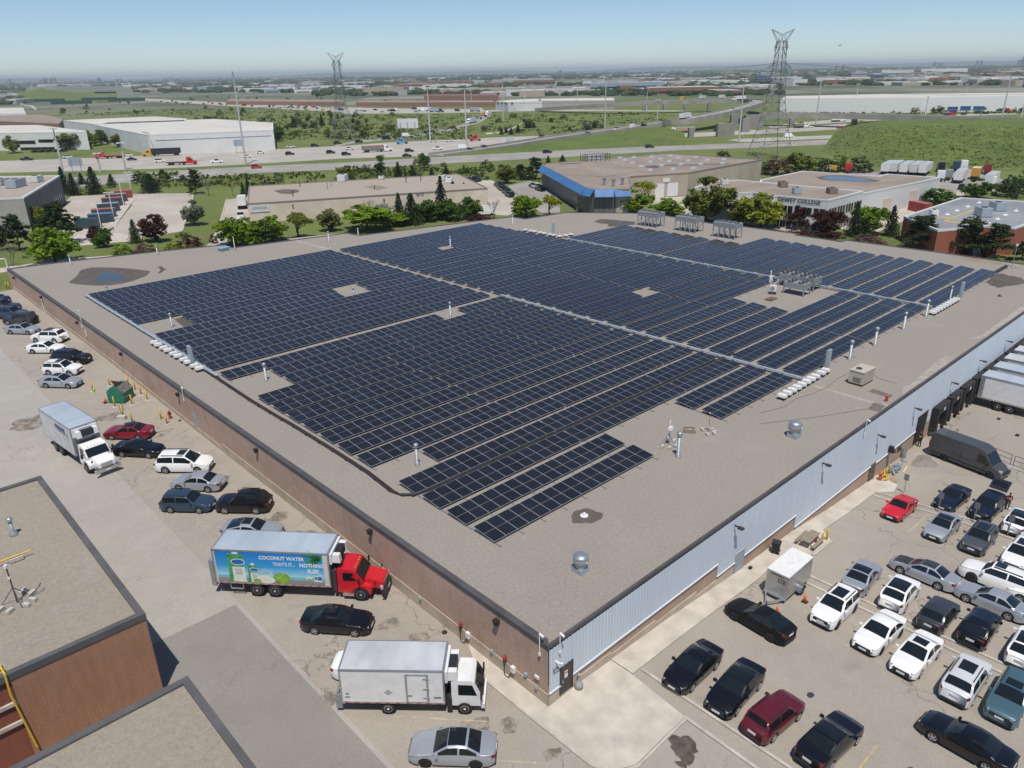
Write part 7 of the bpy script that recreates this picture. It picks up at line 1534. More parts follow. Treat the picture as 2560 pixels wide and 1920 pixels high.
for x, y, h_, lb in ((605,255,2.6,'pipe with bracket on the beige roof, left one'),(632,240,2.2,'pipe on the beige roof right of the bracketed pipe'),(415,240,1.6,'short pipe at the back of the beige roof'),(1148,212,1.6,'dark pipe on the beige roof, middle'),(1250,200,2.0,'goose-neck pipe on the beige roof'),(367,305,1.4,'pipe in the dark stain of the beige roof'),(930,255,.8,'low vent on the beige roof')):
    q = at(*T5(x,y), z0+Hb); o = MB(); o.cyl((0,0,0),(0,0,h_),.13,n=6); o.box((.1,0,h_),(.5,.2,.2)); o = o.build('roof_pipe', C['dark'] if h_ < 2.1 else C['steel']); o.location = q; tag(o, lb, 'roof pipe')
def roofblot(info, f, pts, m, dz=.02):
    t, P0, z0, H, poly = info; return drape('wet_patch', [tuple(at(*f(*q), z0+H-.06).xy) for q in pts], -.06+dz, m, z=z0+H)
C['wetfar'] = stain_mat('wet_roof_far', (.17,.15,.13), (.09,.078,.068), .3, (.3,.6))
roofblot(bw, T5, [(235,268),(300,258),(400,260),(410,275),(360,290),(280,288)], C['wetfar']); roofblot(bw, T5, [(860,240),(930,228),(1030,245),(950,265)], stain_mat('damp_roof_far', (.28,.25,.21), (.18,.16,.135), .3, (.3,.7)))
# blue banded warehouse
zb = gnd(*T6(170,280)).z; Hb2 = 7.0
pts = [(175,108),(205,92),(700,50),(1190,12),(1912,62),(1330,166),(1075,182),(865,197),(885,272),(860,296),(590,300),(525,287),(240,138)]
b2 = flatroof('blue_banded_warehouse', 'tan warehouse with a blue metal band and glass front under its roof edge', [(T6,x,y) for x, y in pts], Hb2, TW, RR, zb, RIMB, .4, 'warehouse')
t, P0, z0, H, poly = b2
Wp = [at(*T6(x,y), zb+Hb2)-Vector((P0.x,P0.y,zb)) for x, y in ((175,108),(240,138),(525,287),(590,300),(740,298),(870,292))]
b = MB(); sl = MB(); 
for i in range(len(Wp)-1):
    p, q = Wp[i], Wp[i+1]; d = (q-p); d.z = 0; n_ = Vector((d.y,-d.x,0)).normalized(); n_ = n_ if n_.dot(Vector((CO.x-P0.x,CO.y-P0.y,0))-p) > 0 else -n_
    b.quad(p+Vector((0,0,.15))+n_*.05, q+Vector((0,0,.15))+n_*.05, q+n_*1.6+Vector((0,0,-1.7)), p+n_*1.6+Vector((0,0,-1.7))); sl.quad(p+n_*.12+Vector((0,0,-7.5)), q+n_*.12+Vector((0,0,-7.5)), q+n_*.12+Vector((0,0,-1.0)), p+n_*.12+Vector((0,0,-1.0)))
b.build('blue_band', BLUE, t); FG = mat('dark_striped_facade', (.10,.095,.09), .5, col2=(.17,.16,.15), scale=1.4, stretch=(1.2,1.2,.02)); sl.build('dark_facade', FG, t)
wf = wall_facing(b2)
def best_wall(info, f, x, y):
    t, P0, z0, H, poly = info; best = None
    for i in range(len(poly)):
        a, c = Vector(poly[i]), Vector(poly[(i+1) % len(poly)]); d = c-a; nrm = Vector((d.y,-d.x)); mid = (a+c)/2+Vector((P0.x,P0.y))
        if nrm.dot(Vector((CO.x,CO.y))-mid) <= 0: continue
        p, nn, dd = wallpt(info, f, x, y, i); u = (p.xy-a).dot(d)/d.length_squared
        if -.02 <= u <= 1.02 and -1 < p.z < H+.5:
            L = (p+Vector((P0.x,P0.y,z0))-CO).length
            if best is None or L < best[0]: best = (L, i)
    return best[1] if best else wall_facing(info)[0]
k = best_wall(b2, T6, 1200, 300); wallrect(b2, k, T6, 1068, 252, 1134, 357, 'garage_door', C['white']); wallrect(b2, k, T6, 1166, 247, 1243, 345, 'garage_door', C['white']); wallrect(b2, k, T6, 1127, 208, 1181, 236, 'wall_sign', C['white'], .12)
GK = 'skylights on the tan warehouse roof'
for i, (x, y) in enumerate(((830,65),(900,45),(790,48),(890,88),(1030,80),(1040,38),(1110,55),(1180,75),(1250,48),(1190,32),(1330,70),(1390,42),(1270,102),(1120,108),(1210,137),(1370,130),(1480,65),(1610,60),(1430,98),(1600,92),(960,115),(1030,145))):
    q = at(*T6(x,y), zb+Hb2); o = MB(); o.box((0,0,.25),(1.8,1.2,.5),top=(.85,.8)); o = o.build('skylight', mat('skylight_dome', (.45,.52,.60), .25)); o.location = q-Vector((0,0,.06)); o.rotation_euler.z = .2; tag(o, 'small pale dome skylight on the roof of the blue banded warehouse', 'skylight', GK)
q = at(*T6(590,70), zb+Hb2); t = thing('roof_screen', 'screened rooftop equipment of the blue banded warehouse', 'rooftop screen', q-Vector((0,0,.06)), R(-30)); b = MB()
for x in range(7): b.bb(-5+x*1.7,-4.85+x*1.7,-1.4,-1.2,0,2.6); b.bb(-5+x*1.7,-4.85+x*1.7,1.3,1.5,0,2.6)
b.bb(-5,5.4,-1.4,-1.2,2.4,2.6); b.bb(-5,5.4,-1.4,-1.2,1.2,1.35); b.build('screen_frame', C['dark'], t); MB().box((0,0,1.1),(6,2,2.0)).build('unit_casing', C['whitedirty'], t)
for x, y in ((665,240),(737,250),(808,238)):
    q = at(*T6(x,y+20), zb+Hb2); o = MB(); o.cyl((0,0,0),(0,0,1.7),.45,n=10); o.cyl((0,0,1.7),(0,0,2.0),.6,n=10); o = o.build('exhaust_fan', C['steel']); o.location = q; tag(o, 'grey exhaust stack near the front of the blue banded roof, %s of three' % {665:'left',737:'middle',808:'right'}[x], 'exhaust stack')
roofblot(b2, T6, [(985,110),(1060,105),(1110,112),(1080,128),(1000,125)], C['wetfar']); roofblot(b2, T6, [(1110,105),(1300,98),(1640,90),(1660,96),(1300,108),(1120,112)], C['wetfar']); roofblot(b2, T6, [(300,95),(480,82),(490,88),(320,100)], C['wetfar']); roofblot(b2, T6, [(590,192),(760,185),(765,190),(600,196)], C['wetfar'])
o = MB()
for i in range(4): o.box((rd.uniform(-1.2,1.2),rd.uniform(-.6,.6),.5+.9*(i//2)),(1.8,1.3,.9))
o = o.build('white_sacks', C['white']); g = gnd(*T6(1858,215)); o.location = g; tag(o, 'stack of white bales against the tan warehouse wall', 'bales')
# college
zc = gnd(*T7(585,592)).z; Hc, Hm = 7.6, 6.6
cm_ = flatroof('college_building', 'large white walled building with brown roof and a blue roof pool behind the college front', [(T7,0,238),(T7,360,162),(T7,985,207),(T7,1065,187),(T7,1512,217),(T7,870,350),(T7,575,405),(T7,0,330)], Hm, WW, RR, zc, RIMW, .45, 'college')
k = best_wall(cm_, T7, 1200, 380)
for xa, ya, xb, yb in ((1035,395,1085,495),(1258,325,1300,415)): wallrect(cm_, k, T7, xa, ya, xb, yb, 'wall_panel', WB, .08)
roofblot(cm_, T7, [(470,210),(560,195),(700,195),(860,215),(1010,240),(960,250),(800,250),(600,240),(500,228)], C['wetfar']); q = roofblot(cm_, T7, [(525,212),(580,204),(720,206),(860,222),(945,243),(800,248),(640,240),(545,226)], C['puddle'], .035); q.name = 'roof_puddle'
an = flatroof('college_office', 'white two storey college front with dark window bands and lettering', [(T7,868,332),(T7,575,408),(T7,130,368),(T6,1995,350),(T6,1840,322),(T6,1690,330),(T6,1350,292),(T6,1520,236),(T6,1720,224)], Hc, WW, RR, zc, RIMW, .5, 'college')
for (xa, ya, xb, yb, f, nm) in ((135,405,560,455,T7,'front'),(590,440,860,400,T7,'side')):
    k = best_wall(an, f, (xa+xb)/2, (ya+yb)/2); t, P0, z0, H, poly = an; a = Vector(poly[k]); c = Vector(poly[(k+1) % len(poly)]); d = (c-a); L = d.length; d.normalize(); nn = Vector((d.y,-d.x)); ang = math.atan2(d.y,d.x)
    for z1, z2 in ((3.6,5.6),(.2,2.0)):
        m_ = a+d*L/2+nn*.05; wdw = MB().box((0,0,0),(L*.96,.12,z2-z1)).build('window_band', C['glass'], an[0], False, (m_.x,m_.y,(z1+z2)/2), (0,0,ang)); b = MB()
        nb = int(L/1.6)
        b.box((0,-.06,z2/2-z1/2-.05),(L*.96,.05,.1))
        for i in range(nb+1): b.box((-L*.48+L*.96*i/nb,-.07,0),(.16 if i % 3 else .5,.06,z2-z1))
        b.build('mullion', C['whitedirty'], wdw)
k = best_wall(an, T7, 250, 400); p, nn, d = wallpt(an, T7, 150, 408, k); LT = mat('dark_lettering', (.03,.035,.05), .6); text_mesh('DEWEY COLLEGE', 1.35, LT, 'lettering', an[0], p+nn*.12, (R(90),0,math.atan2(d.y,d.x)), bold=.03)
k = best_wall(an, T6, 1680, 400); p, nn, d = wallpt(an, T6, 1592, 428, k); text_mesh('DEWEY COLLEGE', 1.7, LT, 'lettering', an[0], p+nn*.9+Vector((0,0,.1)), (R(90),0,math.atan2(d.y,d.x)), bold=.03)
for (x, y, dd, lb) in ((190,290,(3,2,1.3),'brown rooftop unit at the back of the college front, left'),(600,345,(3,2,1.3),'brown rooftop unit at the back of the college front, right'),(305,345,(2.2,1.8,1.4),'grey rooftop unit on the college front roof')): unit(an, T7, x, y, dd, lb, mat('brown_casing', (.20,.165,.135), .7) if 'brown' in lb else C['greysteel'])
unit(an, T6, 1615, 255, (2.6,1.8,1.3), 'rooftop unit at the left end of the college front', C['whitedirty'])
o = MB()
for i in range(3): o.box((i*1.3-1.3,0,1.0),(1.1,1.1,2.0))
# brick building at right
zr = gnd(*T7(1490,825)).z; rb = flatroof('red_brick_building', 'red brick building with a grey roof and yellow roof walkway at the right edge', [(T7,1490,660),(T7,1205,542),(T7,1685,386),(T7,2330,424),(T7,2330,560),(T7,2212,615),(T7,2140,640),(T7,1900,625)], 5.6, RBK, GR_, zr, RIMW, .4)
yl = mat('yellow_walkway', (.52,.36,.10), .8, var=.15, scale=1)
roofblot(rb, T7, [(1530,582),(1560,582),(1835,475),(1815,470)], yl, .03); roofblot(rb, T7, [(1480,545),(1600,550),(1600,558),(1480,552)], yl, .03); roofblot(rb, T7, [(1545,575),(1700,590),(1700,600),(1545,585)], yl, .034)
unit(rb, T7, 1865, 535, (3.6,2.4,1.9), 'nearer grey rooftop unit on the red brick building'); unit(rb, T7, 1985, 485, (3.6,2.4,1.8), 'farther grey rooftop unit on the red brick building'); unit(rb, T7, 1450, 540, (1.8,1.5,1.5), 'small white rooftop unit at the left of the grey roof', C['white'])
for x, y in ((1570,522),(1650,490),(1740,457),(1835,424),(1990,560),(2055,527),(2145,492),(1905,592)):
    q = at(*T7(x,y), zr+5.6); o = MB(); o.lathe([(.6,0),(.5,.12),(.12,.2),(.1,.7)], n=10); o = o.build('roof_vent', C['white']); o.location = q-Vector((0,0,.05)); tag(o, 'little white vent on the grey roof of the red brick building', 'roof vent', 'white vents on the grey roof')
# grey concrete building at left
zl = gnd(*T4(230,400)).z; gb = flatroof('grey_concrete_building', 'grey panelled building with white roof rim at the left edge', [(T4,185,238),(T4,-150,252),(T4,-150,72),(T4,472,62)], 8.6, GW2, RB, zl, RIMW, .6)
t, P0, z0, H, poly = gb; k = best_wall(gb, T4, 350, 240); a, c = Vector(poly[k]), Vector(poly[(k+1) % 4]); b = MB(); d = (c-a).normalized(); nn = Vector((d.y,-d.x)); a2, c2 = a+nn*.04, c+nn*.04; b.quad((*a2,-1.4),(*c2,-1.4),(*c2,H-.3),(*a2,H-.3)); b.build('dark_side_wall', GW, t)
for fr in (.42,.58): b = MB(); p = a+(c-a)*fr+nn*.1; b.box((p.x,p.y,H/2),(.25,.12,H-.5),rz=math.atan2(d.y,d.x)); b.build('wall_joint', GW2, t)
for i in range(5): wallrect(gb, k, T4, 425+14*i, 232-9*i, 433+14*i, 275-9*i, 'window', C['white'])
wallrect(gb, best_wall(gb, T4, 100, 420), T4, 78, 388, 128, 445, 'window', C['glass'])
unit(gb, T4, 130, 150, (6,3,2.2), 'rooftop unit on the grey concrete building, nearer', C['greysteel'], .9); unit(gb, T4, 285, 110, (4,3,1.8), 'rooftop unit on the grey concrete building, farther', C['whitedirty'], .9); unit(gb, T4, 10, 130, (5,3,1.6), 'rooftop unit on the grey concrete building cut by the left edge', C['greysteel'], .9)
# white buildings beyond the motorway
za = ZF; wa = flatroof('white_office', 'white office and warehouse beyond the motorway at the left edge', [(T1,360,852),(T1,-300,862),(T1,-300,812),(T1,240,805),(T1,548,842),(T1,556,850)], 9.5, WW, WR, za, RIMW, .6)
k = best_wall(wa, T1, 250, 900); wallrect(wa, k, T1, 100, 905, 230, 925, 'window_band', C['glass']); wallrect(wa, k, T1, 245, 897, 345, 915, 'window_band', C['glass']); wallrect(wa, k, T1, 130, 948, 355, 965, 'window_band', C['glass'])
wb_ = flatroof('white_warehouse', 'big white warehouse with a pale roof beyond the motorway', [(T1,950,870),(T1,610,805),(T1,700,788),(T1,1378,766),(T1,1756,790),(T1,1756,838)], 10, WW, WR, za, RIMW, .6, 'warehouse')
flatroof('white_warehouse', 'long white warehouse just behind the big pale roofed one', [(T1,610,800),(T1,405,775),(T1,1000,750),(T1,1202,764),(T1,1190,780)], 10, WW, WR, za, RIMW, .6, 'warehouse')
k = best_wall(wb_, T1, 1350, 880); wallrect(wb_, k, T1, 1000, 905, 1745, 872, 'window_band', C['glass']); wallrect(wb_, best_wall(wb_, T1, 925, 860), T1, 915, 845, 965, 862, 'yellow_sign', mat('pale_yellow_sign', (.6,.55,.33), .6), .15)
flatroof('white_tank_building', 'pale low warehouse at the left edge below the far hill', [(T1,-200,735),(T1,-200,698),(T1,150,692),(T1,165,725)], 8, WW, WR, za, None); flatroof('brick_factory', 'red brown brick factory behind the white office', [(T1,-100,775),(T1,-100,748),(T1,280,735),(T1,410,765),(T1,380,795)], 6, mat('brick_wall_far', (.28,.15,.11), .9), RR, za, None)
flatroof('white_warehouse', 'very long white warehouse in the distance at the right', [(T3,650,632),(T3,680,618),(T3,1300,604),(T3,2400,594),(T3,2400,612),(T3,1560,628)], 12, mat('bright_white_wall', (.74,.74,.73), .7), WR, za, None)
fm = flatroof('white_factory', 'white block with black square openings in front of the far brick works', [(T2,1000,650),(T2,1085,642),(T2,1270,634),(T2,1300,648),(T2,1080,658)], 9, WW, WR, za, None); flatroof('grey_factory', 'pale grey factory joined to the white block', [(T2,1275,648),(T2,1290,634),(T2,1760,628),(T2,1768,645)], 9, GW2, WR, za, None)
k = best_wall(fm, T2, 1040, 668)
for xa in (1010,1035,1060,1100): wallrect(fm, best_wall(fm, T2, xa+6, 665), T2, xa, 658, xa+12, 672, 'opening', C['dark'])
flatroof('brick_factory', 'long red brown brick works left of the white block', [(T2,100,658),(T2,130,648),(T2,980,645),(T2,1000,657)], 5, mat('brick_wall_far', (.28,.15,.11), .9), RR, za, None); flatroof('brick_factory', 'dark red roofed factory in front of the far sprawl, centre', [(T2,540,615),(T2,560,605),(T2,1010,602),(T2,1020,614)], 9, mat('brick_wall_far', (.28,.15,.11)), mat('rust_roof', (.20,.10,.08), .9), za, None); flatroof('brick_factory', 'brick works along the far motorway', [(T1,1450,650),(T1,1480,636),(T1,2200,642),(T1,2212,655)], 5, mat('brick_wall_far', (.28,.15,.11)), RR, za, None)

# ------------------------------------------------------------------ containers, lamp posts, masts, towers
def container(f, x, y, rz, col, top, label, L=6.06):
    g = gnd(*f(x, y)); t = thing('shipping_container', label, 'container', (g.x,g.y,g.z+.04), rz, 'containers beside the empty lot'); b = MB(); nb = 22; prof = []
    MB().bb(-L/2,L/2,-1.22,1.22,.12,2.5).build('body', col, t); b = MB()
    for i in range(nb):
        xx = -L/2+.2+(L-.4)*i/nb; b.bb(xx,xx+.12,-1.26,1.26,.2,2.42)
    b.build('ribs', col, t); MB().bb(-L/2,L/2,-1.24,1.24,2.5,2.6).build('roof', top, t); b = MB()
    for sx in (-1,1):
        for sy in (-1,1): b.box((sx*(L/2-.06),sy*1.2,1.3),(.14,.14,2.62))
    b.build('corner_posts', col, t); b = MB()
    for yy in (-.7,-.25,.25,.7): b.cyl((-L/2-.04,yy,.2),(-L/2-.04,yy,2.4),.03,n=5)
    b.build('lock_rods', C['steel'], t); return t
CT = mat('dark_teal_container', (.035,.065,.08), .5, var=.15, scale=1); CG = mat('dark_grey_container', (.055,.06,.068), .5, var=.15, scale=1); CRD = mat('red_container', (.33,.045,.05), .5, var=.12, scale=1); CRT = mat('faded_red_roof', (.36,.12,.11), .6, var=.1, scale=1); CBT = mat('faded_blue_roof', (.09,.20,.33), .6); CGT = mat('faded_grey_roof', (.22,.28,.32), .6)
a0 = math.atan2(*(reversed([(gnd(*T4(960,250))-gnd(*T4(800,430)))[i] for i in range(2)])))
for x, y, da, c1, c2, lb in ((705,475,R(70),CT,CT,'dark teal shipping container turned sideways at the near end'),(805,432,R(90),CT,CBT,'dark container with a blue roof'),(830,392,R(90),CG,CRT,'dark container with a faded red roof next to the blue roofed one'),(862,345,R(90),CT,CGT,'dark container with a grey blue roof in mid row'),(900,298,R(90),CG,CRT,'dark container with a red roof in the far half of the row'),(928,268,R(90),CG,CGT,'grey roofed container next to the red one'),(968,240,R(90),CRD,CRT,'all red shipping container at the far end of the row')): container(T4, x, y, a0+da, c1, c2, lb)
t = container(T7, 1335, 500, 1.1, CRD, CRT, 'red shipping container under the round green tree'); del t['group']
def lamp(f, bx, by, ty, label, arms=2, r=.12, group=None, m=None, big=False):
    g = gnd(*f(bx, by)); h = hgt(g, f(bx, ty)[1]); t = thing('light_mast' if big else 'lamp_post', label, 'light mast' if big else 'lamp post', g, math.atan2(g.y-CO.y, g.x-CO.x)+1.57, group)
    MB().cyl((0,0,0),(0,0,h),r*1.8 if big else r,r*.8,8).build('pole', m or (MASTM if big else C['white']), t)
    if big:
        b = MB(); b.lathe([(1.1,h-.3),(1.1,h-.1)], n=10); b.build('ring', C['steel'], t)
        for i in range(6): a = i*1.047; MB().box((1.3*math.cos(a),1.3*math.sin(a),h-.1),(.9,.6,.4),rz=a).build('floodlight', C['white'], t)
    else:
        for s in ((-1,1) if arms == 2 else (1,)): MB().box((s*.75,0,h),(1.2,.4,.16)).build('lamp_head', C['white'], t)
GLP, GM = 'lamp posts in the container lot', 'tall light masts along the motorway'
for a in ((800,472,283,'white twin lamp post nearest, by the sideways container'),(905,418,193,'white twin lamp post second along the containers'),(980,303,93,'white twin lamp post third along the containers'),(1045,222,33,'white twin lamp post by the red container'),(305,450,363,'white lamp post among the pines at the left')): lamp(T4, *a, group=GLP)
lamp(T4, 60, 790, 715, 'small lamp post at the far left roof corner', 1); lamp(T6, 1862, 590, 425, 'pale wooden lamp post before the college front', 1, .14, None, C['kerb'])
for f, bx, by, ty, lb in ((T1,1582,1058,460,'tallest light mast beside the motorway at left'),(T1,412,1130,825,'leaning looking light mast behind the dark spruces'),(T1,647,1105,985,'shorter mast left of the flatbed truck'),(T1,808,1092,918,'mast behind the paired lamp posts'),(T2,580,905,562,'light mast by the ramp merge'),(T2,815,955,545,'light mast left of the red truck cab'),(T2,1050,780,512,'light mast on the infield'),(T2,1188,706,540,'distant mast above the infield'),(T2,1525,706,545,'distant mast before the grey factory'),(T2,1702,830,500,'light mast at the end of the infield'),(T2,1970,714,570,'distant mast left of the flyover'),(T2,2037,822,640,'mast on the rising ramp'),(T3,377,915,505,'light mast in front of the flyover piers'),(T3,872,800,455,'light mast under the straight bridge, nearer the tower'),(T3,1122,712,540,'distant mast behind the straight bridge'),(T3,1575,746,620,'short distant mast behind the mound'),(T3,1815,706,540,'distant mast right of the short one'),(T3,2057,820,460,'light mast beside the bridge sign at right'),(T3,2190,775,600,'light mast at the right edge of the bridge'),(T2,845,665,550,'faint mast over the far motorway')): lamp(f, bx, by, ty, lb, 2, .28, GM, None, True)
def pylon(f, bx, by, ty, label, ang):
    g = gnd(*f(bx, by)); H = hgt(g, f(bx, ty)[1]); t = thing('lattice_tower', label, 'pylon', g, ang); LS = mat('lattice_steel', (.23,.235,.235), .6, .3)
    k = H/50.; hw = lambda z: interp([(0,7.2),(10,5.0),(22,2.9),(36,1.9),(45,1.4),(51,1.3)], z/k)
    b = MB(); zs = [v*k for v in (0,6,11,15,19,22,25,28,31,34,37,40,43,45.5)]; cs = [(1,1),(-1,1),(-1,-1),(1,-1)]
    for za_, zb2 in zip(zs, zs[1:]):
        for i in range(4):
            p = lambda j, z: Vector((cs[j][0]*hw(z)*k, cs[j][1]*hw(z)*k, z)); j = (i+1) % 4
            b.cyl(p(i,za_),p(i,zb2),.15*k,n=4,caps=False)
            for u, v in ((i,j),(j,i)): b.cyl(p(u,za_),p(v,zb2),.075*k,n=3,caps=False)
            b.cyl(p(i,zb2),p(j,zb2),.075*k,n=3,caps=False)
    b.build('mast', LS, t)
    for z, sp, up_ in ((35*k,5.4*k,1.2*k),(43*k,2.9*k,1.0*k)):
        for s in (-1,1):
            a = MB(); q = Vector((s*sp,0,z+.2*k))
            for y in (-1,1): a.cyl((s*1.5*k,y*1.4*k,z),q,.14*k,n=4); a.cyl((s*1.4*k,y*1.3*k,z+3*k),q,.12*k,n=4)
            for fr in (.3,.6): a.cyl((s*(1.5*k+(sp-1.5*k)*fr),1.4*k*(1-fr),z),(s*(1.4*k+(sp-1.4*k)*fr),-1.3*k*(1-fr),z+3*k*(1-fr)),.07*k,n=3)
            a.build('cross_arm', LS, t); w_ = MB(); w_.cyl(q,(q.x-s*.8*k,0,q.z-3.0*k),.16*k,n=5); w_.cyl((q.x-s*2*k,0,q.z),(q.x-s*.9*k,0,q.z-3.0*k),.16*k,n=5); w_.build('insulator', C['greysteel'], t)
    for s in (-1,1):
        a = MB(); tip = Vector((s*4.9*k,0,H))
        for y in (-1,1): a.cyl((s*1.3*k,y*1.2*k,45*k),tip,.12*k,n=4); a.cyl((s*.1*k,y*1.2*k,47.8*k),tip,.10*k,n=4); a.cyl((s*1.3*k,y*1.2*k,45*k),(s*.1*k,y*1.2*k,47.8*k),.10*k,n=4)
        for fr in (.25,.5,.75): a.cyl((s*(1.3+3.6*fr)*k,0,45*k+(H-45*k)*fr),(s*(.1+4.8*fr)*k,0,47.8*k+(H-47.8*k)*fr),.06*k,n=3)
        a.build('horn', LS, t)
    return g, H
pR = pylon(T3, 575, 1010, 186, 'big lattice power tower behind the blue banded warehouse', R(-43+8)); pL = pylon(T2, 25, 905, 338, 'more distant lattice power tower beyond the motorway', R(-43))
t = thing('power_lines', 'faint power lines hanging from the lattice towers', 'power lines', (0,0,0)); b = MB()
def wire(p, q, sag, r=.07):
    pts = [p.lerp(q, i/14)-Vector((0,0,sag*4*(i/14)*(1-i/14))) for i in range(15)]; b.tube(pts, r, 3)
for zf in (.75,.55):
    a = pR[0]+Vector((0,0,pR[1]*zf)); c = pL[0]+Vector((0,0,pL[1]*zf)); wire(a, c, 6); wire(a, a+Vector((420,-130,2)), 8)
b.build('wire', mat('wire_grey', (.2,.2,.2), .6), t)
o = MB(); o.box((0,0,0),(7,.1,1.6)); g = gnd(*T3(1800,795)); t = thing('road_sign', 'blue motorway sign beside the straight bridge', 'road sign', g, math.atan2(g.y-CO.y, g.x-CO.x)+1.57)
for x in (-9,-1.5,6): MB().box((x,0,9.6 if x < 0 else 9.2),(6.2,.2,3.0)).build('sign_panel', mat('sign_blue', (.02,.10,.30), .5), t)
b = MB(); b.box((0,.2,8.6),(24,.3,.4)); b.cyl((-11,.2,0),(-11,.2,10),.3,n=6); b.cyl((11,.2,0),(11,.2,10),.3,n=6); b.build('gantry', C['steel'], t)
for f, x, y, h_, lb in ((T1,505,1140,7,'grey roadside sign seen from behind at the left'),(T1,1545,985,6,'roadside sign seen from behind by the tall mast')):
    g = gnd(*f(x, y)); t = thing('road_sign', lb, 'road sign', g, math.atan2(g.y-CO.y, g.x-CO.x)+1.57); b = MB(); b.cyl((-1.6,0,0),(-1.6,0,h_),.15,n=6); b.cyl((1.6,0,0),(1.6,0,h_),.15,n=6); b.build('post', C['steel'], t); MB().box((0,-.2,h_-.8),(5.2,.15,3.2)).build('sign_panel', C['greysteel'], t)
for i, (f, x, y) in enumerate(((T1,460,668),(T1,640,645),(T1,815,650),(T1,300,655))):
    g = gnd(*f(x, y)); t = thing('dark_shed', ['long dark green container row below the far hill, left','long dark green container row right of the hill','dark green container row at the far motorway','low dark shed under the hill'][i], 'shed', g, R(-35)); MB().box((0,0,2.5),(62,8,5)).build('wall', mat('dark_green_shed', (.02,.07,.05), .7), t); MB().box((0,0,5.1),(62.4,8.4,.3)).build('roof', mat('dark_shed_roof', (.05,.09,.08), .7), t)
# ------------------------------------------------------------------ traffic and parked vehicles in the distance
def small_car(kind):
    b = MB(); d = {'car':(4.6,1.8,1.45,.95),'suv':(4.7,1.9,1.75,1.1),'pickup':(5.7,2.0,1.85,1.15),'van':(5.8,2.1,2.5,1.3)}[kind]; L, W, H, B = d
    extrude_side(b, [(-L/2,.3),(-L/2,B-.05),(-L/2+.2,B),(L/2-.9,B-.05),(L/2-.1,B-.22),(L/2,.6),(L/2,.3)], W, 0, lambda z: 1-.04*max(0, z-.6))
    x = {'car':(-1.7,-.95,.25,1.05),'suv':(-2.2,-1.95,.35,1.05),'pickup':(-.9,-.7,.45,1.1),'van':(-2.8,-2.75,1.3,1.9)}[kind]
    g = MB(); n = 4; pr = [(x[0],B-.02),(x[1],H),(x[2],H),(x[3],B-.05)]
    extrude_side(b, pr, W*.93, 1 if kind != 'van' else 0, lambda z: 1-.16*max(0,(z-B)/(H-B)))
    b.box(((x[1]+x[2])/2,0,H+.015),(x[2]-x[1]-.05,W*.80,.04),mi=0)
    if kind == 'van': b.quad((x[2]+.03,-W*.38,H-.1),(x[3]+.03,-W*.43,B+.05),(x[3]+.03,W*.43,B+.05),(x[2]+.03,W*.38,H-.1),1)
    for a in (L*.30,-L*.30):
        for s in (-1,1): b.cyl((a,s*W*.42,.33),(a,s*W*.505,.33),.34,n=10,mi=2)
    return b.mesh('vehicle', [PAINT['white'], C['cglass'], C['tyre']])
SMALL = {k: small_car(k) for k in ('car','suv','pickup','van')}
def far_car(f, x, y, col, kind, label, ang, group=None, z=None, par=False):
    P = gnd(*f(x, y)) if z is None else Vector(at(*f(x, y), ZF+z)); P.z += .1
    o = link({'car':'car','suv':'car','pickup':'pickup_truck','van':'van'}[kind], SMALL[kind], None, P, (0,0,ang), None, [PAINT[col]]); return tag(o, label, {'car':'car','suv':'car','pickup':'pickup','van':'van'}[kind], group)
def ang_of(f, a, c): p, q = gnd(*f(*a)), gnd(*f(*c)); return math.atan2(q.y-p.y, q.x-p.x)
AH = ang_of(T1,(0,1075),(2212,990)); AH2 = ang_of(T2,(0,975),(900,930)); AS = ang_of(T1,(640,1160),(2212,1070)); AS2 = ang_of(T2,(900,1010),(2212,955)); AR = ang_of(T2,(1000,955),(1750,845)); ARM = ang_of(T2,(490,875),(720,830)); ALP = ang_of(T2,(900,775),(950,735))
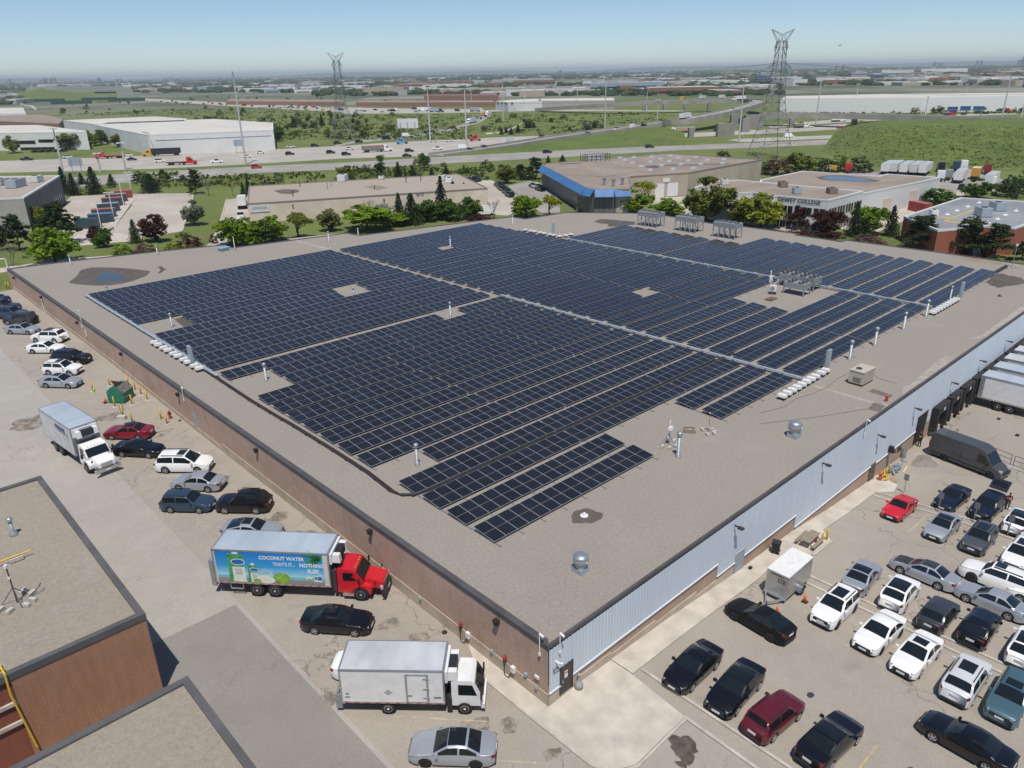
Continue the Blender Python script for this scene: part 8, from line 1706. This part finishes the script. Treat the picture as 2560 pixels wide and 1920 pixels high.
for a in (
 (T1,437,1018,'white','car','white car on the motorway below the pale trees',AH),(T1,175,1032,'navy','pickup','dark blue car on the motorway nearest the left edge',AH),(T1,490,1062,'black','suv','black car on the motorway behind the grey roadside sign',AH),(T1,850,1032,'black','car','black car on the motorway behind the red flatbed truck',AH),(T1,825,1005,'white','car','white car on the motorway beside the small red truck',AH),(T1,1030,1044,'white','suv','white car left of the red flatbed truck',AH),
 (T1,1340,980,'blue','car','blue car right of the black semitrailer',AH),(T1,1395,1048,'white','pickup','white pickup left of the tallest light mast',AH),(T1,1590,1014,'white','car','white car just right of the tallest light mast foot',AH),(T1,1677,988,'white','car','white car at mid motorway right of the tallest mast',AH),(T1,1650,1084,'red','suv','red car on the service road',AS),(T1,1870,950,'white','car','white car on the far lanes right of the white warehouse',AH),(T1,2025,944,'navy','suv','dark car on the far lanes',AH),(T1,2172,928,'black','suv','black car on the far lanes below the tower',AH),(T1,1865,998,'black','suv','black car in the middle lanes, left one of two',AH),(T1,2127,988,'black','suv','black car in the middle lanes, right one of two',AH),
 (T2,62,964,'white','car','white car left of the dump truck',AH2),(T2,40,1000,'black','suv','black car at the near lanes below the dump truck',AH2),(T2,430,1008,'black','car','long black car on the near lanes',AH2),(T2,445,978,'black','suv','black car right of the dump truck',AH2),(T2,600,915,'white','car','white car on the far lanes, left of two',AH2),(T2,700,911,'white','car','white car on the far lanes, right of two',AH2),(T2,627,964,'white','pickup','white pickup in the middle of the motorway',AH2),(T2,790,960,'white','van','white van by the foot of a light mast',AH2),(T2,828,968,'black','car','black car right of the white van',AH2),(T2,926,955,'dgrey','suv','dark car at the ramp fork',AR),(T2,1332,986,'black','suv','black car on the service road under the green bank',AS2),(T2,1990,952,'dgrey','suv','dark car on the service road nearer the flyover',AS2),
 (T2,300,898,'black','van','black van on the merging road',AH2),(T2,122,918,'black','suv','black car on the merging road at left',AH2),(T2,555,860,'black','suv','first black car on the loop road',ARM),(T2,597,852,'black','car','second black car on the loop road',ARM),(T2,425,882,'white','van','white van beside the white billboard frame',AH2),(T2,730,824,'maroon','pickup','dark red pickup on the loop road',ARM),(T2,890,775,'white','car','white car on the loop road bend',ALP),(T2,907,766,'navy','car','dark car on the loop road bend',ALP),(T2,936,753,'navy','suv','dark car near the top of the loop road',ALP),(T2,910,714,'white','van','white van at the loop road top',ALP),(T2,1275,701,'white','suv','white car on the road above the infield',ang_of(T2,(1000,711),(2000,712))),
 (T2,1298,882,'blue','suv','bluish car on the motorway under the flyover ramp',AR),(T2,1595,868,'silver','suv','silver car climbing the ramp',AR,None,1.9),(T2,1780,838,'white','pickup','white pickup climbing the ramp',AR,None,2.9),(T2,1882,824,'white','van','white van climbing the ramp',AR,None,3.6),(T2,1953,813,'navy','suv','dark car climbing the ramp ahead of the white van',AR,None,4.1),
 (T3,343,710,'white','car','white car on the flyover curve',AR,None,9.5),(T3,455,655,'navy','car','dark car at the top of the flyover curve',AR+.6,None,10),(T3,452,668,'white','car','first white car at the top of the flyover curve',AR+.4,None,10),(T3,472,675,'white','car','second white car at the top of the flyover curve',AR+.4,None,10),(T3,835,822,'white','car','white car under the straight bridge',AS2),(T3,780,800,'red','car','red car under the straight bridge',AS2),(T3,1032,829,'red','car','small red car between bridge and mound',AS2),(T3,697,886,'white','van','white van on the road left of the mound',AS2),(T3,1265,802,'dgrey','car','dark car beyond the straight bridge',AS2),(T3,1825,740,'dgrey','suv','dark car on the distant road right of the red truck',AS2),(T3,1968,735,'dgrey','suv','second dark car on the distant road at the right',AS2),(T3,235,844,'navy','car','dark car between the flyover piers',AS2),
): far_car(*a)
ACP = ang_of(T5,(1700,330),(1640,215)); GCP = 'cars in the car park beside the beige warehouse'
for x, y, c, k, l in ((1785,240,'navy','suv','first dark car of the row along the car park edge'),(1803,256,'navy','suv','second dark car of the row along the car park edge'),(1816,270,'dgrey','suv','third dark car of the row along the car park edge'),(1841,288,'black','suv','fourth dark car of the row along the car park edge'),(1863,310,'black','suv','last dark car of the row along the car park edge'),(1565,205,'black','suv','black car behind the right end of the beige warehouse'),(1623,203,'navy','pickup','blue pickup at the back of the car park'),(1592,246,'dgrey','car','dark car at the top of the white car row'),(1605,270,'white','car','white car in the row by the spruces, first'),(1606,285,'white','car','white car in the row by the spruces, second'),(1620,302,'white','suv','white car in the row by the spruces, third'),(1640,330,'navy','car','dark car at the bottom of the white car row'),(1695,435,'white','van','white van behind the leafless grey tree'),(2075,268,'black','pickup','black pickup beside the blue banded warehouse'),(2047,252,'white','suv','white car beside the blue banded warehouse'),(2027,245,'black','car','dark car partly hidden beside the blue banded warehouse')):
    far_car(T5, x, y, c, k, l, ACP+(1.57 if x < 1700 and y > 210 else .25), GCP)
rd = random.Random(5); GPW = 'cars parked before the white warehouse'
for i in range(13): far_car(T1, 1345+rd.uniform(0,215), 918+rd.uniform(-6,16), rd.choice(('white','silver','dgrey','white','black')), rd.choice(('car','suv')), 'small car parked in front of the big white warehouse', AH+1.2, GPW)
for i in range(5): far_car(T1, 230+45*i, 982-1.5*i, rd.choice(('white','black','dgrey')), 'car', 'small car parked in front of the white office', AH+1.0, 'cars parked before the white office')
GFM = 'tiny vehicles on the far motorway'; AF = ang_of(T1,(1200,655),(2212,705)); AF2 = ang_of(T2,(0,712),(900,715))
for i in range(38): x = rd.uniform(1000,2212); far_car(T1, x, 652+(x-1000)*.043+rd.uniform(-8,9), rd.choice(('white','black','dgrey','silver','navy','red')), rd.choice(('car','suv','van','pickup')), 'tiny vehicle in the stream of traffic on the far motorway', AF, GFM)
for i in range(16): far_car(T2, rd.uniform(0,780), rd.uniform(702,725), rd.choice(('white','black','dgrey','silver')), rd.choice(('car','suv','van')), 'tiny vehicle in the stream of traffic on the far motorway', AF2, GFM)
def semi(f, x, y, ang, cab, trailer, label, L=14, z=None, tr_h=2.75, flat=False, cab_on=True, zz=None, top=None):
    P = gnd(*f(x, y)) if z is None else Vector(at(*f(x, y), ZF+z)); t = thing('semi_truck' if cab_on else 'semi_trailer', label, 'truck' if cab_on else 'trailer', P+Vector((0,0,.1)), ang)
    if trailer:
        if flat: MB().bb(0,L,-1.25,1.25,1.1,1.35).build('flatbed', trailer, t)
        else: MB().bb(0,L,-1.28,1.28,1.15,1.15+tr_h).build('cargo_box', trailer, t); MB().bb(.05,L-.05,-1.25,1.25,1.15+tr_h,1.2+tr_h).build('box_roof', top or C['boxroof2'], t)
        for ax in (1.6,2.9):
            for s in (-1.1,1.1): q = MB(); q.cyl((ax,s-.2,.5),(ax,s+.2,.5),.5,n=12); q.build('wheel', C['tyre'], t)
        q = MB(); q.bb(.8,L-.5,-.5,.5,.7,1.1); q.bb(L-3.2,L-3,-.9,.9,.1,1.1); q.build('chassis', C['dark'], t)
    if cab_on:
        x0 = L+.3 if trailer else 0; q = MB(); extrude_side(q, [(x0-.2,.8),(x0-.2,3.3),(x0+1.2,3.5),(x0+2.0,2.7),(x0+2.5,1.9),(x0+4.2,1.6),(x0+4.3,.6),(x0,.6)], 2.3); q.build('cab', cab, t)
        q = MB(); q.quad((x0+2.03,-1,2.68),(x0+2.53,-1.05,1.92),(x0+2.53,1.05,1.92),(x0+2.03,1,2.68)); q.v = [(v[0]+.04,v[1],v[2]+.03) for v in q.v]; q.build('windscreen', C['cglass'], t)
        for s in (-1.16,1.16): q = MB(); q.quad((x0+.9,s,1.9),(x0+2.2,s,1.9),(x0+1.8,s,2.7),(x0+.9,s,2.7)); q.build('side_window', C['cglass'], t)
        for ax in (x0-1.5,x0+3.3):
            for s in (-1.05,1.05): q = MB(); q.cyl((ax,s-.18,.5),(ax,s+.18,.5),.5,n=12); q.build('wheel', C['tyre'], t)
        q = MB(); q.bb(x0-2.4,x0,-.45,.45,.6,1.0); q.build('frame_rail', C['dark'], t)
    return t
PT = PAINT; SR = mat('dark_trailer_tarp', (.02,.02,.024), .6); DT = mat('grey_dump_body', (.20,.19,.17), .6, var=.1, scale=1); FR = mat('red_steel', (.35,.03,.03), .5)
semi(T1,1165,998,AH+math.pi,mat('yellow_orange_paint',(.62,.30,.03),.4),SR,'orange yellow semi truck with a black trailer on the motorway',14); semi(T1,800,1016,AH+math.pi,PT['red'],FR,'small red truck with flatbed trailer on the motorway',9,flat=True); semi(T1,1070,1064,AH,PT['red'],mat('brown_flatbed',(.12,.08,.06),.7),'red flatbed truck in the middle of the motorway',9,flat=True)
semi(T2,145,982,AH2,PT['white'],DT,'white cabbed truck with a grey dump trailer under a red tarp',11,tr_h=1.9,top=mat('red_tarp',(.40,.05,.05),.7)); semi(T2,410,926,AH2+math.pi,PT['skyblue'],None,'sky blue truck tractor without trailer',0); semi(T2,880,906,AH2+math.pi,PT['red'],None,'red truck tractor without trailer',0); semi(T2,1055,934,AR,PT['white'],C['white'],'white box trailer on the ramp fork beside the motorway',8,cab_on=False)
semi(T2,870,788,ARM+math.pi,PT['white'],C['white'],'white semi truck on the loop road',14); semi(T2,875,778,ALP+2.7,PT['green'],mat('green_tarp',(.02,.16,.10),.7),'green semi trailer behind the white semi on the loop road',12,cab_on=False); semi(T2,925,742,ALP+math.pi,PT['orange'],mat('yellow_box',(.6,.42,.04),.5),'yellow box truck near the loop road top',6); semi(T2,952,738,ALP+math.pi,PT['white'],C['white'],'white semi truck at the top of the loop road',14); semi(T2,835,718,AF2,PT['white'],C['greysteel'],'grey semi truck left of the loop road top',12)
semi(T2,500,714,AF2,PT['white'],C['white'],'white semi truck on the far motorway, left one',14); semi(T2,575,722,AF2,PT['blue'],C['greysteel'],'grey blue semi truck on the far motorway',12)
semi(T3,5,772,AR+.05,PT['white'],C['white'],'white semi truck climbing the flyover',14,z=7.0); semi(T3,420,645,AR+2.2,PT['white'],C['white'],'white truck on the far leg of the flyover, at the bend',8,z=10); semi(T3,130,642,AR+.0,PT['white'],C['white'],'white truck on the far leg of the flyover, left one',9,z=9.8); semi(T3,255,640,AR,PT['white'],C['white'],'white truck on the far leg of the flyover, middle one',9,z=10); semi(T3,5,650,AR,PT['orange'],mat('yellow_box',(.6,.42,.04)),'yellow truck on the far leg of the flyover',6,z=9.7)
semi(T3,730,825,AS2,PT['white'],DT,'grey dump truck under the straight bridge',7,tr_h=1.6); semi(T3,970,785,AS2,PT['white'],C['white'],'white truck beyond the straight bridge',7); semi(T3,1685,748,AS2,PT['red'],mat('dark_red_dump',(.12,.03,.03),.6),'dark red dump truck on the distant road',7,tr_h=1.4); semi(T3,2000,728,AS2,PT['red'],C['greysteel'],'grey trailer with red cab on the distant road',14,flat=True); semi(T3,90,852,AS2+math.pi,PT['white'],mat('tan_load',(.40,.29,.17),.8),'truck with tan load between the flyover piers',13,tr_h=2.2)
# the truck yard behind the college
d = ang_of(T7,(1040,185),(1150,130))
for i, (x, y) in enumerate(((1035,192),(1105,192),(1190,198),(1275,200),(1350,204))): semi(T7,x,y,d,None,C['whitedirty'] if i % 2 else C['white'],'white trailer in the parked row behind the college, %s from the left' % ORD[i],13.5,cab_on=False)
semi(T7,1650,268,ang_of(T7,(1650,268),(1740,190)),None,C['white'],'white trailer parked alone in front of the blue tractor',13.5,cab_on=False); semi(T7,1900,300,ang_of(T7,(1900,300),(2010,225)),None,C['white'],'white trailer at the right end of the yard below the mound',13.5,cab_on=False); semi(T7,1790,235,d,None,mat('orange_box',(.55,.27,.05),.6),'orange box body behind the white trailers',6,cab_on=False,top=mat('pale_yellow_roof',(.6,.52,.3),.6))
for x, y, c, l in ((1640,160,'blue','dark blue truck tractor facing the mound'),(1705,150,'white','white truck tractor beside the dark blue one'),(1515,170,'navy','navy truck tractor right of the trailer row'),(1510,245,'white','white truck tractor at the right end of the college roof'),(1575,235,'silver','pale truck tractor in the middle of the yard'),(1900,190,'darkred','dark red truck tractor behind the right trailers'),(735,175,'red','red truck tractor behind the college roof'),(1935,300,'white','white truck tractor under the rightmost trailer')): semi(T7,x,y,d+.3,PT[c],None,l,0)
far_car(T7,1690,312,'black','suv','black car parked below the lone white trailer',d); far_car(T7,575,170,'beige','van','beige van behind the college roof',d-.3)
g = gnd(*T7(615,170)); t = thing('excavator', 'small yellow excavator behind the college roof', 'excavator', g, .4); EXY = mat('machine_yellow',(.55,.33,.03),.5); MB().box((0,0,.45),(3,2.4,.8)).build('tracks', C['dark'], t); MB().box((0,0,1.7),(2.6,2,1.5)).build('body', EXY, t); b = MB(); b.tube([(1,0,2),(2.6,0,4.2),(4.2,0,2.8),(4.4,0,1.2)],.22,6); b.build('boom', EXY, t)
g = gnd(*T7(1640,850)); t = thing('loader', 'orange machine half hidden under the dark pines', 'loader', g, .9); MB().box((0,0,1.1),(2.2,1.4,1.4)).build('body', mat('machine_orange',(.50,.14,.04),.5), t); b = MB(); b.tube([(-1,.6,1.8),(-1,.6,2.7),(1,.6,2.7),(1,.6,1.8)],.08,5); b.tube([(-1,-.6,1.8),(-1,-.6,2.7),(1,-.6,2.7),(1,-.6,1.8)],.08,5); b.build('roll_bar', MATS['machine_orange'], t)
for x, y, c, k, l in ((1760,875,'navy','suv','dark blue car in the shade of the pines at the right'),(1880,870,'red','car','red car in the shade of the pines at the right')): far_car(T7, x, y, c, k, l, .8)
semi(T4,1915,330,ang_of(T4,(1900,420),(1930,260)),PT['white'],C['white'],'white box truck by the left end of the beige warehouse',5,tr_h=2.2); far_car(T4,1905,400,'white','pickup','white pickup behind the box truck at the beige warehouse',ang_of(T4,(1900,420),(1930,260)))
g = gnd(*T2(440,865)); t = thing('billboard', 'white tilted billboard beside the merging road', 'billboard', g, math.atan2(g.y-CO.y,g.x-CO.x)+1.3); MB().box((0,0,7),(14,.6,6)).build('panel', C['white'], t); b = MB()
for x in (-5,0,5): b.cyl((x,.5,0),(x,.5,8),.25,n=6)
b.build('post', C['steel'], t)

# ------------------------------------------------------------------ the built-up plain to the horizon
def dirpx(px, dist, z=ZF):
    d = ray(px, 200); d.z = 0; d.normalize(); return Vector((CO.x+d.x*dist, CO.y+d.y*dist, z))
rd = random.Random(77); FW = [mat('far_white_wall',(.62,.62,.60),.8), mat('far_grey_wall',(.40,.39,.37),.8), mat('far_tan_wall',(.42,.35,.27),.8), mat('far_brick_wall',(.26,.12,.085),.9), mat('far_blue_wall',(.28,.36,.42),.8)]
FRF = [mat('far_pale_roof',(.50,.48,.44),.9), mat('far_brown_roof',(.22,.18,.15),.9), mat('far_grey_roof',(.30,.30,.30),.9)]
UB = []
for wm in range(5):
    for rm in range(3):
        b = MB(); b.bb(-.5,.5,-.5,.5,-.2,1.0,0); b.bb(-.49,.49,-.48,.48,1.0,1.03,1); b.bb(-.2,-.1,-.1,.1,1.03,1.25,2); b.bb(.2,.27,.1,.3,1.03,1.2,2); b.bb(-.35,.35,-.502,-.5,.15,.4,3)
        UB.append(b.mesh('warehouse_block', [FW[wm], FRF[rm], C['steel'], C['glass']]))
GSP = 'low buildings in the hazy sprawl'
def free(px, py):
    if py > 262 and px < 300: return False
    if 60 < px < 330 and py > 216: return False
    if py > 232 and 330 < px < 780: return False
    if py > 222 and px > 1990: return False
    if py > 214 and 1950 < px < 2560: return False
    if py > 240 and 780 < px < 1960: return False
    return True
cnt = 0
while cnt < 270:
    px = rd.uniform(-60, 2620); u = rd.random(); hz = 206-.018*px
    py = hz+10+u**1.35*70
    if not free(px, py): continue
    P = gnd(px, py); dd = (P-CO).length
    if dd > 9000: continue
    cnt += 1; wdt = rd.choice((30,40,60,90,140))*(1+dd/5000); dep = rd.uniform(25,70); H = rd.choice((6,7,8,9,10,12)); wm = rd.choices(range(5),(5,3,2,3,1))[0]; rm = rd.choices(range(3),(5,2,2))[0]
    o = link('distant_building', UB[wm*3+rm], None, P, (0,0,R(rd.choice((-47,-45,-43,43,45,-20,15)))+rd.uniform(-.05,.05)), (wdt,dep,H)); tag(o, 'low flat roofed building in the hazy sprawl towards the horizon', 'building', GSP)
TW = [mat('tower_grey',(.34,.35,.37),.8), mat('tower_tan',(.38,.34,.30),.8), mat('tower_blue',(.12,.18,.26),.4)]
def tower(px, top, wpx, dist, m, label, grp):
    P = dirpx(px, dist); k = ppm(P); H = max(20, hgt2(P, top)); t = thing('tower_block', label, 'tower', P, R(-43), grp); w_ = wpx/k
    MB().bb(-w_/2,w_/2,-w_*.4,w_*.4,-2,H).build('wall', TW[m], t); b = MB()
    for i in range(int(H/6)): b.bb(-w_/2-.3,w_/2+.3,-w_*.4-.3,w_*.4+.3,6*i+2,6*i+3.6)
    b.build('window_band', C['glass'], t); MB().bb(-w_*.2,w_*.2,-w_*.2,w_*.2,H,H+5).build('roof_house', TW[0], t)
def hgt2(P, pytop):
    a, b = 0.0, 600.0
    for _ in range(40):
        c = (a+b)/2
        if proj((P[0],P[1],P[2]+c))[1] > pytop: a = c
        else: b = c
    return a
GTW = 'apartment towers on the horizon'
for i, (px, top, wp, m) in enumerate(((20,198,8,0),(96,200,8,1),(104,199,8,1),(113,196,9,2),(124,197,8,0),(134,194,9,1),(150,203,10,0),(160,204,9,0),(172,203,10,1),(186,204,9,1),(205,203,10,0),(224,199,6,0),(231,200,7,0),(248,195,7,2),(290,198,7,0),(299,198,8,0),(320,200,10,1),(385,201,10,0),(395,202,8,0),(414,195,6,1),(427,193,7,1),(433,195,6,0),(444,197,6,2),(452,198,7,2),(463,195,7,0),(473,196,7,0),(485,197,6,1),(493,197,6,1))): tower(px, top, wp, 7500+(i*37 % 7)*120, m, 'pale tower block in the row on the left horizon', GTW)
tower(690,196,22,6500,1,'broad brown apartment block alone on the left horizon',None); tower(1395,181,5,7000,2,'shorter of two dark towers at the middle horizon',None); tower(1401,176,6,7050,2,'taller of two dark towers at the middle horizon',None)
tower(2092,164,11,5200,1,'left one of the twin apartment slabs right of the lattice tower',None); tower(2110,163,13,5250,1,'right one of the twin apartment slabs right of the lattice tower',None); tower(2435,152,5,9000,2,'left tower of the faint pair at the right horizon',None); tower(2446,152,5,9000,2,'right tower of the faint pair at the right horizon',None)
for px, top, wp in ((2552,141,10),(2540,150,8),(2330,156,8),(2345,157,7)): tower(px, top, wp, 9500, 2, 'faint blue skyscraper on the right horizon', 'skyscrapers on the right horizon')
tower(1905,195,33,2200,2,'dark glass office block left of the big lattice tower',None); tower(2140,198,40,2500,0,'grey slab with white columns above the long white warehouse',None)
for a, lb in (((2230,180,80),'big pale factory hall on the right horizon, left part'),((2345,177,115),'big pale factory hall on the right horizon, right part'),((1560,212,40),'white hall in the sprawl left of the flyover'),((1120,212,120),'long white hall in the centre of the sprawl'),((1000,214,60),'white hall with pale roof in the centre of the sprawl')):
    px, py, wp = a; P = gnd(px, py+8); k = ppm(P); o = link('factory_hall', UB[0], None, P, (0,0,R(-43)), (wp/k, 90, min(60, 12/k if px > 2000 else 8/k))); tag(o, lb, 'factory')
# tree cover between the far buildings
b = MB(); rd = random.Random(9)
ico = bmesh.new(); bmesh.ops.create_icosphere(ico, subdivisions=1, radius=1.0); iv = [v.co.copy() for v in ico.verts]; ifc = [[v.index for v in f.verts] for f in ico.faces]; ico.free()
n = 0
while n < 5200:
    px = rd.uniform(-80, 2640); hz = 206-.018*px; py = hz+5+rd.random()**1.6*66
    if not free(px, py): continue
    P = gnd(px, py); dd = (P-CO).length
    if dd > 14000: continue
    n += 1; s = rd.uniform(3,6)*(1+dd/3500); k0 = len(b.v)
    for v in iv: q = rd.uniform(.7,1.2); b.v.append((P.x+v.x*s*1.5*q, P.y+v.y*s*1.5*q, P.z+max(-.2, v.z*.8+.5)*s*.8*q))
    b.f += [[i+k0 for i in f] for f in ifc]; b.m += [rd.choice((0,0,1))]*len(ifc)
o = b.build('distant_trees', [leafmat('far_tree_cover',(.045,.075,.025),.35), leafmat('far_tree_cover_light',(.075,.10,.035),.3)]); tag(o, 'dark tree cover scattered between the far buildings', 'trees', kind='stuff')
# rough scrub on the wild grass and on the mound
b = MB(); rd = random.Random(31)
bpy.context.view_layer.update(); MO = bpy.data.objects['grass_mound']
for f, xa, xb, ya, yb, n in ((T1,1250,2212,650,900,900),(T2,0,850,735,900,500),(T2,950,2100,725,860,350),(T1,350,1250,655,745,500),(T1,900,2212,1120,1200,160),(T2,0,1250,1080,1160,220),(T3,650,2200,690,735,500)):
    for _ in range(n):
        P = gnd(*f(rd.uniform(xa,xb), rd.uniform(ya,yb))); r = rd.uniform(.5,2.0)
        if P.x*P.x+P.y*P.y > 1.1e6: continue
        for _ in range(7): leaves(b, (P.x+rd.gauss(0,r), P.y+rd.gauss(0,r), P.z+r*.35), 1, .3, .8*r, rd, .4); b.m[-1] = rd.choice((0,0,1,2))
for _ in range(1500):
    ok, p, nn, _i = MO.ray_cast(CO, ray(*T3(rd.uniform(960,2250), rd.uniform(812,1080))).normalized())
    if ok:
        r = rd.uniform(.3,1.0)
        for _ in range(4): leaves(b, (p.x+rd.gauss(0,r), p.y+rd.gauss(0,r), p.z+.15), 1, .2, .7*r, rd, .3); b.m[-1] = rd.choice((0,1,2,2))
o = b.build('wild_scrub', [LEAF['dark'], LEAF['olive'], LEAF['pale']]); tag(o, 'rough scrub and weeds on the wild grass and the mound', 'scrub', kind='stuff')
# a distant ridge closing the horizon
b = MB(); N_ = 60
for i in range(N_):
    px = -300+3200*i/(N_-1); P = dirpx(px, 16500); h = 55+22*math.sin(i*.35)+14*math.sin(i*.9+1)+max(0,(px-900)/1660)*40; Q = dirpx(px, 21000)
    b.v += [(P.x,P.y,ZF-5),(P.x+(Q.x-P.x)*.5,P.y+(Q.y-P.y)*.5,h),(Q.x,Q.y,ZF-5)]
b.f = [(i*3+k,(i+1)*3+k,(i+1)*3+k+1,i*3+k+1) for i in range(N_-1) for k in range(2)]; b.m = [0]*len(b.f)
tag(b.build('hills', mat('far_wooded_ridge',(.045,.065,.035),.95,var=.3,scale=.004), None, True), kind='structure')
P = Vector(CO)+ray(2101,113).normalized()*1500; t = thing('airliner', 'tiny white airliner in the sky at the upper right', 'aeroplane', P, .6); MB().cyl((-9,0,0),(9,0,0),1.1,n=8).build('fuselage', C['white'], t); b = MB(); b.add([(2,0,0),(-4,12,.3),(-6,12,.3),(-3,0,0),(-4,-12,.3),(-6,-12,.3)], [(0,1,2,3),(3,5,4,0)]); b.add([(-7,0,.5),(-9.5,0,4),(-10,0,4),(-9,0,.5)], [(0,1,2,3)]); b.build('wing', C['white'], t)

# ------------------------------------------------------------------ air
hz = MB(); hz.bb(-32000,32000,-2500,45000,-8,160); M = bpy.data.materials.new('air'); M.use_nodes = True; nt = M.node_tree; nt.nodes.clear()
v = nt.nodes.new('ShaderNodeVolumePrincipled'); v.inputs['Color'].default_value = (.80,.88,.97,1); v.inputs['Density'].default_value = 8e-5; v.inputs['Anisotropy'].default_value = .25; oo = nt.nodes.new('ShaderNodeOutputMaterial'); nt.links.new(v.outputs[0], oo.inputs['Volume'])
tag(hz.build('haze', M), kind='stuff'); SC.cycles.volume_bounces = 1
